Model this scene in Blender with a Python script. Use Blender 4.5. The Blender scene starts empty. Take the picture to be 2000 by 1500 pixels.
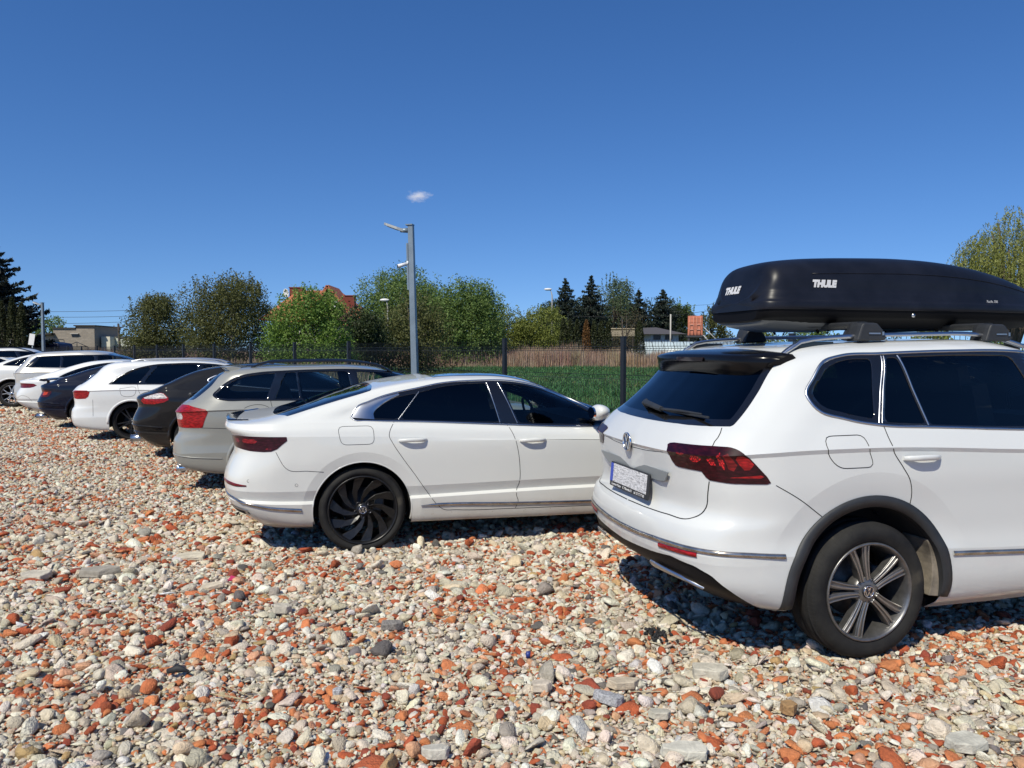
import bpy, bmesh, math, random
import numpy as np
from mathutils import Vector, Matrix, Euler
from mathutils.bvhtree import BVHTree
PI = math.pi
R = math.radians
sc = bpy.context.scene
C = sc.collection
# ---------------------------------------------------------------- camera
cam = bpy.data.cameras.new('camera'); camo = bpy.data.objects.new('camera', cam); C.objects.link(camo)
cam.sensor_width = 36.0; cam.lens = 36.0 * 1500 / 2000; cam.clip_end = 5000; cam.clip_start = 0.1
camo.location = (0, 0, 1.6); camo.rotation_euler = (PI / 2 - math.atan(65 / 1500), 0, 0)
sc.camera = camo
# ---------------------------------------------------------------- sky + sun
SUN_EL, SUN_AZ = R(49), R(211)          # azimuth clockwise from +Y: behind the camera, to the left
w = bpy.data.worlds.new("World"); sc.world = w; w.use_nodes = True
nt = w.node_tree; nt.nodes.clear()
sky = nt.nodes.new('ShaderNodeTexSky'); sky.sky_type = 'NISHITA'; sky.sun_disc = False
sky.sun_elevation = SUN_EL; sky.sun_rotation = SUN_AZ
sky.altitude = 0; sky.air_density = 1.0; sky.dust_density = 0.0; sky.ozone_density = 3.0
bg = nt.nodes.new('ShaderNodeBackground'); bg.inputs['Strength'].default_value = 0.095
wo = nt.nodes.new('ShaderNodeOutputWorld')
tc = nt.nodes.new('ShaderNodeTexCoord'); mpn = nt.nodes.new('ShaderNodeVectorMath'); mpn.operation = 'MULTIPLY_ADD'
mpn.inputs[1].default_value = (1, 1, 1.0); mpn.inputs[2].default_value = (0, 0, .085)
nt.links.new(tc.outputs['Generated'], mpn.inputs[0]); nt.links.new(mpn.outputs[0], sky.inputs[0])
hs = nt.nodes.new('ShaderNodeHueSaturation'); hs.inputs['Saturation'].default_value = 1.22; hs.inputs['Value'].default_value = 1.0
nt.links.new(sky.outputs[0], hs.inputs['Color']); tn = nt.nodes.new('ShaderNodeMix'); tn.data_type = 'RGBA'; tn.blend_type = 'MULTIPLY'; tn.inputs[0].default_value = 1; tn.inputs[7].default_value = (.94, 1.05, 1.30, 1)
nt.links.new(hs.outputs[0], tn.inputs[6]); nt.links.new(tn.outputs[2], bg.inputs[0]); nt.links.new(bg.outputs[0], wo.inputs[0])
sl = bpy.data.lights.new('sun', 'SUN'); sl.energy = 4.9; sl.angle = R(0.55); sl.color = (1.0, 0.945, 0.80)
so = bpy.data.objects.new('sun', sl); C.objects.link(so)
sd = Vector((math.sin(SUN_AZ) * math.cos(SUN_EL), math.cos(SUN_AZ) * math.cos(SUN_EL), math.sin(SUN_EL)))
so.rotation_euler = sd.to_track_quat('Z', 'Y').to_euler(); so.location = sd * 60
sc.view_settings.view_transform = 'Standard'; sc.view_settings.look = 'None'
sc.view_settings.exposure = 0.0; sc.view_settings.gamma = 1.0
sc.cycles.max_bounces = 8; sc.cycles.volume_bounces = 4; sc.cycles.transparent_max_bounces = 16; sc.cycles.caustics_reflective = False
# ---------------------------------------------------------------- naming helpers
def tag(o, label=None, cat=None, group=None, kind=None):
    if label: o['label'] = label
    if cat: o['category'] = cat
    if group: o['group'] = group
    if kind: o['kind'] = kind
    return o
def link(name, me, mats=(), parent=None):
    o = bpy.data.objects.new(name, me); C.objects.link(o)
    for m in (mats if isinstance(mats, (list, tuple)) else [mats]):
        if m is not None: me.materials.append(m)
    if parent is not None: o.parent = parent
    return o
def empty(name, loc=(0, 0, 0), rz=0, parent=None):
    o = bpy.data.objects.new(name, None); C.objects.link(o); o.location = loc; o.rotation_euler = (0, 0, rz)
    o.empty_display_size = 0.1
    if parent is not None: o.parent = parent
    return o
def from_bm(name, bm, mats, parent=None, smooth=False):
    me = bpy.data.meshes.new(name)
    if smooth:
        for f in bm.faces: f.smooth = True
    bm.to_mesh(me); bm.free()
    return link(name, me, mats, parent)
def mesh_np(name, V, F, mats, parent=None, smooth=False, attrs=None):
    """V (n,3), F (m,k) constant k"""
    me = bpy.data.meshes.new(name)
    V = np.asarray(V, np.float32); F = np.asarray(F, np.int32)
    k = F.shape[1]
    me.vertices.add(len(V)); me.vertices.foreach_set('co', V.ravel())
    me.loops.add(F.size); me.loops.foreach_set('vertex_index', F.ravel())
    me.polygons.add(len(F)); me.polygons.foreach_set('loop_start', np.arange(0, F.size, k, dtype=np.int32))
    me.polygons.foreach_set('loop_total', np.full(len(F), k, np.int32))
    if smooth: me.polygons.foreach_set('use_smooth', np.ones(len(F), bool))
    me.update(calc_edges=True)
    for nm, dom, typ, arr in (attrs or []):
        a = me.attributes.new(nm, typ, dom)
        a.data.foreach_set({'FLOAT_COLOR': 'color', 'FLOAT': 'value', 'FLOAT_VECTOR': 'vector', 'INT': 'value'}[typ], np.asarray(arr).ravel())
    return link(name, me, mats, parent)
def copy_tree(o, parent=None):
    c = o.copy(); C.objects.link(c); c.parent = parent
    for ch in list(o.children): copy_tree(ch, c)
    return c
# ---------------------------------------------------------------- small mesh builder
class MB:
    def __init__(s): s.bm = bmesh.new(); s.mi = 0
    def _m(s, fs):
        for f in fs: f.material_index = s.mi
    def box(s, c, d, rot=None, taper=None):
        x, y, z = d[0] / 2, d[1] / 2, d[2] / 2
        vs = []
        for k in (-1, 1):
            t = 1 if (k < 0 or taper is None) else taper
            for a, b in ((-1, -1), (1, -1), (1, 1), (-1, 1)):
                v = Vector((a * x * t, b * y * t, k * z))
                if rot: v = rot @ v
                vs.append(s.bm.verts.new(v + Vector(c)))
        fs = [s.bm.faces.new([vs[i] for i in q]) for q in ((3, 2, 1, 0), (4, 5, 6, 7), (0, 1, 5, 4), (1, 2, 6, 5), (2, 3, 7, 6), (3, 0, 4, 7))]
        s._m(fs); return s
    def tube(s, pts, rad, n=8, caps=True):
        pts = [Vector(p) for p in pts]; rs = rad if isinstance(rad, (list, tuple)) else [rad] * len(pts)
        rings = []
        t0 = None
        for i, p in enumerate(pts):
            t = (pts[min(i + 1, len(pts) - 1)] - pts[max(i - 1, 0)]).normalized()
            up = Vector((0, 0, 1)) if abs(t.z) < .9 else Vector((1, 0, 0))
            a = t.cross(up).normalized(); b = t.cross(a).normalized()
            rings.append([s.bm.verts.new(p + (a * math.cos(2 * PI * k / n) + b * math.sin(2 * PI * k / n)) * rs[i]) for k in range(n)])
        fs = []
        for i in range(len(pts) - 1):
            for k in range(n):
                f = s.bm.faces.new((rings[i][k], rings[i][(k + 1) % n], rings[i + 1][(k + 1) % n], rings[i + 1][k])); f.smooth = True; fs.append(f)
        if caps: fs.append(s.bm.faces.new(rings[0][::-1])); fs.append(s.bm.faces.new(rings[-1]))
        s._m(fs); return s
    def lathe(s, prof, n=48, axis='Y', c=(0, 0, 0), smooth=True):
        """prof: (r, h) list, revolved round axis"""
        rings = []
        for r, h in prof:
            ring = []
            for k in range(n):
                a = 2 * PI * k / n
                v = Vector((r * math.cos(a), h, r * math.sin(a))) if axis == 'Y' else Vector((r * math.cos(a), r * math.sin(a), h))
                ring.append(s.bm.verts.new(v + Vector(c)))
            rings.append(ring)
        fs = []
        for i in range(len(prof) - 1):
            for k in range(n):
                f = s.bm.faces.new((rings[i][k], rings[i][(k + 1) % n], rings[i + 1][(k + 1) % n], rings[i + 1][k])); f.smooth = smooth; fs.append(f)
        s._m(fs); return s
    def prism(s, poly, a0, a1, axis='Y', c=(0, 0, 0), scale1=1.0):
        """poly in the plane normal to axis, extruded a0..a1"""
        def P(u, v, h, sc=1):
            u *= sc; v *= sc
            return Vector((u, h, v) if axis == 'Y' else (u, v, h) if axis == 'Z' else (h, u, v)) + Vector(c)
        A = [s.bm.verts.new(P(u, v, a0)) for u, v in poly]; B = [s.bm.verts.new(P(u, v, a1, scale1)) for u, v in poly]
        n = len(poly); fs = [s.bm.faces.new(A[::-1]), s.bm.faces.new(B)]
        for i in range(n): fs.append(s.bm.faces.new((A[i], A[(i + 1) % n], B[(i + 1) % n], B[i])))
        s._m(fs); return s
    def done(s, name, mats, parent=None, bevel=0, seg=2, autos=False):
        bmesh.ops.recalc_face_normals(s.bm, faces=s.bm.faces)
        o = from_bm(name, s.bm, mats, parent)
        if bevel:
            m = o.modifiers.new('bevel', 'BEVEL'); m.width = bevel; m.segments = seg; m.limit_method = 'ANGLE'; m.angle_limit = R(35)
            m.harden_normals = False
        return o
# ---------------------------------------------------------------- materials
MC = {}
def new_mat(name):
    m = bpy.data.materials.new(name); m.use_nodes = True
    b = m.node_tree.nodes['Principled BSDF']; return m, m.node_tree, b
def noise(nt, scale, detail=4, rough=.6, vec=None, typ='obj'):
    n = nt.nodes.new('ShaderNodeTexNoise'); n.inputs['Scale'].default_value = scale; n.inputs['Detail'].default_value = detail
    n.inputs['Roughness'].default_value = rough
    if vec is None:
        tc = nt.nodes.new('ShaderNodeTexCoord'); vec = tc.outputs['Object']
    nt.links.new(vec, n.inputs['Vector']); return n
def ramp(nt, fac, stops, interp='LINEAR'):
    r = nt.nodes.new('ShaderNodeValToRGB'); r.color_ramp.interpolation = interp
    e = r.color_ramp.elements
    while len(e) < len(stops): e.new(0.5)
    for i, (p, c) in enumerate(stops):
        e[i].position = p; e[i].color = (*c, 1) if len(c) == 3 else c
    nt.links.new(fac, r.inputs[0]); return r
def bump(nt, b, h, strength=.3, dist=.01):
    n = nt.nodes.new('ShaderNodeBump'); n.inputs['Strength'].default_value = strength; n.inputs['Distance'].default_value = dist
    nt.links.new(h, n.inputs['Height']); nt.links.new(n.outputs[0], b.inputs['Normal']); return n
def mat(name, col, rough=.5, metal=0, coat=0, var=0, vscale=8, bmp=0, bscale=60, spec=.5):
    if name in MC: return MC[name]
    m, nt, b = new_mat(name)
    b.inputs['Base Color'].default_value = (*col, 1); b.inputs['Roughness'].default_value = rough; b.inputs['Metallic'].default_value = metal
    b.inputs['Coat Weight'].default_value = coat; b.inputs['Coat Roughness'].default_value = .03; b.inputs['Specular IOR Level'].default_value = spec
    if var:
        n = noise(nt, vscale, 5)
        r = ramp(nt, n.outputs['Fac'], [(.3, tuple(c * (1 - var) for c in col)), (.7, tuple(min(1, c * (1 + var)) for c in col))])
        nt.links.new(r.outputs[0], b.inputs['Base Color'])
    if bmp:
        n2 = noise(nt, bscale, 5); bump(nt, b, n2.outputs['Fac'], bmp, .01)
    MC[name] = m; return m
def math_n(nt, op, a, b=None, clamp=False):
    n = nt.nodes.new('ShaderNodeMath'); n.operation = op; n.use_clamp = clamp
    for i, v in enumerate((a, b)):
        if v is None: continue
        if isinstance(v, (int, float)): n.inputs[i].default_value = v
        else: nt.links.new(v, n.inputs[i])
    return n.outputs[0]
def mix_col(nt, fac, a, b):
    n = nt.nodes.new('ShaderNodeMix'); n.data_type = 'RGBA'
    if isinstance(fac, (int, float)): n.inputs[0].default_value = fac
    else: nt.links.new(fac, n.inputs[0])
    for i, v in ((6, a), (7, b)):
        if isinstance(v, tuple): n.inputs[i].default_value = (*v, 1)
        else: nt.links.new(v, n.inputs[i])
    return n.outputs[2]
def paint(name, col, dirt=.35, metal=0, rough=.32, coat=.8):
    """car lacquer with road dust that thickens towards the sills (it is dirt, it stays there)"""
    if name in MC: return MC[name]
    m, nt, b = new_mat(name)
    tc = nt.nodes.new('ShaderNodeTexCoord'); sx = nt.nodes.new('ShaderNodeSeparateXYZ'); nt.links.new(tc.outputs['Object'], sx.inputs[0])
    n = noise(nt, 5, 6, .7, tc.outputs['Object']); n2 = noise(nt, 45, 3, .6, tc.outputs['Object'])
    mr = nt.nodes.new('ShaderNodeMapRange'); nt.links.new(sx.outputs['Z'], mr.inputs[0])
    mr.inputs[1].default_value = .46; mr.inputs[2].default_value = .16; mr.inputs[3].default_value = 0; mr.inputs[4].default_value = 1
    f = math_n(nt, 'MULTIPLY', mr.outputs[0], math_n(nt, 'ADD', n.outputs['Fac'], .2))
    f = math_n(nt, 'MULTIPLY', f, dirt, True)
    spots = math_n(nt, 'MULTIPLY', math_n(nt, 'GREATER_THAN', n2.outputs['Fac'], .69), mr.outputs[0])
    f2 = math_n(nt, 'ADD', f, math_n(nt, 'MULTIPLY', spots, dirt), True)
    c = mix_col(nt, f2, col, (.30, .23, .16))
    nt.links.new(c, b.inputs['Base Color'])
    b.inputs['Metallic'].default_value = metal; b.inputs['Roughness'].default_value = max(rough, .5) if max(col) < .1 else rough; b.inputs['Specular IOR Level'].default_value = .05 if max(col) < .1 else .3
    nt.links.new(math_n(nt, 'SUBTRACT', coat * (1.2 if max(col) < .1 else 1), f2, True), b.inputs['Coat Weight']); b.inputs['Coat Roughness'].default_value = .04; b.inputs['Coat IOR'].default_value = 1.38 if max(col) < .1 else 1.5
    MC[name] = m; return m
def glass(name, tint, rough=.0, ior=1.45):
    if name in MC: return MC[name]
    m, nt, b = new_mat(name); nt.nodes.remove(b); out = nt.nodes['Material Output']
    tr = nt.nodes.new('ShaderNodeBsdfTransparent'); tr.inputs[0].default_value = (*tint, 1)
    gl = nt.nodes.new('ShaderNodeBsdfGlossy'); gl.inputs['Roughness'].default_value = .015; gl.inputs[0].default_value = (.9, .95, 1, 1)
    fr = nt.nodes.new('ShaderNodeFresnel'); fr.inputs[0].default_value = ior
    mx = nt.nodes.new('ShaderNodeMixShader'); nt.links.new(fr.outputs[0], mx.inputs[0]); nt.links.new(tr.outputs[0], mx.inputs[1]); nt.links.new(gl.outputs[0], mx.inputs[2])
    nt.links.new(mx.outputs[0], out.inputs[0]); MC[name] = m; return m
# ---------------------------------------------------------------- ground
gm, nt, b = new_mat('rubble_ground')
tc = nt.nodes.new('ShaderNodeTexCoord')
v1 = nt.nodes.new('ShaderNodeTexVoronoi'); v1.inputs['Scale'].default_value = 36; nt.links.new(tc.outputs['Object'], v1.inputs['Vector'])
sep = nt.nodes.new('ShaderNodeSeparateColor'); nt.links.new(v1.outputs['Color'], sep.inputs[0])
cr = ramp(nt, sep.outputs[0], [(.0, (.50, .45, .38)), (.16, (.60, .55, .47)), (.32, (.42, .38, .33)), (.46, (.56, .49, .40)), (.62, (.50, .17, .075)), (.72, (.54, .47, .38)), (.82, (.20, .17, .145)), (.88, (.44, .33, .21)), (.94, (.48, .22, .13))], 'CONSTANT')
n = noise(nt, .35, 4, .6, tc.outputs['Object']); r2 = ramp(nt, n.outputs['Fac'], [(.35, (0, 0, 0)), (.65, (1, 1, 1))])
n3 = noise(nt, 3.0, 6, .7, tc.outputs['Object']); soil = ramp(nt, n3.outputs['Fac'], [(.3, (.36, .28, .20)), (.7, (.50, .42, .32))])
dirtf = math_n(nt, 'MULTIPLY', r2.outputs[0], .45)
nt.links.new(mix_col(nt, dirtf, cr.outputs[0], soil.outputs[0]), b.inputs['Base Color']); b.inputs['Roughness'].default_value = .95
bump(nt, b, v1.outputs['Distance'], .8, .03).invert = True
m = MB(); m.box((0, 500, -.512), (3000, 3000, 1.0)); g = m.done('ground', gm); tag(g, kind='structure')
# ---------------------------------------------------------------- crushed concrete and brick: uncountable stones, one object
def stone_template(rng, flat=.6, n=2, cuts=7):
    bm = bmesh.new(); bmesh.ops.create_icosphere(bm, subdivisions=n, radius=1.0)
    P = np.array([v.co[:] for v in bm.verts])
    for _ in range(cuts):                       # broken faces: planes that clip the lump
        d = rng.normal(size=3); d /= np.linalg.norm(d); lim = rng.uniform(.38, .78)
        t = P @ d; P -= np.outer(np.maximum(0, t - lim), d)
    P *= 1 + .022 * rng.normal(size=(len(P), 1)); P[:, 1] *= rng.uniform(.6, .95); P[:, 2] *= flat * rng.uniform(.7, 1.15)
    F = np.array([[v.index for v in f.verts] for f in bm.faces]); bm.free(); return P, F
def stone_material(name):
    m, nt, b = new_mat(name)
    at = nt.nodes.new('ShaderNodeAttribute'); at.attribute_type = 'INSTANCER'; at.attribute_name = 'col'
    tc = nt.nodes.new('ShaderNodeTexCoord'); n = noise(nt, 2.2, 5, .7, tc.outputs['Object'])
    r = ramp(nt, n.outputs['Fac'], [(.3, (.72, .70, .67)), (.6, (1.08, 1.06, 1.04)), (.75, (1.2, 1.2, 1.2))])
    mx = nt.nodes.new('ShaderNodeMix'); mx.data_type = 'RGBA'; mx.blend_type = 'MULTIPLY'; mx.inputs[0].default_value = 1
    nt.links.new(at.outputs['Color'], mx.inputs[6]); nt.links.new(r.outputs[0], mx.inputs[7]); nt.links.new(mx.outputs[2], b.inputs['Base Color'])
    b.inputs['Roughness'].default_value = .92; n2 = noise(nt, 7, 3, .6, tc.outputs['Object']); bump(nt, b, n2.outputs['Fac'], .5, .12)
    return m
def scatter(name, templates, pos, rot, scl, pick, col, material, smooth=False):
    """points + template lumps in one mesh; a node tree puts a lump on every point"""
    V, F, tid = [], [], []; o = 0
    for i, (p, f) in enumerate(templates):
        V.append(p); F.append(f + o); tid += [i] * len(p); o += len(p)
    nt_ = o; V.append(pos); V = np.concatenate(V); F = np.concatenate(F); n = len(pos)
    tid = np.array(tid + [-1] * n, np.int32)
    def pad(a, d): return np.concatenate([np.full((nt_,) + a.shape[1:], d, a.dtype), a])
    ob = mesh_np(name, V, F, material, smooth=smooth, attrs=[
        ('tid', 'POINT', 'INT', tid), ('rot', 'POINT', 'FLOAT_VECTOR', pad(rot.astype(np.float32), 0)), ('scl', 'POINT', 'FLOAT_VECTOR', pad(scl.astype(np.float32), 1)),
        ('pick', 'POINT', 'INT', pad(pick.astype(np.int32), 0)), ('col', 'POINT', 'FLOAT_COLOR', pad(np.c_[col, np.ones(n)].astype(np.float32), 1))])
    ng = bpy.data.node_groups.new(name, 'GeometryNodeTree'); ng.interface.new_socket('Geometry', in_out='INPUT', socket_type='NodeSocketGeometry'); ng.interface.new_socket('Geometry', in_out='OUTPUT', socket_type='NodeSocketGeometry')
    N, L = ng.nodes.new, ng.links.new
    gi, go = N('NodeGroupInput'), N('NodeGroupOutput')
    def na(nm, t): a = N('GeometryNodeInputNamedAttribute'); a.data_type = t; a.inputs[0].default_value = nm; return a.outputs[0]
    tidn = na('tid', 'INT'); cmp = N('FunctionNodeCompare'); cmp.data_type = 'INT'; cmp.operation = 'GREATER_EQUAL'; L(tidn, cmp.inputs[2]); cmp.inputs[3].default_value = 0
    sg = N('GeometryNodeSeparateGeometry'); sg.domain = 'POINT'; L(gi.outputs[0], sg.inputs[0]); L(cmp.outputs[0], sg.inputs[1])
    sp = N('GeometryNodeSplitToInstances'); sp.domain = 'FACE'; L(sg.outputs[0], sp.inputs[0]); L(tidn, sp.inputs['Group ID'])
    ip = N('GeometryNodeInstanceOnPoints'); L(sg.outputs[1], ip.inputs['Points']); L(sp.outputs[0], ip.inputs['Instance']); ip.inputs['Pick Instance'].default_value = True
    L(na('pick', 'INT'), ip.inputs['Instance Index']); L(na('rot', 'FLOAT_VECTOR'), ip.inputs['Rotation']); L(na('scl', 'FLOAT_VECTOR'), ip.inputs['Scale'])
    L(ip.outputs[0], go.inputs[0])
    md = ob.modifiers.new('scatter', 'NODES'); md.node_group = ng
    return ob
rng = np.random.default_rng(7)
PAL = [((.70, .63, .50), .27), ((.80, .74, .62), .22), ((.55, .485, .375), .12), ((.64, .52, .35), .09), ((.38, .345, .295), .04), ((.45, .105, .04), .085), ((.62, .215, .085), .095), ((.68, .37, .22), .055),
       ((.30, .065, .035), .03), ((.48, .33, .15), .015), ((.14, .13, .12), .015), ((.72, .70, .66), .02), ((.22, .20, .185), .01)]
def pick_cols(n, rng, xy=None):
    pr = np.array([p for c, p in PAL]); pr /= pr.sum()
    cs = np.array([c for c, p in PAL])
    u = rng.random(n)
    if xy is not None:                            # brick comes in drifts
        f = np.sin(xy[:, 0] * 3.1 + 1.3 * np.sin(xy[:, 1] * 2.3)) * np.sin(xy[:, 1] * 3.7 + 1.1 * np.sin(xy[:, 0] * 1.9)) + .6 * np.sin(xy[:, 0] * 9.3 + xy[:, 1] * 6.1) * np.sin(xy[:, 1] * 10.7)
        isb = np.array([0, 0, 0, 0, 0, 1, 1, 1, 1, .4, 0, 0, 0]); w_ = pr[None, :] * (1 + isb[None, :] * np.clip(f, -.8, 1.4)[:, None])
        cdf = np.cumsum(w_ / w_.sum(1, keepdims=True), 1); k = np.minimum((u[:, None] > cdf).sum(1), len(cs) - 1)
    else: k = np.searchsorted(np.cumsum(pr), u)
    c = cs[k] * rng.normal(1, .10, (n, 1)) * rng.normal(1, .03, (n, 3)); return np.clip(c, .02, .85), k
temps = [stone_template(rng, .58, 2, 11) for _ in range(9)] + [stone_template(rng, .32, 2, 9) for _ in range(6)]
temps2 = [stone_template(rng, .6, 1, 5) for _ in range(6)]
def cloud(d0, d1, dens, smin, smed, sig, smax, rng, margin=2.3, z0=-.004):
    n = int(dens * (.69 * (d1 * d1 - d0 * d0) + 2 * margin * (d1 - d0)))
    d = np.sqrt(rng.uniform(d0 * d0, d1 * d1, n)) ; x = rng.uniform(-1, 1, n) * (.69 * d + margin)
    # keep out of what lies beyond the fence line
    keep = (x - 1.55) * .743 + (d - 10.7) * .667 < .35
    x, d = x[keep], d[keep]; n = len(x)
    # trodden, dusty patches where the fines show
    f = np.sin(x * .55 + 1.7 * np.sin(d * .31)) * np.sin(d * .8 + x * .25 + .9) + .45 * np.sin(x * 1.9 + d * 1.3) * np.sin(d * 2.3 - x)
    kp = rng.random(n) > np.clip((f - .62) * 1.6, 0, .62); x, d = x[kp], d[kp]; n = len(x)
    s = np.clip(smed * np.exp(rng.normal(0, sig, n)) * np.where(rng.random(n) < .010, 2.3, 1), smin, smax)
    z = z0 + rng.uniform(-.3, .75, n) * s * .6
    rot = np.c_[rng.normal(0, .35, n), rng.normal(0, .35, n), rng.uniform(0, 2 * PI, n)]
    scl = np.c_[s, s, s] * rng.uniform(.8, 1.2, (n, 3)) ; return np.c_[x, d, z], rot, scl
pa, ra_, sa = cloud(2.2, 7.5, 5000, .004, .0125, .60, .080, rng)
pb_, rb_, sb = cloud(7.5, 19, 2000, .007, .0155, .48, .055, rng)
pc, rc_, sc_ = cloud(18, 42, 90, .03, .05, .3, .11, rng)
col, kk = pick_cols(len(pa), rng, pa[:, :2])
sm = stone_material('broken_stone')
gr = scatter('gravel', temps, pa, ra_, sa, rng.integers(0, len(temps), len(pa)), col, sm); tag(gr, 'crushed pale concrete and red brick rubble covering the car park', 'gravel', kind='stuff')
P2 = np.r_[pb_, pc]; col, kk = pick_cols(len(P2), rng, P2[:, :2])
gr2 = scatter('gravel', temps2, P2, np.r_[rb_, rc_], np.r_[sb, sc_], rng.integers(0, len(temps2), len(P2)), col, sm); tag(gr2, 'far spread of pale and red rubble reaching back along the row of cars', 'gravel', kind='stuff')
# ================================================================ cars: lofted bodies
def hermite(P, n_per, crease=None, closed=False):
    """non-uniform Catmull-Rom through P (k,d); n_per samples per segment (int or list); crease: set of indices with broken tangents"""
    P = np.asarray(P, float); k = len(P); crease = crease or set()
    if isinstance(n_per, int): n_per = [n_per] * (k - 1)
    d = np.linalg.norm(P[1:] - P[:-1], axis=-1) + 1e-9
    S = (P[1:] - P[:-1]) / d[:, None]
    def tan(i, side):
        if i == 0: return S[0]
        if i == k - 1: return S[-1]
        if i in crease: return S[i - 1] if side < 0 else S[i]
        return (S[i - 1] * d[i] + S[i] * d[i - 1]) / (d[i] + d[i - 1])
    out = []
    for i in range(k - 1):
        m0, m1 = tan(i, 1) * d[i], tan(i + 1, -1) * d[i]
        for j in range(n_per[i]):
            t = j / n_per[i]; t2, t3 = t * t, t ** 3
            out.append((2 * t3 - 3 * t2 + 1) * P[i] + (t3 - 2 * t2 + t) * m0 + (-2 * t3 + 3 * t2) * P[i + 1] + (t3 - t2) * m1)
    out.append(P[-1]); return np.array(out)
def fint(v, x):
    if isinstance(v, (int, float)): return np.full_like(np.asarray(x, float), v)
    xs = [a for a, b in v]; pts = hermite([(a, b) for a, b in v], 8)
    return np.interp(x, pts[:, 0], pts[:, 1])
REAR = [(0, 0), (.010, .30), (.035, .56), (.085, .76), (.17, .89), (.33, .965), (.60, .995)]
FRONT = [(0, 0), (.02, .28), (.07, .52), (.16, .72), (.29, .86), (.46, .95), (.75, .99)]
def ring(z, xr, w, xf, rp=REAR, fp=FRONT, rs=1.0, fs=1.0, nm=40, nr=5):
    r = [(xr + dx * rs, f) for dx, f in rp]; f = [(xf - dx * fs, g) for dx, g in fp][::-1]
    x0, x1 = r[-1][0], f[0][0]
    mid = [(x0 + (x1 - x0) * t, 1.0) for t in (.12, .3, .5, .7, .88)]
    pts = [(x, g * float(fint(w, x))) for x, g in r + mid + f]
    ns = [nr] * (len(r) - 1) + [max(1, nm // 6)] * 6 + [nr - 1] * (len(f) - 1)
    c = hermite(pts, ns)
    c[0, 1] = 0; c[-1, 1] = 0
    zz = fint(z, c[:, 0])
    return np.stack([c[:, 0], -np.abs(c[:, 1]), zz], 1)
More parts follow.
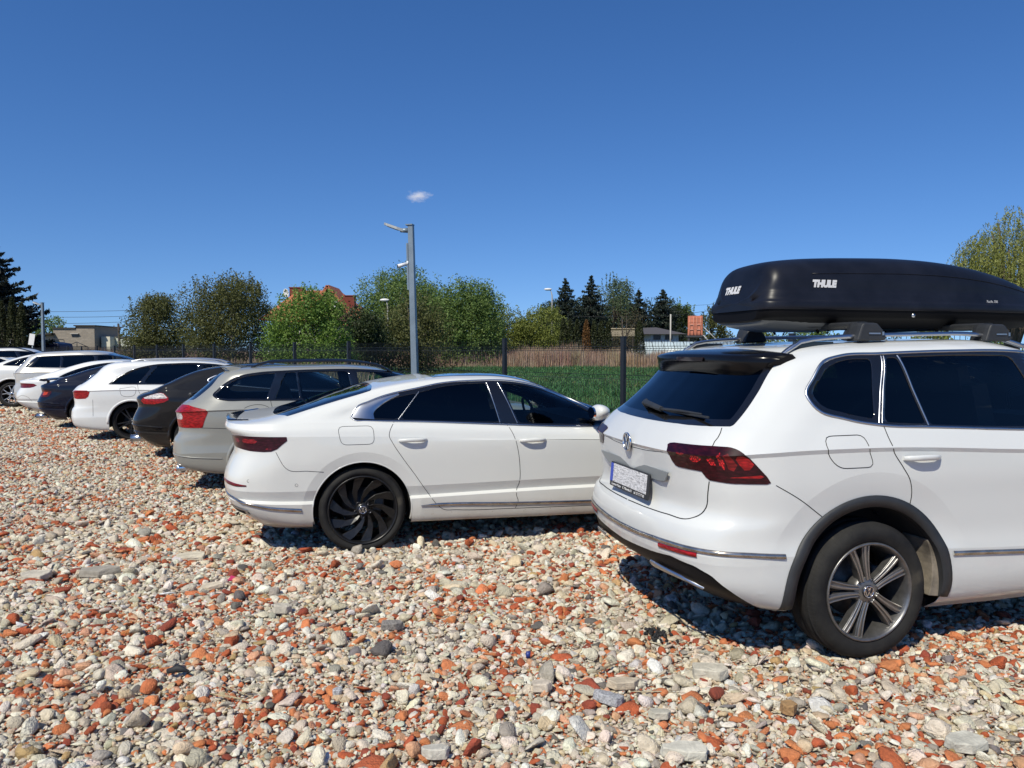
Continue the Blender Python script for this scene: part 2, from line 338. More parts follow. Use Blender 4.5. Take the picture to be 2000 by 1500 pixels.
class Body:
    def __init__(s, rings, creases=(), nv=4, step=.035):
        P = np.array(rings)                       # (k, nu, 3)
        k = len(P)
        dmean = np.linalg.norm(P[1:] - P[:-1], axis=2).max(1)
        ns = [int(min(9, max(1, round(d / step)))) for d in dmean]
        cols = [hermite(P[:, j], ns, set(creases)) for j in range(P.shape[1])]
        G = np.array(cols).transpose(1, 0, 2)     # (nv, nu, 3)
        s.G = G; nvv, nu = G.shape[:2]
        idx = np.arange(nvv * nu).reshape(nvv, nu)
        bm = bmesh.new(); V = [[None] * nu for _ in range(nvv)]; W = [[None] * nu for _ in range(nvv)]
        for i in range(nvv):
            for j in range(nu):
                p = G[i, j]; V[i][j] = bm.verts.new(p)
                W[i][j] = V[i][j] if (j in (0, nu - 1) or abs(p[1]) < 1e-4) else bm.verts.new((p[0], -p[1], p[2]))
        ev = set()
        for i in range(nvv - 1):
            for j in range(nu - 1):
                for A, flip in ((V, False), (W, True)):
                    q = [A[i][j], A[i][j + 1], A[i + 1][j + 1], A[i + 1][j]]
                    if flip: q = q[::-1]
                    q2 = []
                    for v in q:
                        if v not in q2: q2.append(v)
                    if len(q2) < 3: continue
                    try: f = bm.faces.new(q2)
                    except ValueError: continue
                    f.smooth = True
        # crease edges
        rows = np.cumsum([0] + ns)
        for c in creases:
            i = rows[c]
            for A in (V, W):
                for j in range(nu - 1):
                    e = bm.edges.get((A[i][j], A[i][j + 1])) if A[i][j] is not A[i][j + 1] else None
                    if e: e.smooth = False
        bmesh.ops.remove_doubles(bm, verts=bm.verts, dist=1e-4)
        s.bm = bm
        s.bvh = BVHTree.FromBMesh(bm)
    # --- projecting onto the skin
    def on(s, view, a, b, side=-1):
        """view 'S' side (x,z), 'R' rear (y,z), 'F' front, 'T' top (x,y), or a number: quarter view at that azimuth (q,z)"""
        if view == 'S': o, d = Vector((a, side * 3, b)), Vector((0, -side, 0))
        elif view == 'R': o, d = Vector((-6, a, b)), Vector((1, 0, 0))
        elif view == 'F': o, d = Vector((9, a, b)), Vector((-1, 0, 0))
        elif view == 'T': o, d = Vector((a, b, 4)), Vector((0, 0, -1))
        else:
            t = math.radians(view); ax = Vector((math.sin(t), side * math.cos(t), 0)); dr = Vector((math.cos(t), -side * math.sin(t), 0))
            o = ax * a - dr * 8; o.z = b; d = dr
        h = (getattr(s, 'bvh_side', s.bvh) if view == 'S' else s.bvh).ray_cast(o, d)
        if h[0] is None: h = s.bvh.find_nearest(o + d * 3)
        return h[0], h[1]
    def co2(s, view, side=None):
        V = np.array([v.co[:] for v in s.bm.verts]); x, y, z = V.T
        return s.view2(view, x, y, z)
    @staticmethod
    def view2(view, x, y, z):
        ay = np.abs(y)
        if view == 'S': return x, z
        if view == 'R' or view == 'F': return ay, z
        if view == 'R2': return y, z
        if view == 'T': return x, ay
        t = math.radians(view); return x * math.sin(t) + ay * math.cos(t), z
    def cut(s, view, phi, sel, bm=None):
        """split the skin along phi=0 (phi(u,v) arrays, negative inside) where sel(x,y,z) holds; returns the inside faces"""
        bm = bm or s.bm
        bm.verts.ensure_lookup_table(); bm.verts.index_update()
        V = np.array([v.co[:] for v in bm.verts]); x, y, z = V.T
        u, v_ = Body.view2(view, x, y, z)
        ok = sel(x, y, z); ph = np.where(ok, phi(u, v_), 1.0)
        ph[np.abs(ph) < 8e-4] = 0
        val = {v: float(ph[i]) for i, v in enumerate(bm.verts)}
        okd = {v: bool(ok[i]) for i, v in enumerate(bm.verts)}
        E = [e for e in bm.edges if val[e.verts[0]] * val[e.verts[1]] < 0 and okd[e.verts[0]] and okd[e.verts[1]]]
        faces = set()
        for e in E:
            a, b = e.verts; fa, fb = val[a], val[b]
            for f in e.link_faces: faces.add(f)
            sm = e.smooth
            ne, nv = bmesh.utils.edge_split(e, a, fa / (fa - fb))
            ne.smooth = sm; e.smooth = sm
            val[nv] = 0.0; okd[nv] = True
        for v, q in list(val.items()):
            if q == 0 and v.is_valid:
                for f in v.link_faces: faces.add(f)
        for f in faces:
            if not f.is_valid: continue
            vs = list(f.verts); n = len(vs)
            if n < 4: pass
            sg = [0 if val[v] == 0 else (1 if val[v] > 0 else -1) for v in vs]
            zs = [i for i in range(n) if sg[i] == 0]
            if len(zs) < 2 or not (-1 in sg and 1 in sg): continue
            best = None
            for i in zs:
                for j in zs:
                    if j <= i + 1 or (i == 0 and j == n - 1): continue
                    A = {sg[k] for k in range(i + 1, j)} - {0}; Bq = {sg[k % n] for k in range(j + 1, i + n)} - {0}
                    if len(A) <= 1 and len(Bq) <= 1 and (A or Bq) and A != Bq: best = (i, j)
            if best:
                try: bmesh.utils.face_split(f, vs[best[0]], vs[best[1]])[1].edges; bm.edges.get((vs[best[0]], vs[best[1]])).smooth = True
                except Exception: pass
        ins = []
        for f in bm.faces:
            q = [val.get(v, 1.0) for v in f.verts]
            if max(q) <= 1e-9 and min(q) < 0: ins.append(f)
            elif max(q) == 0 and min(q) == 0:
                c = f.calc_center_median(); cu, cv = Body.view2(view, *[np.array([t]) for t in c])
                if phi(cu, cv)[0] < 0: ins.append(f)
        return ins
    def take(s, faces, off=0.0, bm=None, remove=True):
        """lift faces out of the skin into a new bmesh"""
        bm = bm or s.bm
        nb = bmesh.new(); mp = {}
        bm.normal_update()
        for f in faces:
            vs = []
            for v in f.verts:
                if v not in mp: mp[v] = nb.verts.new(v.co + v.normal * off)
                vs.append(mp[v])
            try: g = nb.faces.new(vs); g.smooth = f.smooth
            except ValueError: pass
        for f in faces:
            for e in f.edges:
                a, b = mp[e.verts[0]], mp[e.verts[1]]
                ne = nb.edges.get((a, b))
                if ne and not e.smooth: ne.smooth = False
        for e in nb.edges:
            if e.is_boundary: e.smooth = False
        if remove: bmesh.ops.delete(bm, geom=list(faces), context='FACES')
        return nb
    def ribbon(s, name, path, mats, parent, view='S', width=.004, off=.0012, raise_=0, closed=False, step=.02, sides=(-1, 1), smoothp=True, profile=None, corner=None):
        """strip along a path laid on the skin. raise_>0 gives it a domed section"""
        P = np.array(path, float)
        if closed: P = np.vstack([P, P[:1]])
        if smoothp:
            P = hermite(P, 10, corner or set())
        L = np.r_[0, np.cumsum(np.linalg.norm(P[1:] - P[:-1], axis=1))]
        n = max(2, int(L[-1] / step) + 1); t = np.linspace(0, L[-1], n)
        P = np.stack([np.interp(t, L, P[:, 0]), np.interp(t, L, P[:, 1])], 1)
        bm = bmesh.new()
        prof = profile or ([(-.5, 0), (.5, 0)] if raise_ == 0 else [(-.5, -.3), (-.42, .7), (0, 1), (.42, .7), (.5, -.3)])
        for side in sides:
            hits = [s.on(view, a, b, side) for a, b in P]
            pos = [h[0] for h in hits]; rows = []
            for i, (p, nr) in enumerate(hits):
                if view == 'S' and nr.y * side < 0: nr = -nr
                if closed: tg = pos[(i + 1) % (n - 1)] - pos[(i - 1) % (n - 1)]
                else: tg = pos[min(i + 1, n - 1)] - pos[max(i - 1, 0)]
                if tg.length < 1e-6: tg = Vector((1, 0, 0))
                bt = nr.cross(tg.normalized()).normalized()
                wd = width(t[i] / L[-1]) if callable(width) else width
                rows.append([bm.verts.new(p + bt * (a * wd) + nr * (off + h * (raise_ or 0))) for a, h in prof])
            for i in range(n - 1):
                for k in range(len(prof) - 1):
                    try: f = bm.faces.new((rows[i][k], rows[i][k + 1], rows[i + 1][k + 1], rows[i + 1][k])); f.smooth = raise_ > 0
                    except ValueError: pass
        return from_bm(name, bm, mats, parent)
def poly_sd(poly, r=0.0):
    P = np.array(poly, float); A = P; B = np.roll(P, -1, 0)
    def f(u, v):
        u = np.asarray(u, float); v = np.asarray(v, float)
        d = np.full(u.shape, 1e9); ins = np.zeros(u.shape, bool)
        for (ax, ay), (bx, by) in zip(A, B):
            ex, ey = bx - ax, by - ay; wx, wy = u - ax, v - ay
            t = np.clip((wx * ex + wy * ey) / (ex * ex + ey * ey + 1e-12), 0, 1)
            d = np.minimum(d, np.hypot(wx - ex * t, wy - ey * t))
            c = ((ay > v) != (by > v)) & (u < (bx - ax) * (v - ay) / ((by - ay) if by != ay else 1e-9) + ax)
            ins ^= c
        return np.where(ins, -d, d) - r
    return f
def rounded(pts, r, n=5):
    """closed outline with every corner rounded by r"""
    P = [Vector(p) for p in pts]; out = []; k = len(P)
    for i in range(k):
        a, b, c = P[i - 1], P[i], P[(i + 1) % k]; u, v = (a - b), (c - b); q = min(r, u.length * .48, v.length * .48); p0 = b + u.normalized() * q; p1 = b + v.normalized() * q
        for j in range(n + 1):
            t = j / n; out.append(tuple(p0 * (1 - t) ** 2 + b * 2 * t * (1 - t) + p1 * t * t))
    return np.array(out)
def smooth_poly(pts, corner=None, n=6):
    """closed outline; corner: indices kept sharp"""
    k = len(pts); P = [pts[-1]] + list(pts) + [pts[0], pts[1]]
    cs = {i + 1 for i in (corner or set())} | ({k + 1} if 0 in (corner or set()) else set()) | ({0} if (k - 1) in (corner or set()) else set())
    H = hermite(P, n, cs)
    return H[n:n * (k + 1)]
# ---------------------------------------------------------------- wheels
def emblem_bm(r, t=.004, mi=0):
    """round badge: ring with a V above a W, built flat in XZ facing -Y"""
    m = MB(); m.mi = mi
    m.lathe([(r, 0), (r, -t), (r * .88, -t * 1.2), (r * .86, 0)], 32)
    def bar(a, b, wd=.15):
        a = Vector((a[0] * r, 0, a[1] * r)); b = Vector((b[0] * r, 0, b[1] * r)); d = (b - a); n = Vector((-d.z, 0, d.x)).normalized() * (wd * r / 2)
        m.prism([((a + n).x, (a + n).z), ((b + n).x, (b + n).z), ((b - n).x, (b - n).z), ((a - n).x, (a - n).z)], 0, -t)
    for sx in (-1, 1):
        bar((sx * .36, .80), (sx * .04, .10)); bar((sx * .80, .34), (sx * .36, -.76)); bar((sx * .36, -.76), (sx * .03, -.02))
    return m
def rot_poly(poly, a):
    c, s = math.cos(a), math.sin(a); return [(x * c - y * s, x * s + y * c) for x, y in poly]
def make_wheel(style, Rt, Rr, wd, M, badge=True, parent=None, seg=72):
    """hub at the origin, outer face towards -Y"""
    root = empty('wheel', parent=parent)
    h = wd / 2
    sw = Rt - Rr
    prof = [(Rr - .008, -h + .030), (Rr + .002, -h + .012), (Rr + .012, -h + .006), (Rr + sw * .35, -h - .004), (Rr + sw * .6, -h - .002), (Rr + sw * .82, -h + .010), (Rt - .012, -h + .022), (Rt - .004, -h + .036)]
    for gx in (-.30, 0.0, .30):      # grooves round the tread
        y = gx * wd
        prof += [(Rt, y - .010), (Rt - .008, y - .005), (Rt - .008, y + .005), (Rt, y + .010)]
    prof += [(Rt - .004, h - .036), (Rt - .012, h - .022), (Rr + sw * .6, h + .002), (Rr, h - .01), (Rr - .008, h - .03)]
    m = MB(); m.lathe(prof, seg + 24)
    m.done('tyre', M['tyre'], root)
    m = MB()
    m.lathe([(Rr + .004, -h + .012), (Rr + .003, -h + .004), (Rr - .006, -h + .002), (Rr - .014, -h + .014), (Rr - .022, -h + .05), (Rr - .03, 0), (Rr - .03, h - .02), (Rr, h - .01)], seg)
    yo = -h + .022
    if style == 'twin':             # five pairs of grooved spokes
        Ro = Rr - .010
        for k in range(5):
            a0 = R(90 + 72 * k) + R(14)
            for sg in (-1, 1):
                pts = [(.050, sg * .006), (.052, sg * .030), (.12, sg * .036), (.19, sg * .052), (Ro, sg * .068), (Ro, sg * .022), (.18, sg * .010), (.10, sg * .004)]
                pts = [(x, y) for x, y in pts]
                if sg < 0: pts = pts[::-1]
                pl = rot_poly(pts, a0)
                m.mi = 0; m.prism(pl, yo + .006, yo + .050)
                for off, wdt in ((.34, .0055), (.92, .0035)):
                    def ln(x, w_):
                        lo = {.05: .006, .12: .006, .19: .012, Ro: .024}; hi = {.05: .028, .12: .034, .19: .050, Ro: .066}
                        xs = sorted(lo); l = np.interp(x, xs, [lo[q] for q in xs]); hh = np.interp(x, xs, [hi[q] for q in xs])
                        return l + (hh - l) * off + w_
                    xs = [.056, .10, .15, .20, Ro - .002]
                    st = [(x, sg * ln(x, -wdt)) for x in xs] + [(x, sg * ln(x, wdt)) for x in xs[::-1]]
                    m.mi = 1; m.prism(rot_poly(st if sg > 0 else st[::-1], a0), yo + .008, yo - .001)
        m.mi = 0; m.lathe([(.001, yo + .002), (.045, yo + .002), (.070, yo + .012), (.078, yo + .03), (.078, yo + .07)], 40)
    elif style == 'swirl':          # ten turbine blades
        Ro = Rr - .010
        for k in range(10):
            a0 = R(2 + 36 * k)
            L = [(.040, -.004), (.09, .012), (.15, .034), (Ro * .9, .074), (Ro, .092)]
            T = [(Ro, -.002), (Ro * .88, -.006), (.15, -.014), (.09, -.014), (.040, -.012)]
            # blade as a twisted strip: leading edge proud, trailing edge sunk
            def tw(P_): return [rot_poly([(x_, -y_)], a0 + R(22) - R(30) * (math.hypot(x_, y_) - .04) / (Ro - .04))[0] for x_, y_ in P_]
            P = tw(L); Q = tw(T)
            for i in range(4):
                a_, b_ = P[i], P[i + 1]; c_, d_ = Q[4 - i], Q[3 - i]
                vs = []
                for (x, z), y in ((a_, yo + .016), (b_, yo + .014), (d_, yo - .002), (c_, yo + .002), (a_, yo + .05), (b_, yo + .05), (d_, yo + .03), (c_, yo + .035)):
                    vs.append(m.bm.verts.new((x, y, z)))
                m._m([m.bm.faces.new([vs[j] for j in q]) for q in ((0, 1, 2, 3), (7, 6, 5, 4), (0, 4, 5, 1), (3, 2, 6, 7))])
        m.lathe([(.001, yo - .002), (.040, yo - .002), (.056, yo + .012), (.06, yo + .05)], 40)
    elif style == 'five':           # thin five-spoke star
        Ro = Rr - .01
        for k in range(5):
            a0 = R(54 + 72 * k)
            for sg in (-1, 1):
                pl = rot_poly([(.04, sg * .004), (.05, sg * .026), (Ro, sg * .050), (Ro, sg * .030), (.10, sg * .004)][::sg], a0)
                m.prism(pl, yo + .006, yo + .04)
        m.lathe([(.001, yo), (.05, yo), (.07, yo + .02), (.07, yo + .06)], 32)
    elif style == 'wide':           # five forked spokes, machined faces
        Ro = Rr - .01
        for k in range(5):
            a0 = R(90 + 72 * k)
            for sg in (-1, 1):
                pl = rot_poly([(.03, sg * .002), (.05, sg * .030), (.13, sg * .028), (Ro, sg * .085), (Ro, sg * .060), (.13, sg * .006)][::sg], a0)
                m.mi = 1; m.prism(pl, yo + .004, yo + .04)
        m.mi = 1; m.lathe([(.001, yo), (.05, yo), (.07, yo + .02), (.07, yo + .06)], 32)
    m.done('rim', [M['rim'], M.get('rim_face', M['rim'])], root, bevel=.0018, seg=1)
    # brake disc, caliper, bolts
    m = MB(); m.lathe([(.001, .01), (.07, .01), (.075, .02), (.16, .02), (.16, .045), (.001, .045)], 40)
    m.done('brake_disc', M['disc'], root)
    m = MB(); m.box((.135, .03, .03), (.07, .06, .13), Matrix.Rotation(.2, 3, 'Y')); m.done('brake_caliper', M['caliper'], root, bevel=.01)
    m = MB()
    for k in range(5):
        a = R(54 + 72 * k); m.lathe([(.0165, yo + .018), (.0165, yo + .006), (.012, yo + .003), (.011, yo + .012), (.001, yo + .012)], 12, c=(.058 * math.cos(a), 0, .058 * math.sin(a)))
    m.done('wheel_bolt', M['bolt'], root)
    if badge:
        m = MB(); m.mi = 1; m.lathe([(.034, yo + .004), (.034, yo - .004), (.001, yo - .006)], 32)
        e = emblem_bm(.031, .003)
        e.bm.verts.ensure_lookup_table()
        tmp = bpy.data.meshes.new('t'); e.bm.to_mesh(tmp); e.bm.free()
        for v in tmp.vertices: v.co.y += yo - .006
        m.bm.from_mesh(tmp); bpy.data.meshes.remove(tmp)
        m.done('centre_cap', [M['chrome'], M['bolt']], root)
    else:
        m = MB(); m.lathe([(.032, yo), (.032, yo - .004), (.001, yo - .008)], 24); m.done('centre_cap', M['bolt'], root)
    return root
# ---------------------------------------------------------------- common car parts
def V3q(pts, view):
    return [tuple(float(t) for t in Body.view2(view, np.float64(x), np.float64(y), np.float64(z))) for x, y, z in pts]
ALL = lambda x, y, z: np.ones_like(x, bool)
def place_at(o, loc, rz=0): o.location = loc; o.rotation_euler = (0, 0, rz)
def solidify(o, t=.012, off=-1, mo=0):
    m = o.modifiers.new('shell', 'SOLIDIFY'); m.thickness = t; m.offset = off; m.material_offset = mo; m.material_offset_rim = 0; m.use_even_offset = False; return o
def shell_part(bm, name, mats, parent, t=.006):
    o = from_bm(name, bm, mats, parent)
    if t: solidify(o, t)
    return o
def seat(parent, x, y, zs, M, wd=.50, lean=.22, h=.62):
    m = MB(); m.box((x + .05, y, zs), (.52, wd, .16)); m.box((x - .24, y, zs + h * .52), (.13, wd * .94, h), Matrix.Rotation(-lean, 3, 'Y'), taper=.86)
    m.box((x - .33, y, zs + h + .03), (.09, .27, .17), Matrix.Rotation(-lean, 3, 'Y'), taper=.85)
    for s in (-.06, .06): m.tube([(x - .31, y + s, zs + h * .7), (x - .325, y + s, zs + h + .02)], .007, 6)
    m.done('seat', M['fabric'], parent, bevel=.035, seg=3)
def common(B, root, sp, M):
    """arches, glazing, wheels, cabin, gaps. sp: dict of measurements in car space"""
    hz, ra = sp['hub_z'], sp['arch_r']; fa = sp['wb']
    if sp.get('flare'):
        r1, dep, hmin = sp['flare']
        for cx in (0, fa):
            def pf(u, v, cx=cx): return np.hypot(u - cx, v - hz) - r1
            B.cut('S', pf, lambda x, y, z, cx=cx: (np.abs(y) > .5) & (np.abs(x - cx) < r1 + .2) & (z < hz + r1 + .2) & (z > .15))
            for v in B.bm.verts:
                x, y, z = v.co; r = math.hypot(x - cx, z - hz)
                if abs(y) > .5 and r < r1 - 1e-4 and z > .12:
                    k = min(1, max(0, (z - hmin) / .18)); v.co.y -= math.copysign(dep * k * min(4.5, (r1 - r) / (r1 - ra)), y)
            for e in B.bm.edges:
                a, b = e.verts
                if abs(a.co.y) > .5 and abs(math.hypot(a.co.x - cx, a.co.z - hz) - r1) < 9e-4 and abs(math.hypot(b.co.x - cx, b.co.z - hz) - r1) < 9e-4: e.smooth = False
        B.bvh_side = BVHTree.FromBMesh(B.bm)
    for cx in (0, fa):
        # the arch is a circle down to the hub, then straight down
        def ph(u, v, cx=cx): return np.where(v > hz, np.hypot(u - cx, v - hz), np.abs(u - cx) * (1 + 0 * v)) - ra
        fs = B.cut('S', ph, lambda x, y, z, cx=cx: (np.abs(y) > .5) & (np.abs(x - cx) < ra + .3) & (z < hz + ra + .3))
        bmesh.ops.delete(B.bm, geom=fs, context='FACES')
    # arch liners
    for cx in (0, fa):
        for s in (-1, 1):
            m = MB(); n = 20; pr = []
            for k in range(n + 1):
                a = PI * k / n; pr.append((cx + math.cos(a) * (ra - .004), hz + math.sin(a) * (ra - .004)))
            pr = [(cx + ra - .004, sp.get('sill_z', .30))] + pr + [(cx - ra + .004, sp.get('sill_z', .30))]
            yo_, yi = s * (sp['w'] - .035), s * (sp['w'] - .34)
            A = [m.bm.verts.new((x, yo_, z)) for x, z in pr]; Bv = [m.bm.verts.new((x, yi, z)) for x, z in pr]
            for i in range(len(pr) - 1): m.bm.faces.new((A[i], A[i + 1], Bv[i + 1], Bv[i])).smooth = True
            m.bm.faces.new(Bv)
            m.done('arch_liner', M['liner'], root)
    # side glazing
    dl = sp['dlo']; side = lambda x, y, z: (np.abs(y) > .35) & (z > sp['belt'] - .12)
    fs = B.cut('S', poly_sd(dl), side)
    pb = B.take(fs, .0)
    panes = []
    for nm, poly, g in sp['panes']:
        ins = B.cut('S', poly_sd(poly), lambda x, y, z: np.abs(y) > .3, bm=pb)
        gb = B.take(ins, -.004, bm=pb)
        # split left / right so that each window is its own part
        for s in (-1, 1):
            q = gb.copy(); bmesh.ops.delete(q, geom=[v for v in q.verts if v.co.y * s < 0], context='VERTS')
            if len(q.faces): from_bm(nm, q, M[g], root)
            else: q.free()
        gb.free()
    shell_part(pb, 'window_pillar_trim', M['gloss_black'], root, .012)
    # windscreen and rear window
    for nm, view, poly, sel, g in sp['screens']:
        fs = B.cut(view, poly_sd(poly), sel)
        gb = B.take(fs, .0)
        e = min(.05, .05)
        ins = B.cut(view, lambda u, v, f=poly_sd(poly): f(u, v) + .035, ALL, bm=gb)
        for f in gb.faces: f.material_index = 1
        for f in ins: f.material_index = 0
        from_bm(nm, gb, [M[g], M['gloss_black']], root)
    # underside
    m = MB(); m.box((fa / 2 - .0, 0, .225), (fa - 2 * ra - .02, 2 * sp['w'] - .26, .05)); m.box((fa / 2 + .1, 0, .27), (sp['len'] * .78, 2 * sp['w'] - .8, .10))
    m.done('underbody', M['liner'], root)
    # cabin
    m = MB(); m.box((fa / 2 - .15, 0, sp['belt'] - .62), (fa * .86, 1.34, .05)); m.box((fa * .72, 0, sp['belt'] - .16), (.38, 1.42, .26))
    m.box((-.32, 0, sp['belt'] - .30), (.55, 1.25, .05))
    m.done('cabin_floor', M['fabric'], root)
    zs = sp['belt'] - .42
    if sp.get('seats', True):
        for y in (-.37, .37): seat(root, fa * .47, y, zs, M)
        for y in (-.40, 0, .40): seat(root, .50 if not sp.get('seatx') else sp['seatx'], y, zs - .02, M, wd=.40, h=.56)
        m = MB()
        for k in range(24):
            a, b = 2 * PI * k / 24, 2 * PI * (k + 1) / 24
            m.tube([(fa * .47 + .42 - .06 * math.sin(a), .37 + .18 * math.cos(a), sp['belt'] - .07 + .17 * math.sin(a)), (fa * .47 + .42 - .06 * math.sin(b), .37 + .18 * math.cos(b), sp['belt'] - .07 + .17 * math.sin(b))], .014, 6, False)
        m.tube([(fa * .47 + .42, .37, sp['belt'] - .07), (fa * .47 + .62, .37, sp['belt'] - .15)], .045, 8); m.box((fa * .47 + .42, .37, sp['belt'] - .07), (.05, .30, .05))
        m.done('steering_wheel', M['liner'], root)
    # wheels
    wl = make_wheel(sp['style'], sp['tyre_r'], sp['rim_r'], sp['tyre_w'], M, sp.get('badge', True), root, seg=sp.get('seg', 72))
    yw = sp['w'] - sp.get('inset', .03) - sp['tyre_w'] / 2
    first = True
    for cx in (0, fa):
        for s in (-1, 1):
            o = wl if first else copy_tree(wl, root)
            first = False
            place_at(o, (cx, s * yw, hz), 0 if s < 0 else PI)
            o.rotation_euler = (0, 0 if cx == 0 else R(37), 0 if s < 0 else PI)
    for nm, view, path, wd, kw in sp.get('gaps', []):
        B.ribbon(nm, path, M['gap'], root, view=view, width=wd, **kw)
def finish_body(B, root, mats, name='body', t=.003):
    bmesh.ops.dissolve_degenerate(B.bm, dist=5e-4, edges=B.bm.edges)
    bmesh.ops.triangulate(B.bm, faces=[f for f in B.bm.faces if len(f.verts) > 4])
    for e in B.bm.edges:
        if e.is_boundary: e.smooth = False
    o = from_bm(name, B.bm, mats, root)
    wn = o.modifiers.new('normals', 'WEIGHTED_NORMAL'); wn.keep_sharp = True; wn.weight = 60
    solidify(o, t, -1, 1); return o
def handle(B, root, x, z, M, L=.21, key=True, sides=(-1, 1)):
    for s in sides:
        p, n = B.on('S', x, z, s); p2, _ = B.on('S', x + L * .45, z, s)
        y0 = p.y
        m = MB()
        # scooped cup behind the bar
        pl = [(x + L * .5 * math.cos(a) * .62 + .01, z - .008 + .030 * math.sin(a)) for a in np.linspace(0, 2 * PI, 24, endpoint=False)]
        m.mi = 1
        q = []
        for u, v in pl:
            h, _n = B.on('S', u, v, s); q.append(m.bm.verts.new(h + Vector((0, s * .0015, 0))))
        m.bm.faces.new(q)
        m.mi = 0
        pts = []
        for t in np.linspace(-.5, .5, 11):
            px = x + t * L; h, _n = B.on('S', px, z, s); bulge = .034 * (1 - abs(2 * t) ** 3.2)
            pts.append(Vector((px, h.y + s * (bulge + .002), z + .004 * math.cos(PI * t))))
        rings = []
        for i, p in enumerate(pts):
            hh = .0145 if 0 < i < 10 else .010
            rings.append([m.bm.verts.new(p + Vector((0, s * dy, dz))) for dy, dz in ((0, -hh), (.009, -hh * .6), (.010, hh * .4), (.006, hh), (-.006, hh), (-.006, -hh))])
        for i in range(10):
            for k in range(6): m.bm.faces.new((rings[i][k], rings[i][(k + 1) % 6], rings[i + 1][(k + 1) % 6], rings[i + 1][k])).smooth = True
        m.bm.faces.new(rings[0]); m.bm.faces.new(rings[-1])
        m.done('door_handle', [M['paint'], M['paint']], root)
def mirror(B, root, x, z, M, sides=(-1, 1), sc_=1.0):
    for s in sides:
        p, n = B.on('S', x, z, s)
        e = empty('wing_mirror', parent=root)
        m = MB(); c = Vector((x, p.y + s * .19 * sc_, z + .03))
        bm = m.bm
        bmesh.ops.create_uvsphere(bm, u_segments=20, v_segments=12, radius=1)
        for v in bm.verts:
            a = v.co.copy()
            k = 1.0 if a.x > 0 else .55
            v.co = Vector((a.x * .095 * k, a.y * .130, a.z * .066 - .012 * a.y * s * -1)) * sc_ + c
        for f in bm.faces: f.smooth = True
        m.done('mirror_housing', M['paint'], e)
        m = MB(); m.tube([(x + .03, p.y - s * .03, z - .075), (x + .02, p.y + s * .09, z - .02)], [.032, .026], 10); m.done('mirror_arm', M['gloss_black'], e)
        m = MB(); m.prism([(c.y + .078 * sc_ * math.cos(a), c.z + .046 * sc_ * math.sin(a)) for a in np.linspace(0, 2 * PI, 20, endpoint=False)], x - .056 * sc_, x - .040 * sc_, axis='X'); m.done('mirror_glass', M['mirror'], e)
def arch_band(B, root, name, mats, cx, cz, r0, r1, a0, a1, thick, bottom=None, sides=(-1, 1), inner=.03, step=4):
    """a moulding that follows the wheel arch on the skin, r0 inner, r1 outer radius"""
    for s in sides:
        bm = bmesh.new(); rows = []
        for a in np.arange(a0, a1 + .1, step):
            t = R(a); row = []
            hits = []
            for f in (0, .5, 1):
                r = r0 + (r1 - r0) * f
                x, z = cx + r * math.cos(t), cz + r * math.sin(t)
                h, _ = B.on('S', x, z, s); hits.append(Vector((x, h.y, z)))
            o = Vector((0, s, 0))
            pin = hits[0] - o * inner
            row = [pin, hits[0] + o * thick * .8, hits[1] + o * thick, hits[2] + o * thick * .75, hits[2] - o * .004]
            rows.append([bm.verts.new(p) for p in row])
        for i in range(len(rows) - 1):
            for k in range(4):
                f = bm.faces.new((rows[i][k], rows[i][k + 1], rows[i + 1][k + 1], rows[i + 1][k])); f.smooth = k in (1, 2)
        bm.faces.new(rows[0]); bm.faces.new(rows[-1])
        bmesh.ops.recalc_face_normals(bm, faces=bm.faces)
        from_bm(name, bm, mats, root)
def text_mesh(name, txt, size, ext, mats, parent, bold=0.0, shear=0, align='CENTER', spacing=1.0, M4=None):
    cu = bpy.data.curves.new('t', 'FONT'); cu.body = txt; cu.size = size; cu.extrude = ext; cu.align_x = align; cu.align_y = 'CENTER'; cu.offset = bold; cu.shear = shear; cu.space_character = spacing
    o = bpy.data.objects.new('t', cu); C.objects.link(o)
    dg = bpy.context.evaluated_depsgraph_get(); me = bpy.data.meshes.new_from_object(o.evaluated_get(dg))
    bpy.data.objects.remove(o); bpy.data.curves.remove(cu)
    if M4: me.transform(M4)
    me.name = name
    return link(name, me, mats, parent)
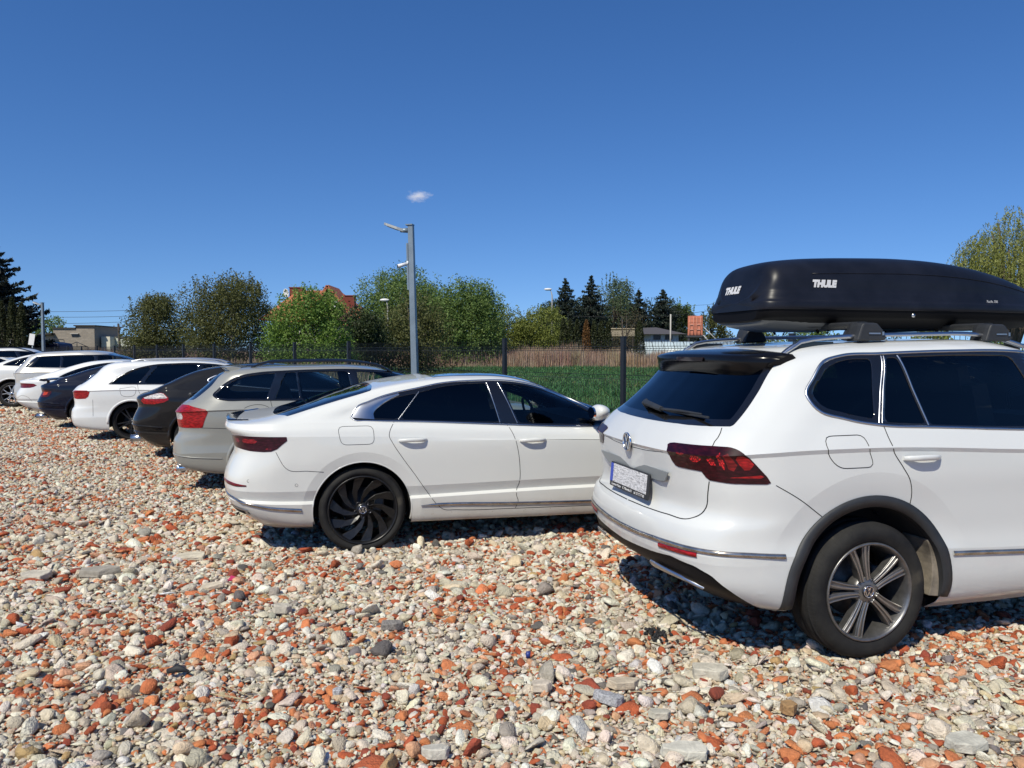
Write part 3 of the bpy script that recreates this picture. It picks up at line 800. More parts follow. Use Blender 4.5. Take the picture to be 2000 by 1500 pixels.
def car_mats():
    tm, nt, b = new_mat('tyre_rubber'); n = noise(nt, 30, 5); n2 = noise(nt, 5, 4); tc = nt.nodes.new('ShaderNodeTexCoord'); sx = nt.nodes.new('ShaderNodeSeparateXYZ'); nt.links.new(tc.outputs['Object'], sx.inputs[0])
    r = ramp(nt, n2.outputs['Fac'], [(.35, (.010, .010, .011)), (.60, (.024, .023, .021)), (.75, (.075, .065, .05))]); nt.links.new(r.outputs[0], b.inputs['Base Color'])
    b.inputs['Roughness'].default_value = .8; b.inputs['Specular IOR Level'].default_value = .25
    # tread sipes: blocks round the shoulder of the tyre
    an = math_n(nt, 'ARCTAN2', sx.outputs['Z'], sx.outputs['X']); tw = math_n(nt, 'GREATER_THAN', math_n(nt, 'SINE', math_n(nt, 'ADD', math_n(nt, 'MULTIPLY', an, 96.0), math_n(nt, 'MULTIPLY', sx.outputs['Y'], 60.0))), .45)
    rad = math_n(nt, 'SQRT', math_n(nt, 'ADD', math_n(nt, 'MULTIPLY', sx.outputs['X'], sx.outputs['X']), math_n(nt, 'MULTIPLY', sx.outputs['Z'], sx.outputs['Z'])))
    hh = math_n(nt, 'SUBTRACT', math_n(nt, 'MULTIPLY', n.outputs['Fac'], .35), math_n(nt, 'MULTIPLY', tw, math_n(nt, 'GREATER_THAN', rad, .330)))
    bump(nt, b, hh, .7, .006)
    d = dict(tyre=tm, gloss_black=mat('gloss_black', (.008, .008, .009), .08, 0, .6), liner=mat('wheelhouse_black', (.012, .012, .012), .9),
             chrome=mat('bright_chrome', (.75, .76, .78), .12, 1), satin=mat('satin_alloy', (.50, .51, .53), .28, 1), gap=mat('panel_gap_black', (.006, .006, .007), .9),
             fabric=mat('dark_seat_fabric', (.022, .022, .024), .85), disc=mat('brake_iron', (.10, .09, .08), .5, .7, var=.4, vscale=20), caliper=mat('caliper_grey', (.12, .12, .12), .6),
             bolt=mat('dark_bolt', (.05, .05, .055), .35, .6), mirror=mat('mirror_silver', (.8, .82, .85), .03, 1), plastic=mat('black_grained_plastic', (.022, .024, .027), .55, var=.3, vscale=6, bmp=.15, bscale=300),
             g_dark=glass('glass_privacy', (.035, .038, .040)), g_mid=glass('glass_tinted', (.60, .67, .64)), g_clear=glass('glass_clear', (.74, .82, .80)), g_rear=glass('glass_rear', (.02, .021, .023)),
             red=None)
    return d
def lamp_mat(name, col, rough=.08, lines=0, dark=None, scale=60):
    if name in MC: return MC[name]
    m, nt, b = new_mat(name)
    b.inputs['Base Color'].default_value = (*col, 1); b.inputs['Roughness'].default_value = .3; b.inputs['Specular IOR Level'].default_value = .2; b.inputs['Coat Weight'].default_value = .4; b.inputs['Coat Roughness'].default_value = .02
    if not lines:       # moulded optics behind the lens
        w_ = nt.nodes.new('ShaderNodeTexVoronoi'); w_.inputs['Scale'].default_value = 26; tc = nt.nodes.new('ShaderNodeTexCoord'); mp = nt.nodes.new('ShaderNodeMapping'); mp.inputs['Scale'].default_value = (1, 1, 3.2); nt.links.new(tc.outputs['Object'], mp.inputs[0]); nt.links.new(mp.outputs[0], w_.inputs['Vector'])
        r = ramp(nt, w_.outputs['Distance'], [(.1, tuple(min(1, c * 1.25) for c in col)), (.7, tuple(c * .5 for c in col))]); nt.links.new(r.outputs[0], b.inputs['Base Color'])
    if lines:
        tc = nt.nodes.new('ShaderNodeTexCoord'); v = nt.nodes.new('ShaderNodeTexVoronoi'); v.inputs['Scale'].default_value = scale; nt.links.new(tc.outputs['Object'], v.inputs['Vector'])
        r = ramp(nt, v.outputs['Distance'], [(.2, tuple(min(1, c * 2.4) for c in col)), (.6, dark or tuple(c * .4 for c in col))]); nt.links.new(r.outputs[0], b.inputs['Base Color'])
    MC[name] = m; return m
M0 = car_mats()
# ================================================================ beyond the car park
rng = np.random.default_rng(21); random.seed(5)
def WX(px, D): return (px - 1000) / 1500 * D
def WZ(py, D): return 1.6 + (685 - py) / 1500 * D
FD = Vector((-.667, .743, 0)).normalized(); FP = Vector((1.55, 10.7, 0)); FN = Vector((FD.y, -FD.x, 0))      # fence line
FN = -FN if FN.y < 0 else FN
# sheets beyond the fence
def sheet(name, pts, z, m, kind='structure'):
    b_ = MB(); b_.prism([(x, y) for x, y in pts], z - .05, z, axis='Z'); o = b_.done(name, m); tag(o, kind=kind); return o
fa_, fb_ = FP - FD * 40 + FN * .45, FP + FD * 110 + FN * .45
soil = mat('field_soil', (.055, .075, .03), .95, var=.4, vscale=.6)
sheet('field', [(fa_.x, fa_.y), (fa_.x + 120, fa_.y + 20), (150, 58), (-20, 60), (fb_.x, fb_.y)], .006, soil)
sheet('meadow', [(-160, 63), (200, 61), (260, 420), (-330, 420)], .004, mat('rough_grass_soil', (.10, .105, .045), .95, var=.5, vscale=.15))
# ---- blades and reeds
def blades(n, h, spread, wd, rng, lean=.35, seg=3):
    V, F = [], []
    for i in range(n):
        x0, y0 = rng.normal(0, spread, 2); a = rng.uniform(0, 2 * PI); l = rng.uniform(.05, lean); hh = h * rng.uniform(.65, 1.1); ca, sa = math.cos(a), math.sin(a); b = a + PI / 2 + rng.normal(0, .5)
        o = len(V)
        for k in range(seg + 1):
            t = k / seg; r = l * hh * t ** 2; w_ = wd * (1 - .75 * t)
            px, py, pz = x0 + ca * r, y0 + sa * r, hh * t * (1 - .12 * l * t)
            V += [(px - math.cos(b) * w_, py - math.sin(b) * w_, pz), (px + math.cos(b) * w_, py + math.sin(b) * w_, pz)]
        for k in range(seg): F.append((o + 2 * k, o + 2 * k + 1, o + 2 * k + 3, o + 2 * k + 2))
    return np.array(V), np.array(F)
def blade_mat(name, transl=.3, rough=.6):
    m, nt, b = new_mat(name); at = nt.nodes.new('ShaderNodeAttribute'); at.attribute_type = 'INSTANCER'; at.attribute_name = 'col'
    nt.links.new(at.outputs['Color'], b.inputs['Base Color']); b.inputs['Roughness'].default_value = rough; b.inputs['Specular IOR Level'].default_value = .25
    tr = nt.nodes.new('ShaderNodeBsdfTranslucent'); nt.links.new(at.outputs['Color'], tr.inputs[0]); mx = nt.nodes.new('ShaderNodeMixShader'); mx.inputs[0].default_value = transl
    nt.links.new(b.outputs[0], mx.inputs[1]); nt.links.new(tr.outputs[0], mx.inputs[2]); nt.links.new(mx.outputs[0], nt.nodes['Material Output'].inputs[0]); return m
def beyond(x, y, off=.5): return (x - FP.x) * FN.x + (y - FP.y) * FN.y > off
T_ = [blades(16, 1.0, .16, .016, rng, .45) for _ in range(6)]
def field_pts(d0, d1, dens, xa, xb):
    n = int(dens * (xb - xa) / 2 * (d1 * d1 - d0 * d0)); d = np.sqrt(rng.uniform(d0 * d0, d1 * d1, n)); x = rng.uniform(xa, xb, n) * d; k = beyond(x, d); return x[k], d[k]
P_, S_, C_ = [], [], []
for d0, d1, dens, hgt, sp_ in ((6, 20, 34, .43, 1.0), (20, 36, 15, .45, 1.5), (36, 58, 7, .46, 2.3)):
    x, y = field_pts(d0, d1, dens, -.42, .62); n = len(x); P_.append(np.c_[x, y, np.zeros(n)]); wv = 1 + .18 * np.sin(x * .9 + y * .5) * np.sin(y * .7)
    S_.append(np.c_[np.full(n, sp_), np.full(n, sp_), hgt * wv * rng.uniform(.8, 1.15, n)])
    c = np.array([(.068, .165, .060)]) * rng.normal(1, .22, (n, 1)) * np.array([[1, 1, 1]]) + rng.normal(0, .008, (n, 3)); c[:, 0] *= np.where(rng.random(n) < .10, 2.2, 1); C_.append(np.clip(c, .01, .5))
P_, S_, C_ = map(np.concatenate, (P_, S_, C_)); n = len(P_)
cr_ = scatter('crop', T_, P_, np.c_[np.zeros(n), np.zeros(n), rng.uniform(0, 2 * PI, n)], S_, rng.integers(0, 6, n), C_, blade_mat('young_cereal_leaf'))
tag(cr_, 'young green cereal crop growing in the field behind the mesh fence', 'crop', kind='stuff')
T_ = [blades(34, 1.0, .34, .018, rng, .22, 2) for _ in range(5)]
n = 6400; x = rng.uniform(-46, 30, n); y = 58.0 + rng.uniform(0, 1, n) ** 1.0 * 6.0 + 1.2 * np.sin(x * .3) + .6 * np.sin(x * 1.1) - np.abs(rng.normal(0, 1.4, n)) * (rng.random(n) < .25)
C_ = np.clip(np.array([(.36, .235, .165)]) * rng.normal(1, .2, (n, 1)) + rng.normal(0, .015, (n, 3)), .03, .6); pale = (rng.random(n) < .35)[:, None]; C_ = np.where(pale, C_ * np.array([1.15, 1.4, 1.45]), C_)
rd_ = scatter('reeds', T_, np.c_[x, y, np.zeros(n)], np.c_[np.zeros(n), np.zeros(n), rng.uniform(0, 2 * PI, n)], np.c_[np.ones(n), np.ones(n), (1.50 + .22 * np.sin(x * .4) + .14 * np.sin(x * 1.7)) * np.where(y < 58, .5, 1.0) * rng.uniform(.6, 1.18, n)], rng.integers(0, 5, n), C_, blade_mat('dry_stalk', .2, .8))
tag(rd_, 'band of dry reddish-brown weed stalks between the green crop and the trees', 'dry weeds', kind='stuff')
T_ = [blades(30, 1.0, .30, .02, rng, .3, 2) for _ in range(4)]
n = 2600; t = rng.uniform(14, 75, n); o_ = rng.uniform(.6, 7, n); x = FP.x + FD.x * t + FN.x * o_; y = FP.y + FD.y * t + FN.y * o_; k = (x / y < -.20); x, y = x[k], y[k]; n = len(x)
C_ = np.clip(np.array([(.34, .265, .18)]) * rng.normal(1, .25, (n, 1)) + rng.normal(0, .02, (n, 3)), .03, .6)
rd2 = scatter('weeds', T_, np.c_[x, y, np.zeros(n)], np.c_[np.zeros(n), np.zeros(n), rng.uniform(0, 2 * PI, n)], np.c_[np.ones(n), np.ones(n), rng.uniform(.5, 1.25, n)], rng.integers(0, 4, n), C_, blade_mat('dry_weed', .2, .8))
tag(rd2, 'straw-coloured dry weeds under the trees along the left stretch of fence', 'dry weeds', kind='stuff')
# ---- fence
fm = mat('anthracite_fence_steel', (.018, .021, .026), .45, .2)
fr = empty('fence', (FP.x, FP.y, 0), math.atan2(FD.y, FD.x)); tag(fr, 'long dark steel mesh fence with square posts behind the row of cars', 'fence')
zz = [.08, .24, .27, .30, .72, .75, .78, 1.20, 1.23, 1.26, 1.60, 1.63, 1.66, 1.76]; yy = [0, 0, -.028, 0, 0, -.028, 0, 0, -.028, 0, 0, -.028, 0, 0]
m = MB()
for x in np.arange(.05, 2.46, .05): m.tube([(x, b, a) for a, b in zip(zz, yy)], .0030, 4, False)
for z, y in ((.24, 0), (.30, 0), (.72, 0), (.78, 0), (1.20, 0), (1.26, 0), (1.60, 0), (1.66, 0), (.27, -.028), (1.63, -.028)): m.tube([(.03, y, z), (2.47, y, z)], .0036, 4, False)
pan = m.done('mesh_panel', fm, fr)
m = MB(); m.box((0, 0, .895), (.06, .06, 1.79)); m.box((0, 0, 1.795), (.066, .066, .012)); m.box((0, -.036, 1.63), (.05, .012, .03)); m.box((0, -.036, .27), (.05, .012, .03)); m.tube([(0, -.04, 1.63), (0, -.052, 1.63)], .010, 8); pst = m.done('fence_post', fm, fr)
for k in range(-4, 28):
    a = pan if k == -4 else pan.copy(); p = pst if k == -4 else pst.copy()
    if k > -4: C.objects.link(a); C.objects.link(p); a.parent = fr; p.parent = fr
    a.location = (k * 2.5, 0, 0); p.location = (k * 2.5, 0, 0)
# ---- lamp posts of the car park
galv = mat('galvanised_grey_steel', (.20, .25, .29), .45, .35, var=.2, vscale=3)
def lamp(loc, h, label, cam_=True, rz=0, wd=.12):
    e = empty('lamp_post', (loc[0], loc[1], 0), rz); tag(e, label, 'lamp post', 'lamp posts of the car park')
    m = MB(); m.box((0, 0, h / 2), (wd, wd, h), taper=.80); m.done('pole', galv, e, bevel=.008)
    m = MB(); m.box((-.02, 0, h + .01), (wd * 1.1, wd * 1.1, .02)); m.tube([(-.05, 0, h - .09), (-.20, -.01, h - .08)], [.045, .038], 10); m.done('bracket', galv, e)
    hd = empty('lamp_head', parent=e)
    m = MB(); P = [(-.14, -.045), (-.25, -.08), (-.44, -.11), (-.50, -.06), (-.50, .06), (-.44, .11), (-.25, .08), (-.14, .045)]
    A = [m.bm.verts.new((x, y, h - .115 + .40 * (-.14 - x))) for x, y in P]; B_ = [m.bm.verts.new((x * 1.0, y * .8, h - .060 + .38 * (-.14 - x))) for x, y in P]
    m.bm.faces.new(A); m.bm.faces.new(B_)
    for i in range(8): m.bm.faces.new((A[i], A[(i + 1) % 8], B_[(i + 1) % 8], B_[i]))
    m.done('head_housing', mat('lamp_grey', (.24, .26, .27), .5), hd, bevel=.006)
    m = MB(); A = [m.bm.verts.new((x, y, h - .119 + .40 * (-.14 - x))) for x, y in ((-.26, -.06), (-.43, -.085), (-.43, .085), (-.26, .06))]; B_ = [m.bm.verts.new(v.co + Vector((0, 0, -.006))) for v in A]
    m.bm.faces.new(A); m.bm.faces.new(B_[::-1])
    for i in range(4): m.bm.faces.new((A[i], B_[i], B_[(i + 1) % 4], A[(i + 1) % 4]))
    m.done('lamp_lens', mat('lamp_led_lens', (.45, .42, .33), .3), hd)
    if cam_:
        cz = WZ(518, loc[1]); ce = empty('security_camera', parent=e)
        wh = mat('camera_white', (.75, .75, .74), .35)
        m = MB(); m.tube([(-wd / 2, -.02, cz + .03), (-wd / 2 - .03, -.03, cz + .03)], .045, 12); m.tube([(-wd / 2 - .03, -.03, cz + .03), (-wd / 2 - .08, -.06, cz + .01)], .016, 8); m.tube([(-wd / 2 - .04, -.04, cz + .015), (-wd / 2 - .17, -.12, cz - .03)], [.030, .036], 14); m.done('camera_body', wh, ce)
        m = MB(); m.tube([(-wd / 2 - .168, -.119, cz - .0295), (-wd / 2 - .176, -.124, cz - .032)], .030, 14); m.done('camera_lens', mat('camera_lens_black', (.01, .01, .012), .1), ce)
        m = MB(); m.tube([(-wd / 2 - .01, -.03, cz), (-wd / 2 - .012, -.03, cz - .35)], .008, 6); m.box((-wd / 2 - .01, -.02, h - .75), (.03, .06, .85)); m.done('cable_duct', galv, e)
    return e
l1 = lamp((WX(813, 14.15), 14.15), WZ(442, 14.15), 'grey square lamp post with a white security camera behind the parked cars', rz=R(-12))
l1.rotation_euler = (0, R(-1.3), R(-12))
lamp((WX(86, 37), 37), WZ(592, 37), 'distant grey square lamp post rising behind the leftmost cars', False, rz=R(-12), wd=.13)
# ---- trees
def leaf_mat(name, c0, c1, transl=.35):
    m, nt, b = new_mat(name); at = nt.nodes.new('ShaderNodeAttribute'); at.attribute_name = 'tone'
    r = ramp(nt, at.outputs['Fac'], [(0, c0), (1, c1)]); nt.links.new(r.outputs[0], b.inputs['Base Color']); b.inputs['Roughness'].default_value = .55; b.inputs['Specular IOR Level'].default_value = .3
    tr = nt.nodes.new('ShaderNodeBsdfTranslucent'); nt.links.new(r.outputs[0], tr.inputs[0]); mx = nt.nodes.new('ShaderNodeMixShader'); mx.inputs[0].default_value = transl
    nt.links.new(b.outputs[0], mx.inputs[1]); nt.links.new(tr.outputs[0], mx.inputs[2]); nt.links.new(mx.outputs[0], nt.nodes['Material Output'].inputs[0]); return m
bark = mat('brown_bark', (.09, .07, .055), .9, var=.4, vscale=12); pale_bark = mat('pale_bark', (.34, .31, .27), .85, var=.4, vscale=9)
def leaf_quads(cen, size, rng, asp=.55, droop=0, upn=.0):
    n = len(cen); d = rng.normal(size=(n, 3)); d[:, 2] = d[:, 2] * (1 - droop) - droop * 2.0; d /= np.linalg.norm(d, axis=1, keepdims=True)
    e = rng.normal(size=(n, 3)); e -= (e * d).sum(1, keepdims=True) * d; e /= np.linalg.norm(e, axis=1, keepdims=True)
    s = (size * rng.uniform(.7, 1.3, n))[:, None]; a = d * s * .5; b = e * s * .5 * asp
    V = np.stack([cen - a, cen + b * 1.0, cen + a, cen - b * 1.0], 1).reshape(-1, 3); F = np.arange(4 * n).reshape(n, 4); return V, F
def broadleaf(loc, h, wd, mt, label, group=None, leaves=9000, leaf=.12, blobs=16, base=.12, trunk=bark, clump=10, sig=.16, shoots=0, seed=0, stems=1, droop=0, dp=None, fill=.55, top=1.0, name='tree', asp=.55, hang=0):
    rg = np.random.default_rng(seed + 100); e = empty(name, (loc[0], loc[1], 0), 0); tag(e, label, 'bush' if name == 'bush' else 'tree', group)
    dp = dp or wd; r = wd / 2; ch = h * (1 - base); cz0 = h * base
    # lumps of foliage arranged over an egg-shaped crown
    B_ = []
    for i in range(blobs):
        u = rg.uniform(-1, 1); a = rg.uniform(0, 2 * PI); q = math.sqrt(1 - u ** 4) * rg.uniform(.45, .82)
        prof = (1 - .25 * max(0, u) ** 2) * (1 if u < 0 else top + (1 - top) * (1 - u))
        B_.append((q * math.cos(a) * r * prof, q * math.sin(a) * dp / 2 * prof, cz0 + ch * (.5 + .40 * u), rg.uniform(.26, .44) * min(r, ch * .5) * 1.0))
    B_.append((0, 0, cz0 + ch * .5, fill * min(r, ch / 2) * 1.15)); B_.append((0, 0, cz0 + ch * .25, fill * min(r, ch / 2)))
    B_ = np.array(B_); nc = leaves // clump; w_ = B_[:, 3] ** 2; k = rg.choice(len(B_), nc, p=w_ / w_.sum())
    dr = rg.normal(size=(nc, 3)); dr /= np.linalg.norm(dr, axis=1, keepdims=True); rr = rg.uniform(.55, 1.08, nc) ** .6
    cc = B_[k, :3] + dr * (B_[k, 3] * rr)[:, None]; cc[:, 2] = np.maximum(cc[:, 2], h * base * .6 + .05)
    cen = np.repeat(cc, clump, 0) + rg.normal(0, sig, (nc * clump, 3)) * np.array([1, 1, 1 if not droop else 1.4])
    if hang: cen[:, 2] -= np.abs(rg.normal(0, hang, len(cen)))
    tone = np.repeat(np.clip(rg.normal(.5, .25, nc), 0, 1), clump)
    if shoots:
        for _ in range(shoots):
            a = rg.uniform(-.75, .75); x0 = a * r; y0 = rg.uniform(-.4, .4) * dp / 2; z0 = cz0 + ch * (.5 + .46 * math.sqrt(max(0, 1 - a * a))) * .94; L = rg.uniform(.08, .20) * h; n_ = int(L / leaf * 5)
            t = rg.random(n_); cen = np.r_[cen, np.c_[x0 + rg.normal(0, .04, n_) + t * rg.normal(0, .12), y0 + rg.normal(0, .04, n_), z0 + t * L]]; tone = np.r_[tone, rg.uniform(.5, 1, n_)]
    V, F = leaf_quads(cen, leaf, rg, asp, droop)
    mesh_np('crown', V, F, mt, e, attrs=[('tone', 'FACE', 'FLOAT', tone)])
    m = MB()
    for s_ in range(stems):
        ox, oy = (rg.normal(0, .12 * r), rg.normal(0, .1 * r)) if stems > 1 else (0, 0); tr_ = max(.05, h * .022) / math.sqrt(stems) * 1.1
        lean = rg.normal(0, .10 * r, 2) if stems > 1 else rg.normal(0, .04 * r, 2)
        pts = [(ox * .4, oy * .4, 0), (ox + lean[0] * .4, oy + lean[1] * .4, h * .3), (ox + lean[0] * 1.2, oy + lean[1], h * .62), (ox + lean[0] * 1.5, oy + lean[1] * 1.4, h * .86)]
        m.tube(pts, [tr_, tr_ * .8, tr_ * .45, tr_ * .15], 8)
        for b_ in B_[:max(4, 10 // stems)]:
            z0 = min(b_[2] * .6, h * .6); m.tube([(ox + lean[0] * .6, oy + lean[1] * .6, z0), ((ox + b_[0]) * .5, (oy + b_[1]) * .5, (z0 + b_[2]) * .52), (b_[0], b_[1], b_[2])], [tr_ * .45, tr_ * .28, tr_ * .1], 5)
    m.done('trunk', trunk, e); return e
def conifer(loc, h, wd, mt, label, seed=0, tiers=30, leaf=.34, group=None, dens=1.0, base=.06, sag=.35, power=.80):
    rg = np.random.default_rng(seed + 500); e = empty('conifer', (loc[0], loc[1], 0)); tag(e, label, 'conifer', group)
    cen, tone = [], []; m = MB(); m.tube([(0, 0, 0), (0, 0, h * .5), (0, 0, h * .97)], [h * .022, h * .014, h * .002], 8)
    for i in range(tiers):
        t = (i + .5) / tiers; z = h * (base + (1 - base) * t); rad = wd * .98 * (1 - t) ** power * rg.uniform(.70, 1.18) + .05 * wd * (1 - t)
        nb = max(5, int(13 * (1 - t) + 5))
        for j in range(nb):
            a = 2 * PI * (j + rg.random()) / nb; L = rad * rg.uniform(.60, 1.15); z = h * (base + (1 - base) * (t + rg.uniform(-.6, .6) / tiers)); n_ = int(dens * (10 + 46 * L / (wd / 2 + .01) * (wd / 4.0) ** .5)); s = rg.random(n_) ** .7
            dz = -sag * L * s + .30 * L * s ** 3; w_ = .16 * L * (1 - s) + .05
            x = math.cos(a) * L * s; y = math.sin(a) * L * s; q = rg.normal(0, 1, n_) * w_
            cen.append(np.c_[x - math.sin(a) * q, y + math.cos(a) * q, z + dz - np.abs(rg.normal(0, .04 + .03 * L, n_))]); tone.append(np.clip(np.full(n_, rg.normal(.45, .2)) + .25 * s, 0, 1))
            if L > .4: m.tube([(0, 0, z), (math.cos(a) * L * .6, math.sin(a) * L * .6, z - sag * L * .5)], [.03, .012], 4, False)
    n_ = 60; cen.append(np.c_[rg.normal(0, .06, n_), rg.normal(0, .06, n_), h * rg.uniform(.93, 1.0, n_)]); tone.append(np.full(n_, .6))
    cen = np.concatenate(cen); V, F = leaf_quads(cen, leaf, rg, .35, .15)
    mesh_np('crown', V, F, mt, e, attrs=[('tone', 'FACE', 'FLOAT', np.concatenate(tone))]); m.done('trunk', bark, e); return e
def thuja(loc, h, wd, mt, label, seed=0, group=None, leaf=.16, n=2600):
    rg = np.random.default_rng(seed + 900); e = empty('columnar_conifer', (loc[0], loc[1], 0)); tag(e, label, 'conifer', group)
    t = rg.random(n) ** .9; a = rg.uniform(0, 2 * PI, n); prof = wd / 2 * np.where(t < .12, .75 + t * 2, 1.0) * np.sqrt(np.clip(1 - np.clip(t - .35, 0, 1) / .66, .02, 1)) * (1 + .12 * np.sin(a * 5 + t * 9))
    r_ = prof * rg.uniform(.75, 1.05, n); cen = np.c_[np.cos(a) * r_, np.sin(a) * r_, t * h]; V, F = leaf_quads(cen, leaf, rg, .4, 0)
    mesh_np('crown', V, F, mt, e, attrs=[('tone', 'FACE', 'FLOAT', np.clip(rg.normal(.45, .22, n), 0, 1))]); m = MB(); m.tube([(0, 0, 0), (0, 0, h * .6)], [.07, .03], 6); m.done('trunk', bark, e)
def willow(loc, h, wd, mt, label, seed=0, leaves=15000, leaf=.20, hang=1.6, group=None, base=.15, dp=None):
    rg = np.random.default_rng(seed + 1300); e = empty('willow_tree', (loc[0], loc[1], 0)); tag(e, label, 'willow', group); r = wd / 2; dp = (dp or wd) / 2
    ns = leaves // 22; m = MB(); tips = []
    for i in range(14):
        a = rg.uniform(0, 2 * PI); q = rg.uniform(.2, .8); zt = h * rg.uniform(.62, .95) * (1 - .18 * q * q)
        p = [(0, 0, h * .16), (math.cos(a) * r * q * .35, math.sin(a) * dp * q * .35, h * .42), (math.cos(a) * r * q * .75, math.sin(a) * dp * q * .75, zt * .85), (math.cos(a) * r * q, math.sin(a) * dp * q, zt)]
        m.tube(p, [h * .028, h * .018, h * .009, h * .003], 6); tips.append(p[-1])
    m.tube([(0, 0, 0), (.1, 0, h * .2)], [h * .045, h * .036], 10)
    cen, tone = [], []
    u = rg.uniform(0, 1, ns) ** .5; a = rg.uniform(0, 2 * PI, ns); lob = 1 + .14 * np.sin(a * 5 + 1) + .08 * np.sin(a * 9)
    x0 = np.cos(a) * r * u * lob; y0 = np.sin(a) * dp * u * lob; z0 = h * (1 - .42 * (u * lob * .92) ** 2.2) * rg.uniform(.72, 1.0, ns) * (1 + .05 * np.sin(x0 * 1.7) * np.sin(y0 * 2.1))
    for i in range(ns):
        L = hang * rg.uniform(.4, 1.2); t = np.arange(22) / 22; dx, dy = rg.normal(0, .10, 2)
        out = .35 * (1 - np.exp(-3 * t)); nr_ = max(.2, math.hypot(x0[i], y0[i])); zz_ = z0[i] - L * t ** 1.3
        cen.append(np.c_[x0[i] + x0[i] / nr_ * out + dx * t + rg.normal(0, .03, 22), y0[i] + y0[i] / nr_ * out + dy * t + rg.normal(0, .03, 22), np.maximum(zz_, h * base * .7)]); tone.append(np.full(22, np.clip(rg.normal(.5, .25), 0, 1)))
    cen = np.concatenate(cen); V, F = leaf_quads(cen, leaf, rg, .30, .55); mesh_np('crown', V, F, mt, e, attrs=[('tone', 'FACE', 'FLOAT', np.concatenate(tone))]); m.done('trunk', bark, e); return e
olive = leaf_mat('olive_brown_leaf', (.065, .075, .022), (.17, .175, .060)); fresh = leaf_mat('fresh_green_leaf', (.075, .15, .022), (.22, .33, .065)); dark = leaf_mat('dark_green_leaf', (.022, .036, .012), (.055, .075, .025))
wil = leaf_mat('willow_leaf', (.080, .14, .030), (.21, .29, .085)); ygr = leaf_mat('yellow_green_leaf', (.11, .14, .026), (.27, .30, .07)); spr = leaf_mat('spruce_needle', (.006, .010, .008), (.022, .030, .024), .1)
spr2 = leaf_mat('blue_spruce_needle', (.012, .020, .014), (.038, .052, .038), .1); thj = leaf_mat('thuja_scale_leaf', (.020, .030, .010), (.055, .060, .020), .15); gold = leaf_mat('golden_willow_leaf', (.15, .17, .035), (.34, .35, .10)); brn = leaf_mat('withered_leaf', (.13, .065, .02), (.22, .11, .04), .2)
pgr = leaf_mat('pale_green_leaf', (.070, .10, .045), (.15, .20, .10))
def tr_px(x0, x1, top_, D): return (WX((x0 + x1) / 2, D), D), WZ(top_, D), (x1 - x0) / 1500 * D
def BL(x0, x1, top_, D, mt, label, **kw): l, h, w_ = tr_px(x0, x1, top_, D); return broadleaf(l, h, w_, mt, label, **kw)
BL(244, 372, 582, 46, olive, 'round dark olive tree standing between the cream building and the pale-stemmed tree', leaves=26000, leaf=.12, blobs=34, base=.04, sig=.16, seed=1, shoots=8, fill=.8)
BL(362, 540, 545, 40, olive, 'large olive-brown tree on three pale stems, left of the house with the red roof', leaves=40000, leaf=.105, blobs=44, base=.13, sig=.15, shoots=34, seed=2, stems=3, trunk=pale_bark, fill=.75)
BL(518, 690, 572, 30, fresh, 'bright fresh-green bushy tree in front of the red-roofed house', leaves=38000, leaf=.095, blobs=40, base=.01, sig=.12, shoots=30, seed=3, fill=.85, name='tree')
BL(655, 748, 600, 37, dark, 'small dark green tree right of the bright bushy tree', leaves=9000, leaf=.13, blobs=18, base=.05, sig=.14, seed=4, fill=.7)
BL(698, 890, 530, 64, wil, 'big rounded soft green tree directly behind the lamp post with the camera', leaves=46000, leaf=.20, blobs=44, base=.03, sig=.17, seed=61, fill=.95, hang=.22, asp=.42, droop=.2, clump=14)
BL(838, 990, 545, 60, wil, 'rounded green tree right of the lamp post, joined to the taller one', leaves=42000, leaf=.20, blobs=38, base=.03, sig=.17, seed=62, fill=.95, hang=.22, asp=.42, droop=.2, clump=14)
BL(738, 880, 575, 42, olive, 'olive-green shrubby tree low behind the lamp post and its fence post', leaves=15000, leaf=.13, blobs=30, base=.02, sig=.18, seed=5, stems=3, fill=.6)
BL(800, 960, 640, 66, dark, 'dark thicket at the foot of the rounded willow', leaves=9000, leaf=.18, blobs=20, base=.02, seed=6, fill=.7, name='bush')
BL(945, 1040, 598, 67, ygr, 'yellow-green shrub with a pointed brownish top right of the willows', leaves=22000, leaf=.15, blobs=28, base=.02, seed=7, fill=.9, shoots=6, top=.7)
BL(1005, 1112, 602, 68, ygr, 'yellow-green tall shrub with upright shoots beside the first dark spruce', leaves=30000, leaf=.15, blobs=34, base=.02, seed=8, shoots=22, fill=.95)
l, h_, w_ = tr_px(1070, 1138, 545, 95); conifer(l, h_, w_ * 1.1, spr2, 'leftmost of the dark spruces, next to the distant street lamp', 1, leaf=.32, dens=1.5)
l, h_, w_ = tr_px(1122, 1186, 540, 97); conifer(l, h_, w_ * 1.15, spr2, 'tallest dark spruce, touching the airy pale green tree', 2, leaf=.32, dens=1.5)
BL(1150, 1252, 548, 100, pgr, 'airy pale green tree with open top among the dark spruces', leaves=9500, leaf=.22, blobs=24, base=.15, sig=.35, shoots=16, seed=9, fill=.4)
l, h_, w_ = tr_px(1218, 1275, 567, 98); conifer(l, h_, w_ * 1.1, spr2, 'dark spruce right of the airy pale tree', 3, leaf=.32, dens=1.4)
l, h_, w_ = tr_px(1262, 1325, 566, 98); conifer(l, h_, w_ * 1.2, spr2, 'rightmost dark spruce, behind the small house with the grey hipped roof', 4, leaf=.32, dens=1.5)
BL(1300, 1362, 588, 108, wil, 'mid green tree between the last spruce and the orange container', leaves=7000, leaf=.24, blobs=18, base=.05, seed=10, shoots=5, fill=.75)
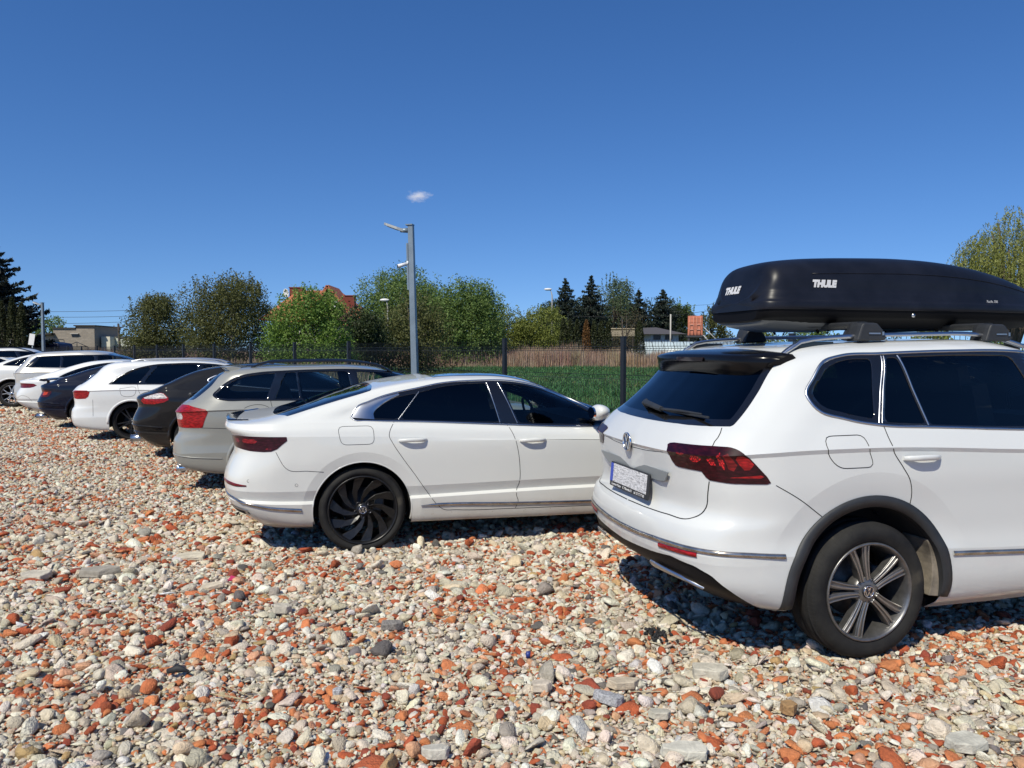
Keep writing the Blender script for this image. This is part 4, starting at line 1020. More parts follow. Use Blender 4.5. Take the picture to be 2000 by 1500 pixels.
BL(1190, 1262, 600, 66, leaf_mat('budding_twig', (.07, .055, .03), (.13, .11, .055)), 'nearly bare brown twiggy tree above the flat brown canopy', leaves=2600, leaf=.10, blobs=16, base=.25, sig=.3, seed=11, fill=.3, stems=3)
for i, (x0, x1, t_) in enumerate(((1040, 1130, 590), (1085, 1190, 580), (1155, 1255, 584), (1225, 1335, 580), (1285, 1360, 592))):
    BL(x0, x1, t_, 106, dark, ('dark wood edge behind the yellow-green shrubs', 'dark broad tree between the two tallest spruces', 'dark broad tree behind the bare twiggy tree', 'dark broad tree behind the small hipped-roof house', 'dark broad tree left of the orange container')[i], leaves=13000, leaf=.24, blobs=26, base=.02, seed=40 + i, fill=.95)
BL(880, 1000, 610, 68, ygr, 'low yellow-green shrub at the right foot of the rounded willow', leaves=9000, leaf=.16, blobs=20, base=.02, seed=50, fill=.8, name='bush')
BL(660, 800, 640, 40, dark, 'dark low thicket between the bright bushy tree and the lamp post', leaves=8000, leaf=.14, blobs=22, base=.02, seed=51, fill=.8, name='bush')
for i, x in enumerate((1100, 1113, 1127, 1145, 1160, 1174, 1187)):
    l, h_, w_ = tr_px(x - 9, x + 9, 622 + (i * 37 % 9), 62); thuja(l, h_, w_ * 1.1, brn if i == 3 else thj, 'withered rusty-brown conifer in the columnar hedge' if i == 3 else ('leftmost', 'second', 'third', '', 'fifth', 'sixth', 'rightmost')[i] + ' dark columnar conifer of the clipped hedge left of the brown canopy', i, group=None if i == 3 else 'columnar hedge conifers')
l, h_, w_ = tr_px(1238, 1259, 627, 60); thuja(l, h_, w_ * 1.1, thj, 'single dark columnar conifer right of the brown canopy', 12)
BL(1352, 1420, 592, 106, olive, 'olive tree right of the orange container, behind the roof box', leaves=7000, leaf=.28, blobs=18, base=.05, seed=12, fill=.7)
l, h_, w_ = tr_px(1858, 2090, 413, 40); willow(l, h_, w_, gold, 'large golden-green weeping willow at the right edge of the picture', seed=5, leaves=36000, leaf=.15, hang=2.3, base=.2)
l, h_, w_ = tr_px(-75, 62, 470, 58); conifer(l, h_, w_ * .80, spr, 'tall black-green spruce at the left edge of the picture', 6, tiers=26, leaf=.34, dens=2.0, sag=.28, power=.7)
for i, (x, t_) in enumerate(((6, 588), (27, 582), (45, 592))):
    l, h_, w_ = tr_px(x - 12, x + 12, t_, 50); thuja(l, h_, w_, thj, ('leftmost', 'middle and tallest', 'rightmost')[i] + ' dark columnar conifer in front of the tall left spruce', 20 + i, group='conifers at the left edge', n=3600)
BL(48, 128, 615, 108, wil, 'green round tree behind the distant left lamp post', leaves=7500, leaf=.30, blobs=18, base=.05, seed=13, fill=.75)
BL(100, 150, 640, 112, fresh, 'low bright green tree left of the brick building', leaves=3500, leaf=.30, blobs=12, base=.05, seed=14, fill=.75)
BL(160, 218, 638, 125, wil, 'green tree behind the brick building and the cream hall', leaves=4500, leaf=.34, blobs=14, base=.05, seed=15, fill=.7)
BL(205, 262, 652, 120, wil, 'low green tree behind the utility pole', leaves=4000, leaf=.32, blobs=12, base=.05, seed=16, fill=.75)
for i, (x0, x1, t_) in enumerate(((1425, 1530, 638), (1520, 1640, 634), (1640, 1760, 640), (1750, 1880, 636), (1870, 2020, 630))):
    BL(x0, x1, t_, 70, (ygr, wil, olive, ygr, wil)[i], ('yellow-green bush seen under the rear end of the roof box', 'green bush seen under the roof box before the first bar', 'olive bush seen under the middle of the roof box', 'yellow-green bush seen under the roof box before the second bar', 'green bush at the right edge under the nose of the roof box')[i], leaves=3500, leaf=.24, blobs=14, base=.02, seed=30 + i, fill=.8, name='bush')
# ---- houses
def wallmat(name, col, brick=None, sc_=3.0):
    m, nt, b = new_mat(name); tc = nt.nodes.new('ShaderNodeTexCoord')
    if brick:
        mp = nt.nodes.new('ShaderNodeMapping'); mp.inputs['Rotation'].default_value = (R(90), 0, 0); nt.links.new(tc.outputs['Object'], mp.inputs[0])
        bt = nt.nodes.new('ShaderNodeTexBrick'); bt.inputs['Scale'].default_value = sc_; bt.inputs['Color1'].default_value = (*col, 1); bt.inputs['Color2'].default_value = (*[c * .8 for c in col], 1); bt.inputs['Mortar'].default_value = (*brick, 1); nt.links.new(mp.outputs[0], bt.inputs[0]); nt.links.new(bt.outputs[0], b.inputs['Base Color'])
    else:
        n = noise(nt, .8, 5); r = ramp(nt, n.outputs['Fac'], [(.3, tuple(c * .85 for c in col)), (.7, col)]); nt.links.new(r.outputs[0], b.inputs['Base Color'])
    b.inputs['Roughness'].default_value = .9; return m
D = 78; zr, ze = WZ(563, D), WZ(622, D)
hs_ = empty('house', (WX(622, D), D, 0)); tag(hs_, 'house with steep orange tiled roof and two dark red brick chimneys behind the green trees', 'house')
hx0, hx1 = WX(520, D) - WX(622, D), WX(735, D) - WX(622, D)
m = MB(); m.box(((hx0 + hx1) / 2 + .4, 3.2, ze / 2), (hx1 - hx0 - 1.2, 7.5, ze)); m.done('wall', wallmat('cream_render', (.60, .56, .48)), hs_)
tile, ntt, bb = new_mat('orange_roof_tile'); wv = ntt.nodes.new('ShaderNodeTexWave'); wv.inputs['Scale'].default_value = 5; wv.inputs['Distortion'].default_value = .4; tc = ntt.nodes.new('ShaderNodeTexCoord'); ntt.links.new(tc.outputs['Object'], wv.inputs[0]); r = ramp(ntt, wv.outputs[0], [(0, (.30, .085, .04)), (.6, (.50, .17, .08))]); ntt.links.new(r.outputs[0], bb.inputs['Base Color']); bb.inputs['Roughness'].default_value = .8; bump(ntt, bb, wv.outputs[0], .5, .05)
m = MB(); rx0, rx1 = WX(566, D) - WX(622, D), WX(650, D) - WX(622, D)
A = [m.bm.verts.new(v) for v in ((hx0 - .4, -1.2, ze - .2), (hx1 + .5, -1.2, ze - .9), (hx1 + .5, 7.6, ze - .9), (hx0 - .4, 7.6, ze - .2), (rx0, 3.2, zr), (rx1, 3.2, zr))]
for q in ((0, 1, 5, 4), (1, 2, 5), (2, 3, 4, 5), (3, 0, 4), (3, 2, 1, 0)): m.bm.faces.new([A[i] for i in q])
roof = m.done('roof', tile, hs_)
cx_ = WX(648, D) - WX(622, D); m = MB(); m.prism([(cx_ - 2.2, ze - .3), (cx_ + 2.8, ze - .3), (cx_ - .0, zr - .05)], -1.35, -.2, axis='Y'); m.done('gable', wallmat('dark_gable_boards', (.10, .05, .035)), hs_)
m = MB()
for sg in (-1, 1):
    a = Vector((cx_, -1.5, zr + .10)); b = Vector((cx_ + (2.9 if sg > 0 else -2.3), -1.5, ze - .5)); d = (b - a).normalized(); n = Vector((-d.z, 0, d.x)) * .14
    m.prism([((a + n).x, (a + n).z), ((b + n).x, (b + n).z), ((b - n).x, (b - n).z), ((a - n).x, (a - n).z)], -1.62, 3.2, axis='Y')
m.done('gable_roof', tile, hs_)
brk = wallmat('dark_red_brick', (.20, .035, .022), (.10, .06, .05), 4)
for x0, x1, t_, yb in ((553, 579, 559, 3.0), (672, 691, 578, 1.0), (664, 675, 583, 1.6), (622, 640, 562, 3.6)):
    m = MB(); a, b = WX(x0, D) - WX(622, D), WX(x1, D) - WX(622, D); zt = WZ(t_, D); m.box(((a + b) / 2, yb, (zt + ze) / 2 - .5), (b - a, .9, zt - ze + 1)); m.box(((a + b) / 2, yb, zt + .04), (b - a + .12, 1.02, .10)); m.done('chimney', brk, roof)
m = MB(); m.lathe([(.001, .06), (.25, .03), (.42, -.06), (.44, -.07), (.42, -.075), (.24, .01), (.001, .035)], 24, axis='Y'); o = m.done('satellite_dish', mat('dish_white', (.72, .72, .70), .5), roof); o.location = (WX(548, D) - WX(622, D), 2.4, WZ(569, D)); o.rotation_euler = (R(10), 0, R(-35))
m = MB(); m.box((WX(664, D) - WX(622, D), -1.42, WZ(597, D)), (.9, .05, .6)); m.done('window', mat('window_white_frame', (.6, .6, .6), .5), hs_)
# left buildings
D = 96; e = empty('brick_building', (WX(146, D), D, 0), R(6)); tag(e, 'low grey-beige brick building with a raised flat roof at the far left', 'building')
gb = wallmat('grey_beige_brick', (.33, .28, .22), (.24, .21, .18), 1.2); xo = WX(146, D); zt = WZ(642, D); m = MB(); m.box((WX(146, D) - xo, 4, zt / 2), (WX(184, D) - WX(108, D), 8, zt)); m.box((WX(166, D) - xo, 4.2, zt + (WZ(637, D) - zt) / 2), (WX(185, D) - WX(148, D), 8, WZ(637, D) - zt + .01)); m.done('wall', gb, e)
rf = mat('dark_roof_felt', (.05, .045, .04), .9); m = MB(); m.box((WX(128, D) - xo, 4, zt + .06), (WX(148, D) - WX(106, D), 8.3, .14)); m.box((WX(166, D) - xo, 4.1, WZ(637, D) + .06), (WX(186, D) - WX(146, D), 8.4, .14)); m.done('roof', rf, e)
m = MB(); m.box((WX(148, D) - xo, -.03, WZ(655, D)), (.75, .12, .30)); m.done('window', mat('dark_window', (.02, .02, .025), .2), e); m = MB(); m.box((WX(148, D) - xo, -.10, WZ(651.8, D)), (.95, .35, .07)); m.done('sill_hood', mat('pale_concrete', (.5, .47, .42), .9), e)
m = MB(); m.box((WX(98, D) - xo, 3, WZ(655, D) / 2), (WX(108, D) - WX(86, D), 6, WZ(655, D))); m.done('annex', wallmat('tan_render', (.45, .36, .27)), e); m = MB(); m.box((WX(98, D) - xo, 2.6, WZ(653, D)), (WX(110, D) - WX(84, D), 7, .16), Matrix.Rotation(R(-4), 3, 'Y')); m.done('annex_roof', rf, e)
m = MB(); stl = mat('dark_pipe_steel', (.04, .04, .045), .6)
for a, b in (((108, 662), (108, 688)), ((108, 662), (134, 664)), ((134, 664), (138, 688)), ((138, 676), (158, 668)), ((158, 668), (176, 677)), ((138, 677), (178, 677)), ((178, 677), (178, 690)), ((158, 668), (158, 677))): m.tube([(WX(a[0], D) - xo, -1.0, WZ(a[1], D)), (WX(b[0], D) - xo, -1.0, WZ(b[1], D))], .05, 5)
m.done('railing', stl, e)
e = empty('cream_hall', (WX(215, D), D + 2, 0), R(-4)); tag(e, 'low cream-white hall right of the brick building', 'building'); xo = WX(215, D); cw = wallmat('cream_wall', (.62, .59, .48)); cw2 = wallmat('cream_wall_painted_shade', (.50, .52, .45))  # side wall: the same cream darkened, its shade put into the colour
m = MB(); zt = WZ(657, D); m.box((WX(195, D) - xo, 4, zt / 2), (WX(204, D) - WX(186, D), 9, zt)); m.done('wall', cw, e); m = MB(); a, b = WX(204.5, D) - xo, WX(250, D) - xo; z1 = WZ(668, D)
m.prism([(a, 0), (b, 0), (b, z1), (a, zt)], .6, 9, axis='Y'); m.done('side_wall', cw2, e); m = MB(); m.prism([(a, zt), (b, z1), (b, z1 + .08), (a, zt + .08)], .5, 9.1, axis='Y'); m.done('roof', rf, e)
# dark blue van behind
D = 60; e = empty('parked_van', (WX(112, D), D, 0)); tag(e, 'dark blue tarpaulin-covered vehicle in front of the brick building', 'van'); nv = mat('dark_blue_tarpaulin', (.010, .015, .050), .45, var=.3, vscale=3)
m = MB(); P = smooth_poly([(-.95, .5), (.78, .5), (.78, 1.75), (.68, 2.12), (.3, 2.22), (-.35, 2.22), (-.45, 2.12), (-1.0, 2.05)], {0, 1, 7}); m.prism([tuple(p) for p in P], -.9, .9, axis='Y'); m.done('body', nv, e, bevel=.04)
for x in (-.6, .45): m = MB(); m.lathe([(.001, -.12), (.30, -.12), (.34, -.06), (.34, .1), (.001, .1)], 20, c=(x, -.85, .34)); m.done('wheel', M0['tyre'], e)
m = MB(); m.box((.1, -.92, 1.55), (.9, .03, .06)); m.done('stripe', mat('dull_red_stripe', (.12, .02, .03), .5), e)
# utility pole and wires
D = 70; e = empty('utility_pole', (WX(233, D), D, 0)); tag(e, 'dark wooden utility pole left of the round olive tree', 'utility pole'); m = MB(); z = WZ(632, D); m.tube([(.15, 0, 0), (0, 0, z)], [.13, .09], 10); m.done('pole', mat('tarred_wood', (.045, .035, .03), .85), e)
m = MB(); m.box((0, 0, z - .35), (.9, .08, .08)); m.done('crossarm', mat('tarred_wood', (.045, .035, .03), .85), e)
for x in (-.4, .4): m = MB(); m.tube([(x, 0, z - .31), (x, 0, z - .16)], .035, 8); m.done('insulator', mat('brown_insulator', (.10, .04, .02), .3), e)
wm = mat('cable_black', (.02, .02, .022), .6)
for (xa, ya), (xb, yb), D0, D1, lb in (((55, 609), (372, 602), 75, 72, 'topmost power cable crossing the sky left of the trees'), ((50, 619), (260, 617.5), 76, 72, 'thin power cable just under the topmost one'), ((90, 632), (262, 628), 72, 70, 'power cable running to the top of the utility pole'), ((233, 637), (300, 634), 70, 66, 'short lower cable from the utility pole into the round tree'), ((1120, 618), (1310, 617), 74, 74, 'thin cable in front of the spruces, ending at the slim pale pole'), ((1310, 617), (1420, 601), 74, 66, 'cable from the slim pale pole toward the roof box'), ((1335, 598), (1420, 592), 110, 105, 'highest thin cable left of the roof box')):
    m = MB(); pts = []
    for t in np.linspace(0, 1, 18):
        D_ = D0 + (D1 - D0) * t; px = xa + (xb - xa) * t; py = ya + (yb - ya) * t + 2.2 * 4 * t * (1 - t) * (xb - xa) / 320; pts.append((WX(px, D_), D_, WZ(py, D_)))
    m.tube(pts, .018, 5); o = m.done('power_cable', wm); tag(o, lb, 'cable', 'overhead cables')
e = empty('cable_pole', (WX(1309, 74), 74, 0)); tag(e, 'slim pale pole right of the small hipped-roof house', 'pole'); m = MB(); m.tube([(0, 0, 0), (0, 0, WZ(614, 74))], .07, 8); m.done('pole', mat('pale_concrete_pole', (.42, .40, .36), .9), e); m = MB(); m.box((0, 0, WZ(617, 74)), (.5, .05, .05)); m.done('crossarm', wm, e)
# street lamps far away
def street(px, py, D, arm, label):
    e = empty('street_lamp', (WX(px + arm, D), D, 0)); tag(e, label, 'street lamp', 'distant street lamps'); z = WZ(py, D); a = -arm / 1500 * D
    m = MB(); m.tube([(0, 0, 0), (0, 0, z - .5), (a * .3, 0, z - .1), (a * .8, 0, z + .05)], [.09, .06, .04, .035], 8); m.done('pole', mat('pale_concrete_pole', (.42, .40, .36), .9), e)
    m = MB(); bmesh.ops.create_uvsphere(m.bm, u_segments=14, v_segments=8, radius=.3)
    for v in m.bm.verts: v.co = Vector((v.co.x * 1.25 + a, v.co.y * .6, v.co.z * .4 + z + .06))
    m.done('lamp_head', mat('lamp_head_white', (.7, .7, .68), .4), e)
street(1070, 567, 72, 8, 'white-headed street lamp left of the first dark spruce'); street(752, 588, 60, 6, 'white-headed street lamp in front of the tall soft willow')
# small house, canopy, container, greenhouse, wall
D = 80; e = empty('small_house', (WX(1298, D), D, 0)); tag(e, 'small pale house with a dark grey hipped roof', 'house'); xo = WX(1298, D)
m = MB(); z1, z2 = WZ(652, D), WZ(639, D); m.box((0, 2.6, z1 / 2), (WX(1322, D) - WX(1268, D), 5, z1)); m.done('wall', wallmat('pale_blue_render', (.50, .54, .58)), e)
m = MB(); A = [m.bm.verts.new(v) for v in ((WX(1256, D) - xo, -.6, z1 - .05), (WX(1340, D) - xo, -.6, z1 - .05), (WX(1340, D) - xo, 6, z1 - .05), (WX(1256, D) - xo, 6, z1 - .05), (WX(1264, D) - xo, 2.6, z2), (WX(1290, D) - xo, 2.6, z2 + .05))]
for q in ((0, 1, 5, 4), (1, 2, 5), (2, 3, 4, 5), (3, 0, 4), (3, 2, 1, 0)): m.bm.faces.new([A[i] for i in q])
m.done('roof', mat('grey_roof_sheet', (.075, .068, .068), .7), e)
for px in (1283, 1306): m = MB(); m.box((WX(px, D) - xo, .08, WZ(659, D)), (.75, .06, .5)); m.done('window', mat('dark_window', (.02, .02, .025), .2), e)
D = 72; e = empty('canopy', (WX(1215, D), D, 0)); tag(e, 'flat weathered brown canopy on posts left of the single columnar conifer', 'canopy'); m = MB(); m.box((0, 1.0, WZ(649, D)), (WX(1240, D) - WX(1192, D), 2.2, .10), Matrix.Rotation(R(-18), 3, 'X')); m.box((0, -.05, WZ(651, D)), (WX(1240, D) - WX(1192, D), .06, .55)); m.done('roof', mat('weathered_canopy', (.30, .25, .17), .9, var=.3), e)
for x in (-1, 1):
    m = MB(); m.tube([(x, 0, 0), (x, 0, WZ(652, D))], .05, 6); m.done('post', mat('tarred_wood', (.045, .035, .03), .85), e)
D = 86; e = empty('shipping_container', (WX(1357, D), D, 0), R(-14)); tag(e, 'salmon-orange shipping container raised on a dark frame with stairs', 'container'); z0, z1 = WZ(655, D), WZ(617, D); w_ = WX(1371, D) - WX(1343, D)
sal = mat('salmon_container_paint', (.50, .17, .10), .6, var=.2, vscale=1.5); m = MB(); m.box((0, 3, (z0 + z1) / 2), (w_, 6, z1 - z0))
m.done('body', sal, e)
for s in (-1, 1):
    m = MB(); m.box((s * w_ * .235, -.03, (z0 + z1) / 2), (w_ * .44, .06, (z1 - z0) * .92))
    for k_ in range(5): m.box((s * w_ * .235, -.07, z0 + .3 + k_ * (z1 - z0 - .5) / 4.2), (w_ * .42, .03, .10))
    d_ = m.done('container_door', sal, e)
    m = MB()
    for q in (-.12, .12): m.tube([(s * w_ * .235 + q * w_, -.12, z0 + .1), (s * w_ * .235 + q * w_, -.12, z1 - .1)], .035, 6)
    for k_ in (.3, .55): m.box((s * w_ * .235, -.13, z0 + (z1 - z0) * k_), (.45, .03, .13))
    m.done('lock_rod', mat('pale_lock_rod', (.56, .24, .16), .5), d_)
m = MB()
for x in (-w_ / 2 + .1, w_ / 2 - .1):
    for y in (.1, 5.8): m.box((x, y, z0 / 2), (.2, .2, z0))
m.box((0, 3, z0 - .12), (w_ + .3, 6.2, .2)); m.done('platform', stl, e)
m = MB(); 
for yy_ in (-.9, -.1):
    m.tube([(w_ / 2 + .1, yy_, z0 + .9), (w_ / 2 + 2.3, yy_, WZ(655, D) - 1.3)], .05, 6); m.tube([(w_ / 2 + .1, yy_, z0), (w_ / 2 + 2.6, yy_, .3)], .07, 6)
for k_ in range(12): m.box((w_ / 2 + .1 + k_ * .21, -.5, z0 - k_ * (z0 - .3) / 12), (.24, .8, .04))
m.done('stairs', mat('pale_stair_steel', (.35, .36, .36), .5), e)
D = 64; e = empty('greenhouse', (WX(1325, D), D, 0)); tag(e, 'long low pale blue plastic tunnel greenhouse behind the dry weeds', 'greenhouse'); xa, xb = WX(1256, D) - WX(1325, D), WX(1440, D) - WX(1325, D); m = MB(); n_ = 12; zt = WZ(667, D); rows = []
for i in range(n_ + 1):
    a = PI * i / n_; rows.append([m.bm.verts.new((xa, 1.6 - 1.6 * math.cos(a), zt * math.sin(a) ** .6)), m.bm.verts.new((xb, 1.6 - 1.6 * math.cos(a), zt * math.sin(a) ** .6))])
for i in range(n_): m.bm.faces.new((rows[i][0], rows[i][1], rows[i + 1][1], rows[i + 1][0])).smooth = True
m.bm.faces.new([r_[0] for r_ in rows]); m.bm.faces.new([r_[1] for r_ in rows]); m.done('plastic_cover', mat('greenhouse_film', (.42, .50, .52), .35, var=.15, vscale=.8), e)
m = MB()
for x in np.arange(xa, xb, .9): m.tube([(x, 1.6 - 1.63 * math.cos(PI * i / 10), zt * math.sin(PI * i / 10) ** .6 * 1.01) for i in range(11)], .02, 4, False)
m.done('hoops', stl, e)
D = 66; e = empty('concrete_fence', (WX(1180, D), D, 0)); tag(e, 'grey concrete panel fence at the foot of the columnar hedge', 'fence'); cf = wallmat('aged_concrete', (.36, .34, .30)); 
for i, x in enumerate(np.arange(WX(1098, D), WX(1262, D), 1.2)):
    m = MB(); m.box((x - WX(1180, D), 0, .9), (.12, .14, 1.8)); m.done('fence_post', cf, e)
    if i < 6: m = MB(); [m.box((x - WX(1180, D) + .6, 0, .15 + .30 * k_), (1.08, .05, .26)) for k_ in range(5 if i % 2 else 4)]; m.done('fence_panel', cf, e)
for px, py, D, rz, w_, h_, lb in ((19, 664, 52, 0, .35, .5, 'small white sign on a pole in front of the left conifers'), (64, 663, 48, R(10), .34, .70, 'tilted white board between the left conifers and the distant lamp post')):
    e = empty('sign', (WX(px, D), D, 0)); tag(e, lb, 'sign'); z = WZ(py, D); m = MB(); m.tube([(0, 0, 0), (0, .03, z)], .03, 6); m.done('post', galv, e); m = MB(); m.box((0, -.03, z), (w_, .03, h_), Matrix.Rotation(rz, 3, 'Y')); m.done('sign_board', mat('sign_white', (.7, .7, .68), .5), e)
# ---- small cloud
cm_, nt, b = new_mat('cloud_vapour'); nt.nodes.remove(b); pv = nt.nodes.new('ShaderNodeVolumePrincipled'); pv.inputs['Color'].default_value = (1, 1, 1, 1); pv.inputs['Anisotropy'].default_value = .0
tc = nt.nodes.new('ShaderNodeTexCoord'); n = nt.nodes.new('ShaderNodeTexNoise'); n.inputs['Scale'].default_value = 1.9; n.inputs['Detail'].default_value = 6; n.inputs['Roughness'].default_value = .62; nt.links.new(tc.outputs['Object'], n.inputs[0])
ln = nt.nodes.new('ShaderNodeVectorMath'); ln.operation = 'LENGTH'; nt.links.new(tc.outputs['Object'], ln.inputs[0])
f = math_n(nt, 'SUBTRACT', math_n(nt, 'ADD', math_n(nt, 'MULTIPLY', n.outputs['Fac'], 2.4), -.55), ln.outputs['Value']); f = math_n(nt, 'MULTIPLY', math_n(nt, 'MAXIMUM', f, 0), .10); nt.links.new(f, pv.inputs['Density']); nt.links.new(pv.outputs[0], nt.nodes['Material Output'].inputs['Volume'])
m = MB(); bmesh.ops.create_icosphere(m.bm, subdivisions=3, radius=1.0); Dc = 1200; o = m.done('cloud', cm_); o.location = (WX(818, Dc), Dc, WZ(386, Dc)); o.scale = (26, 26, 11); tag(o, 'small lone white cloud in the blue sky above the lamp post', 'cloud')
def body_suv(tr=None, res=1.0):
    k = dict(nm=int(60 * res), nr=max(3, int(7 * res)))
    r = [
     ring([(-1, .30), (-.4, .24), (3, .24)], -.74, .78, 3.45, **k),                                                        #0
     ring([(-1, .40), (-.5, .31), (0, .29), (2.8, .30), (3.7, .27)], -.90, .878, 3.60, **k), #1 lower edge
     ring([(-1, .42), (-.5, .38), (0, .36), (2.8, .36), (3.7, .33)], -.955, .900, 3.66, **k),#2
     ring([(-1, .525), (-.5, .535), (0, .53), (1, .495), (2.8, .46), (3.7, .42)], -.995, .912, 3.70, **k),#3 c
     ring([(-1, .565), (-.5, .575), (0, .57), (1, .535), (2.8, .50), (3.7, .46)], -1.0, .914, 3.71, **k),#4 c
     ring([(-1, .63), (-.5, .64), (0, .63), (2.8, .57), (3.7, .55)], -.998, .906, 3.705, **k),#5
     ring([(-1, .70), (-.5, .73), (0, .74), (2.8, .72), (3.7, .66)], -.975, .908, 3.70, **k),#6
     ring([(-1, .735), (-.5, .77), (0, .80), (2.8, .78), (3.7, .74)], -.935, .911, 3.69, **k),#7
     ring([(-1, .90), (-.5, .92), (0, .94), (2.8, .90), (3.7, .84)], -.935, .918, 3.66, **k),#8
     ring([(-1, 1.040), (-.6, 1.073), (0, 1.084), (1, 1.044), (2.8, .985), (3.7, .91)], -.952, .9125, 3.61, **k),#9 c
     ring([(-1, 1.058), (-.6, 1.095), (0, 1.106), (1, 1.066), (2.8, 1.01), (3.7, .93)], -.962, .921, 3.60, **k),#10 c
     ring([(-1, 1.18), (-.5, 1.19), (0, 1.185), (1, 1.14), (2.8, 1.07), (3.6, 1.0)], -.865, .885, 3.50, **k),#11
     ring([(-1, 1.22), (-.5, 1.24), (0, 1.225), (1, 1.18), (2.3, 1.13), (2.5, 1.11)], -.800, .865, 2.42, **k),#12
     ring([(-1, 1.38), (0, 1.38), (1, 1.36), (2.1, 1.33)], -.640, .815, 2.08, **k),#13
     ring([(-1, 1.51), (-.4, 1.54), (0, 1.56), (1, 1.585), (1.8, 1.51)], -.470, .752, 1.70, rs=.8, **k),#14
     ring([(-.5, 1.56), (0, 1.60), (.5, 1.62), (1, 1.63), (1.6, 1.55)], -.390, .715, 1.52, rs=.7, **k),#15
     ring([(-.5, 1.59), (0, 1.628), (.5, 1.648), (1, 1.653), (1.5, 1.59)], -.330, .64, 1.42, rs=.6, **k),#16
     ring([(-.3, 1.615), (0, 1.64), (.5, 1.662), (1, 1.665), (1.4, 1.62)], -.25, .42, 1.34, rs=.5, **k),#17
     ring([(-.2, 1.625), (0, 1.645), (.5, 1.669), (1, 1.672), (1.3, 1.64)], -.15, .001, 1.28, rs=.5, **k),#18
    ]
    if tr: r = [tr(a.copy()) for a in r]
    return Body(r, step=.035 / res, creases=(3, 4, 9, 10))
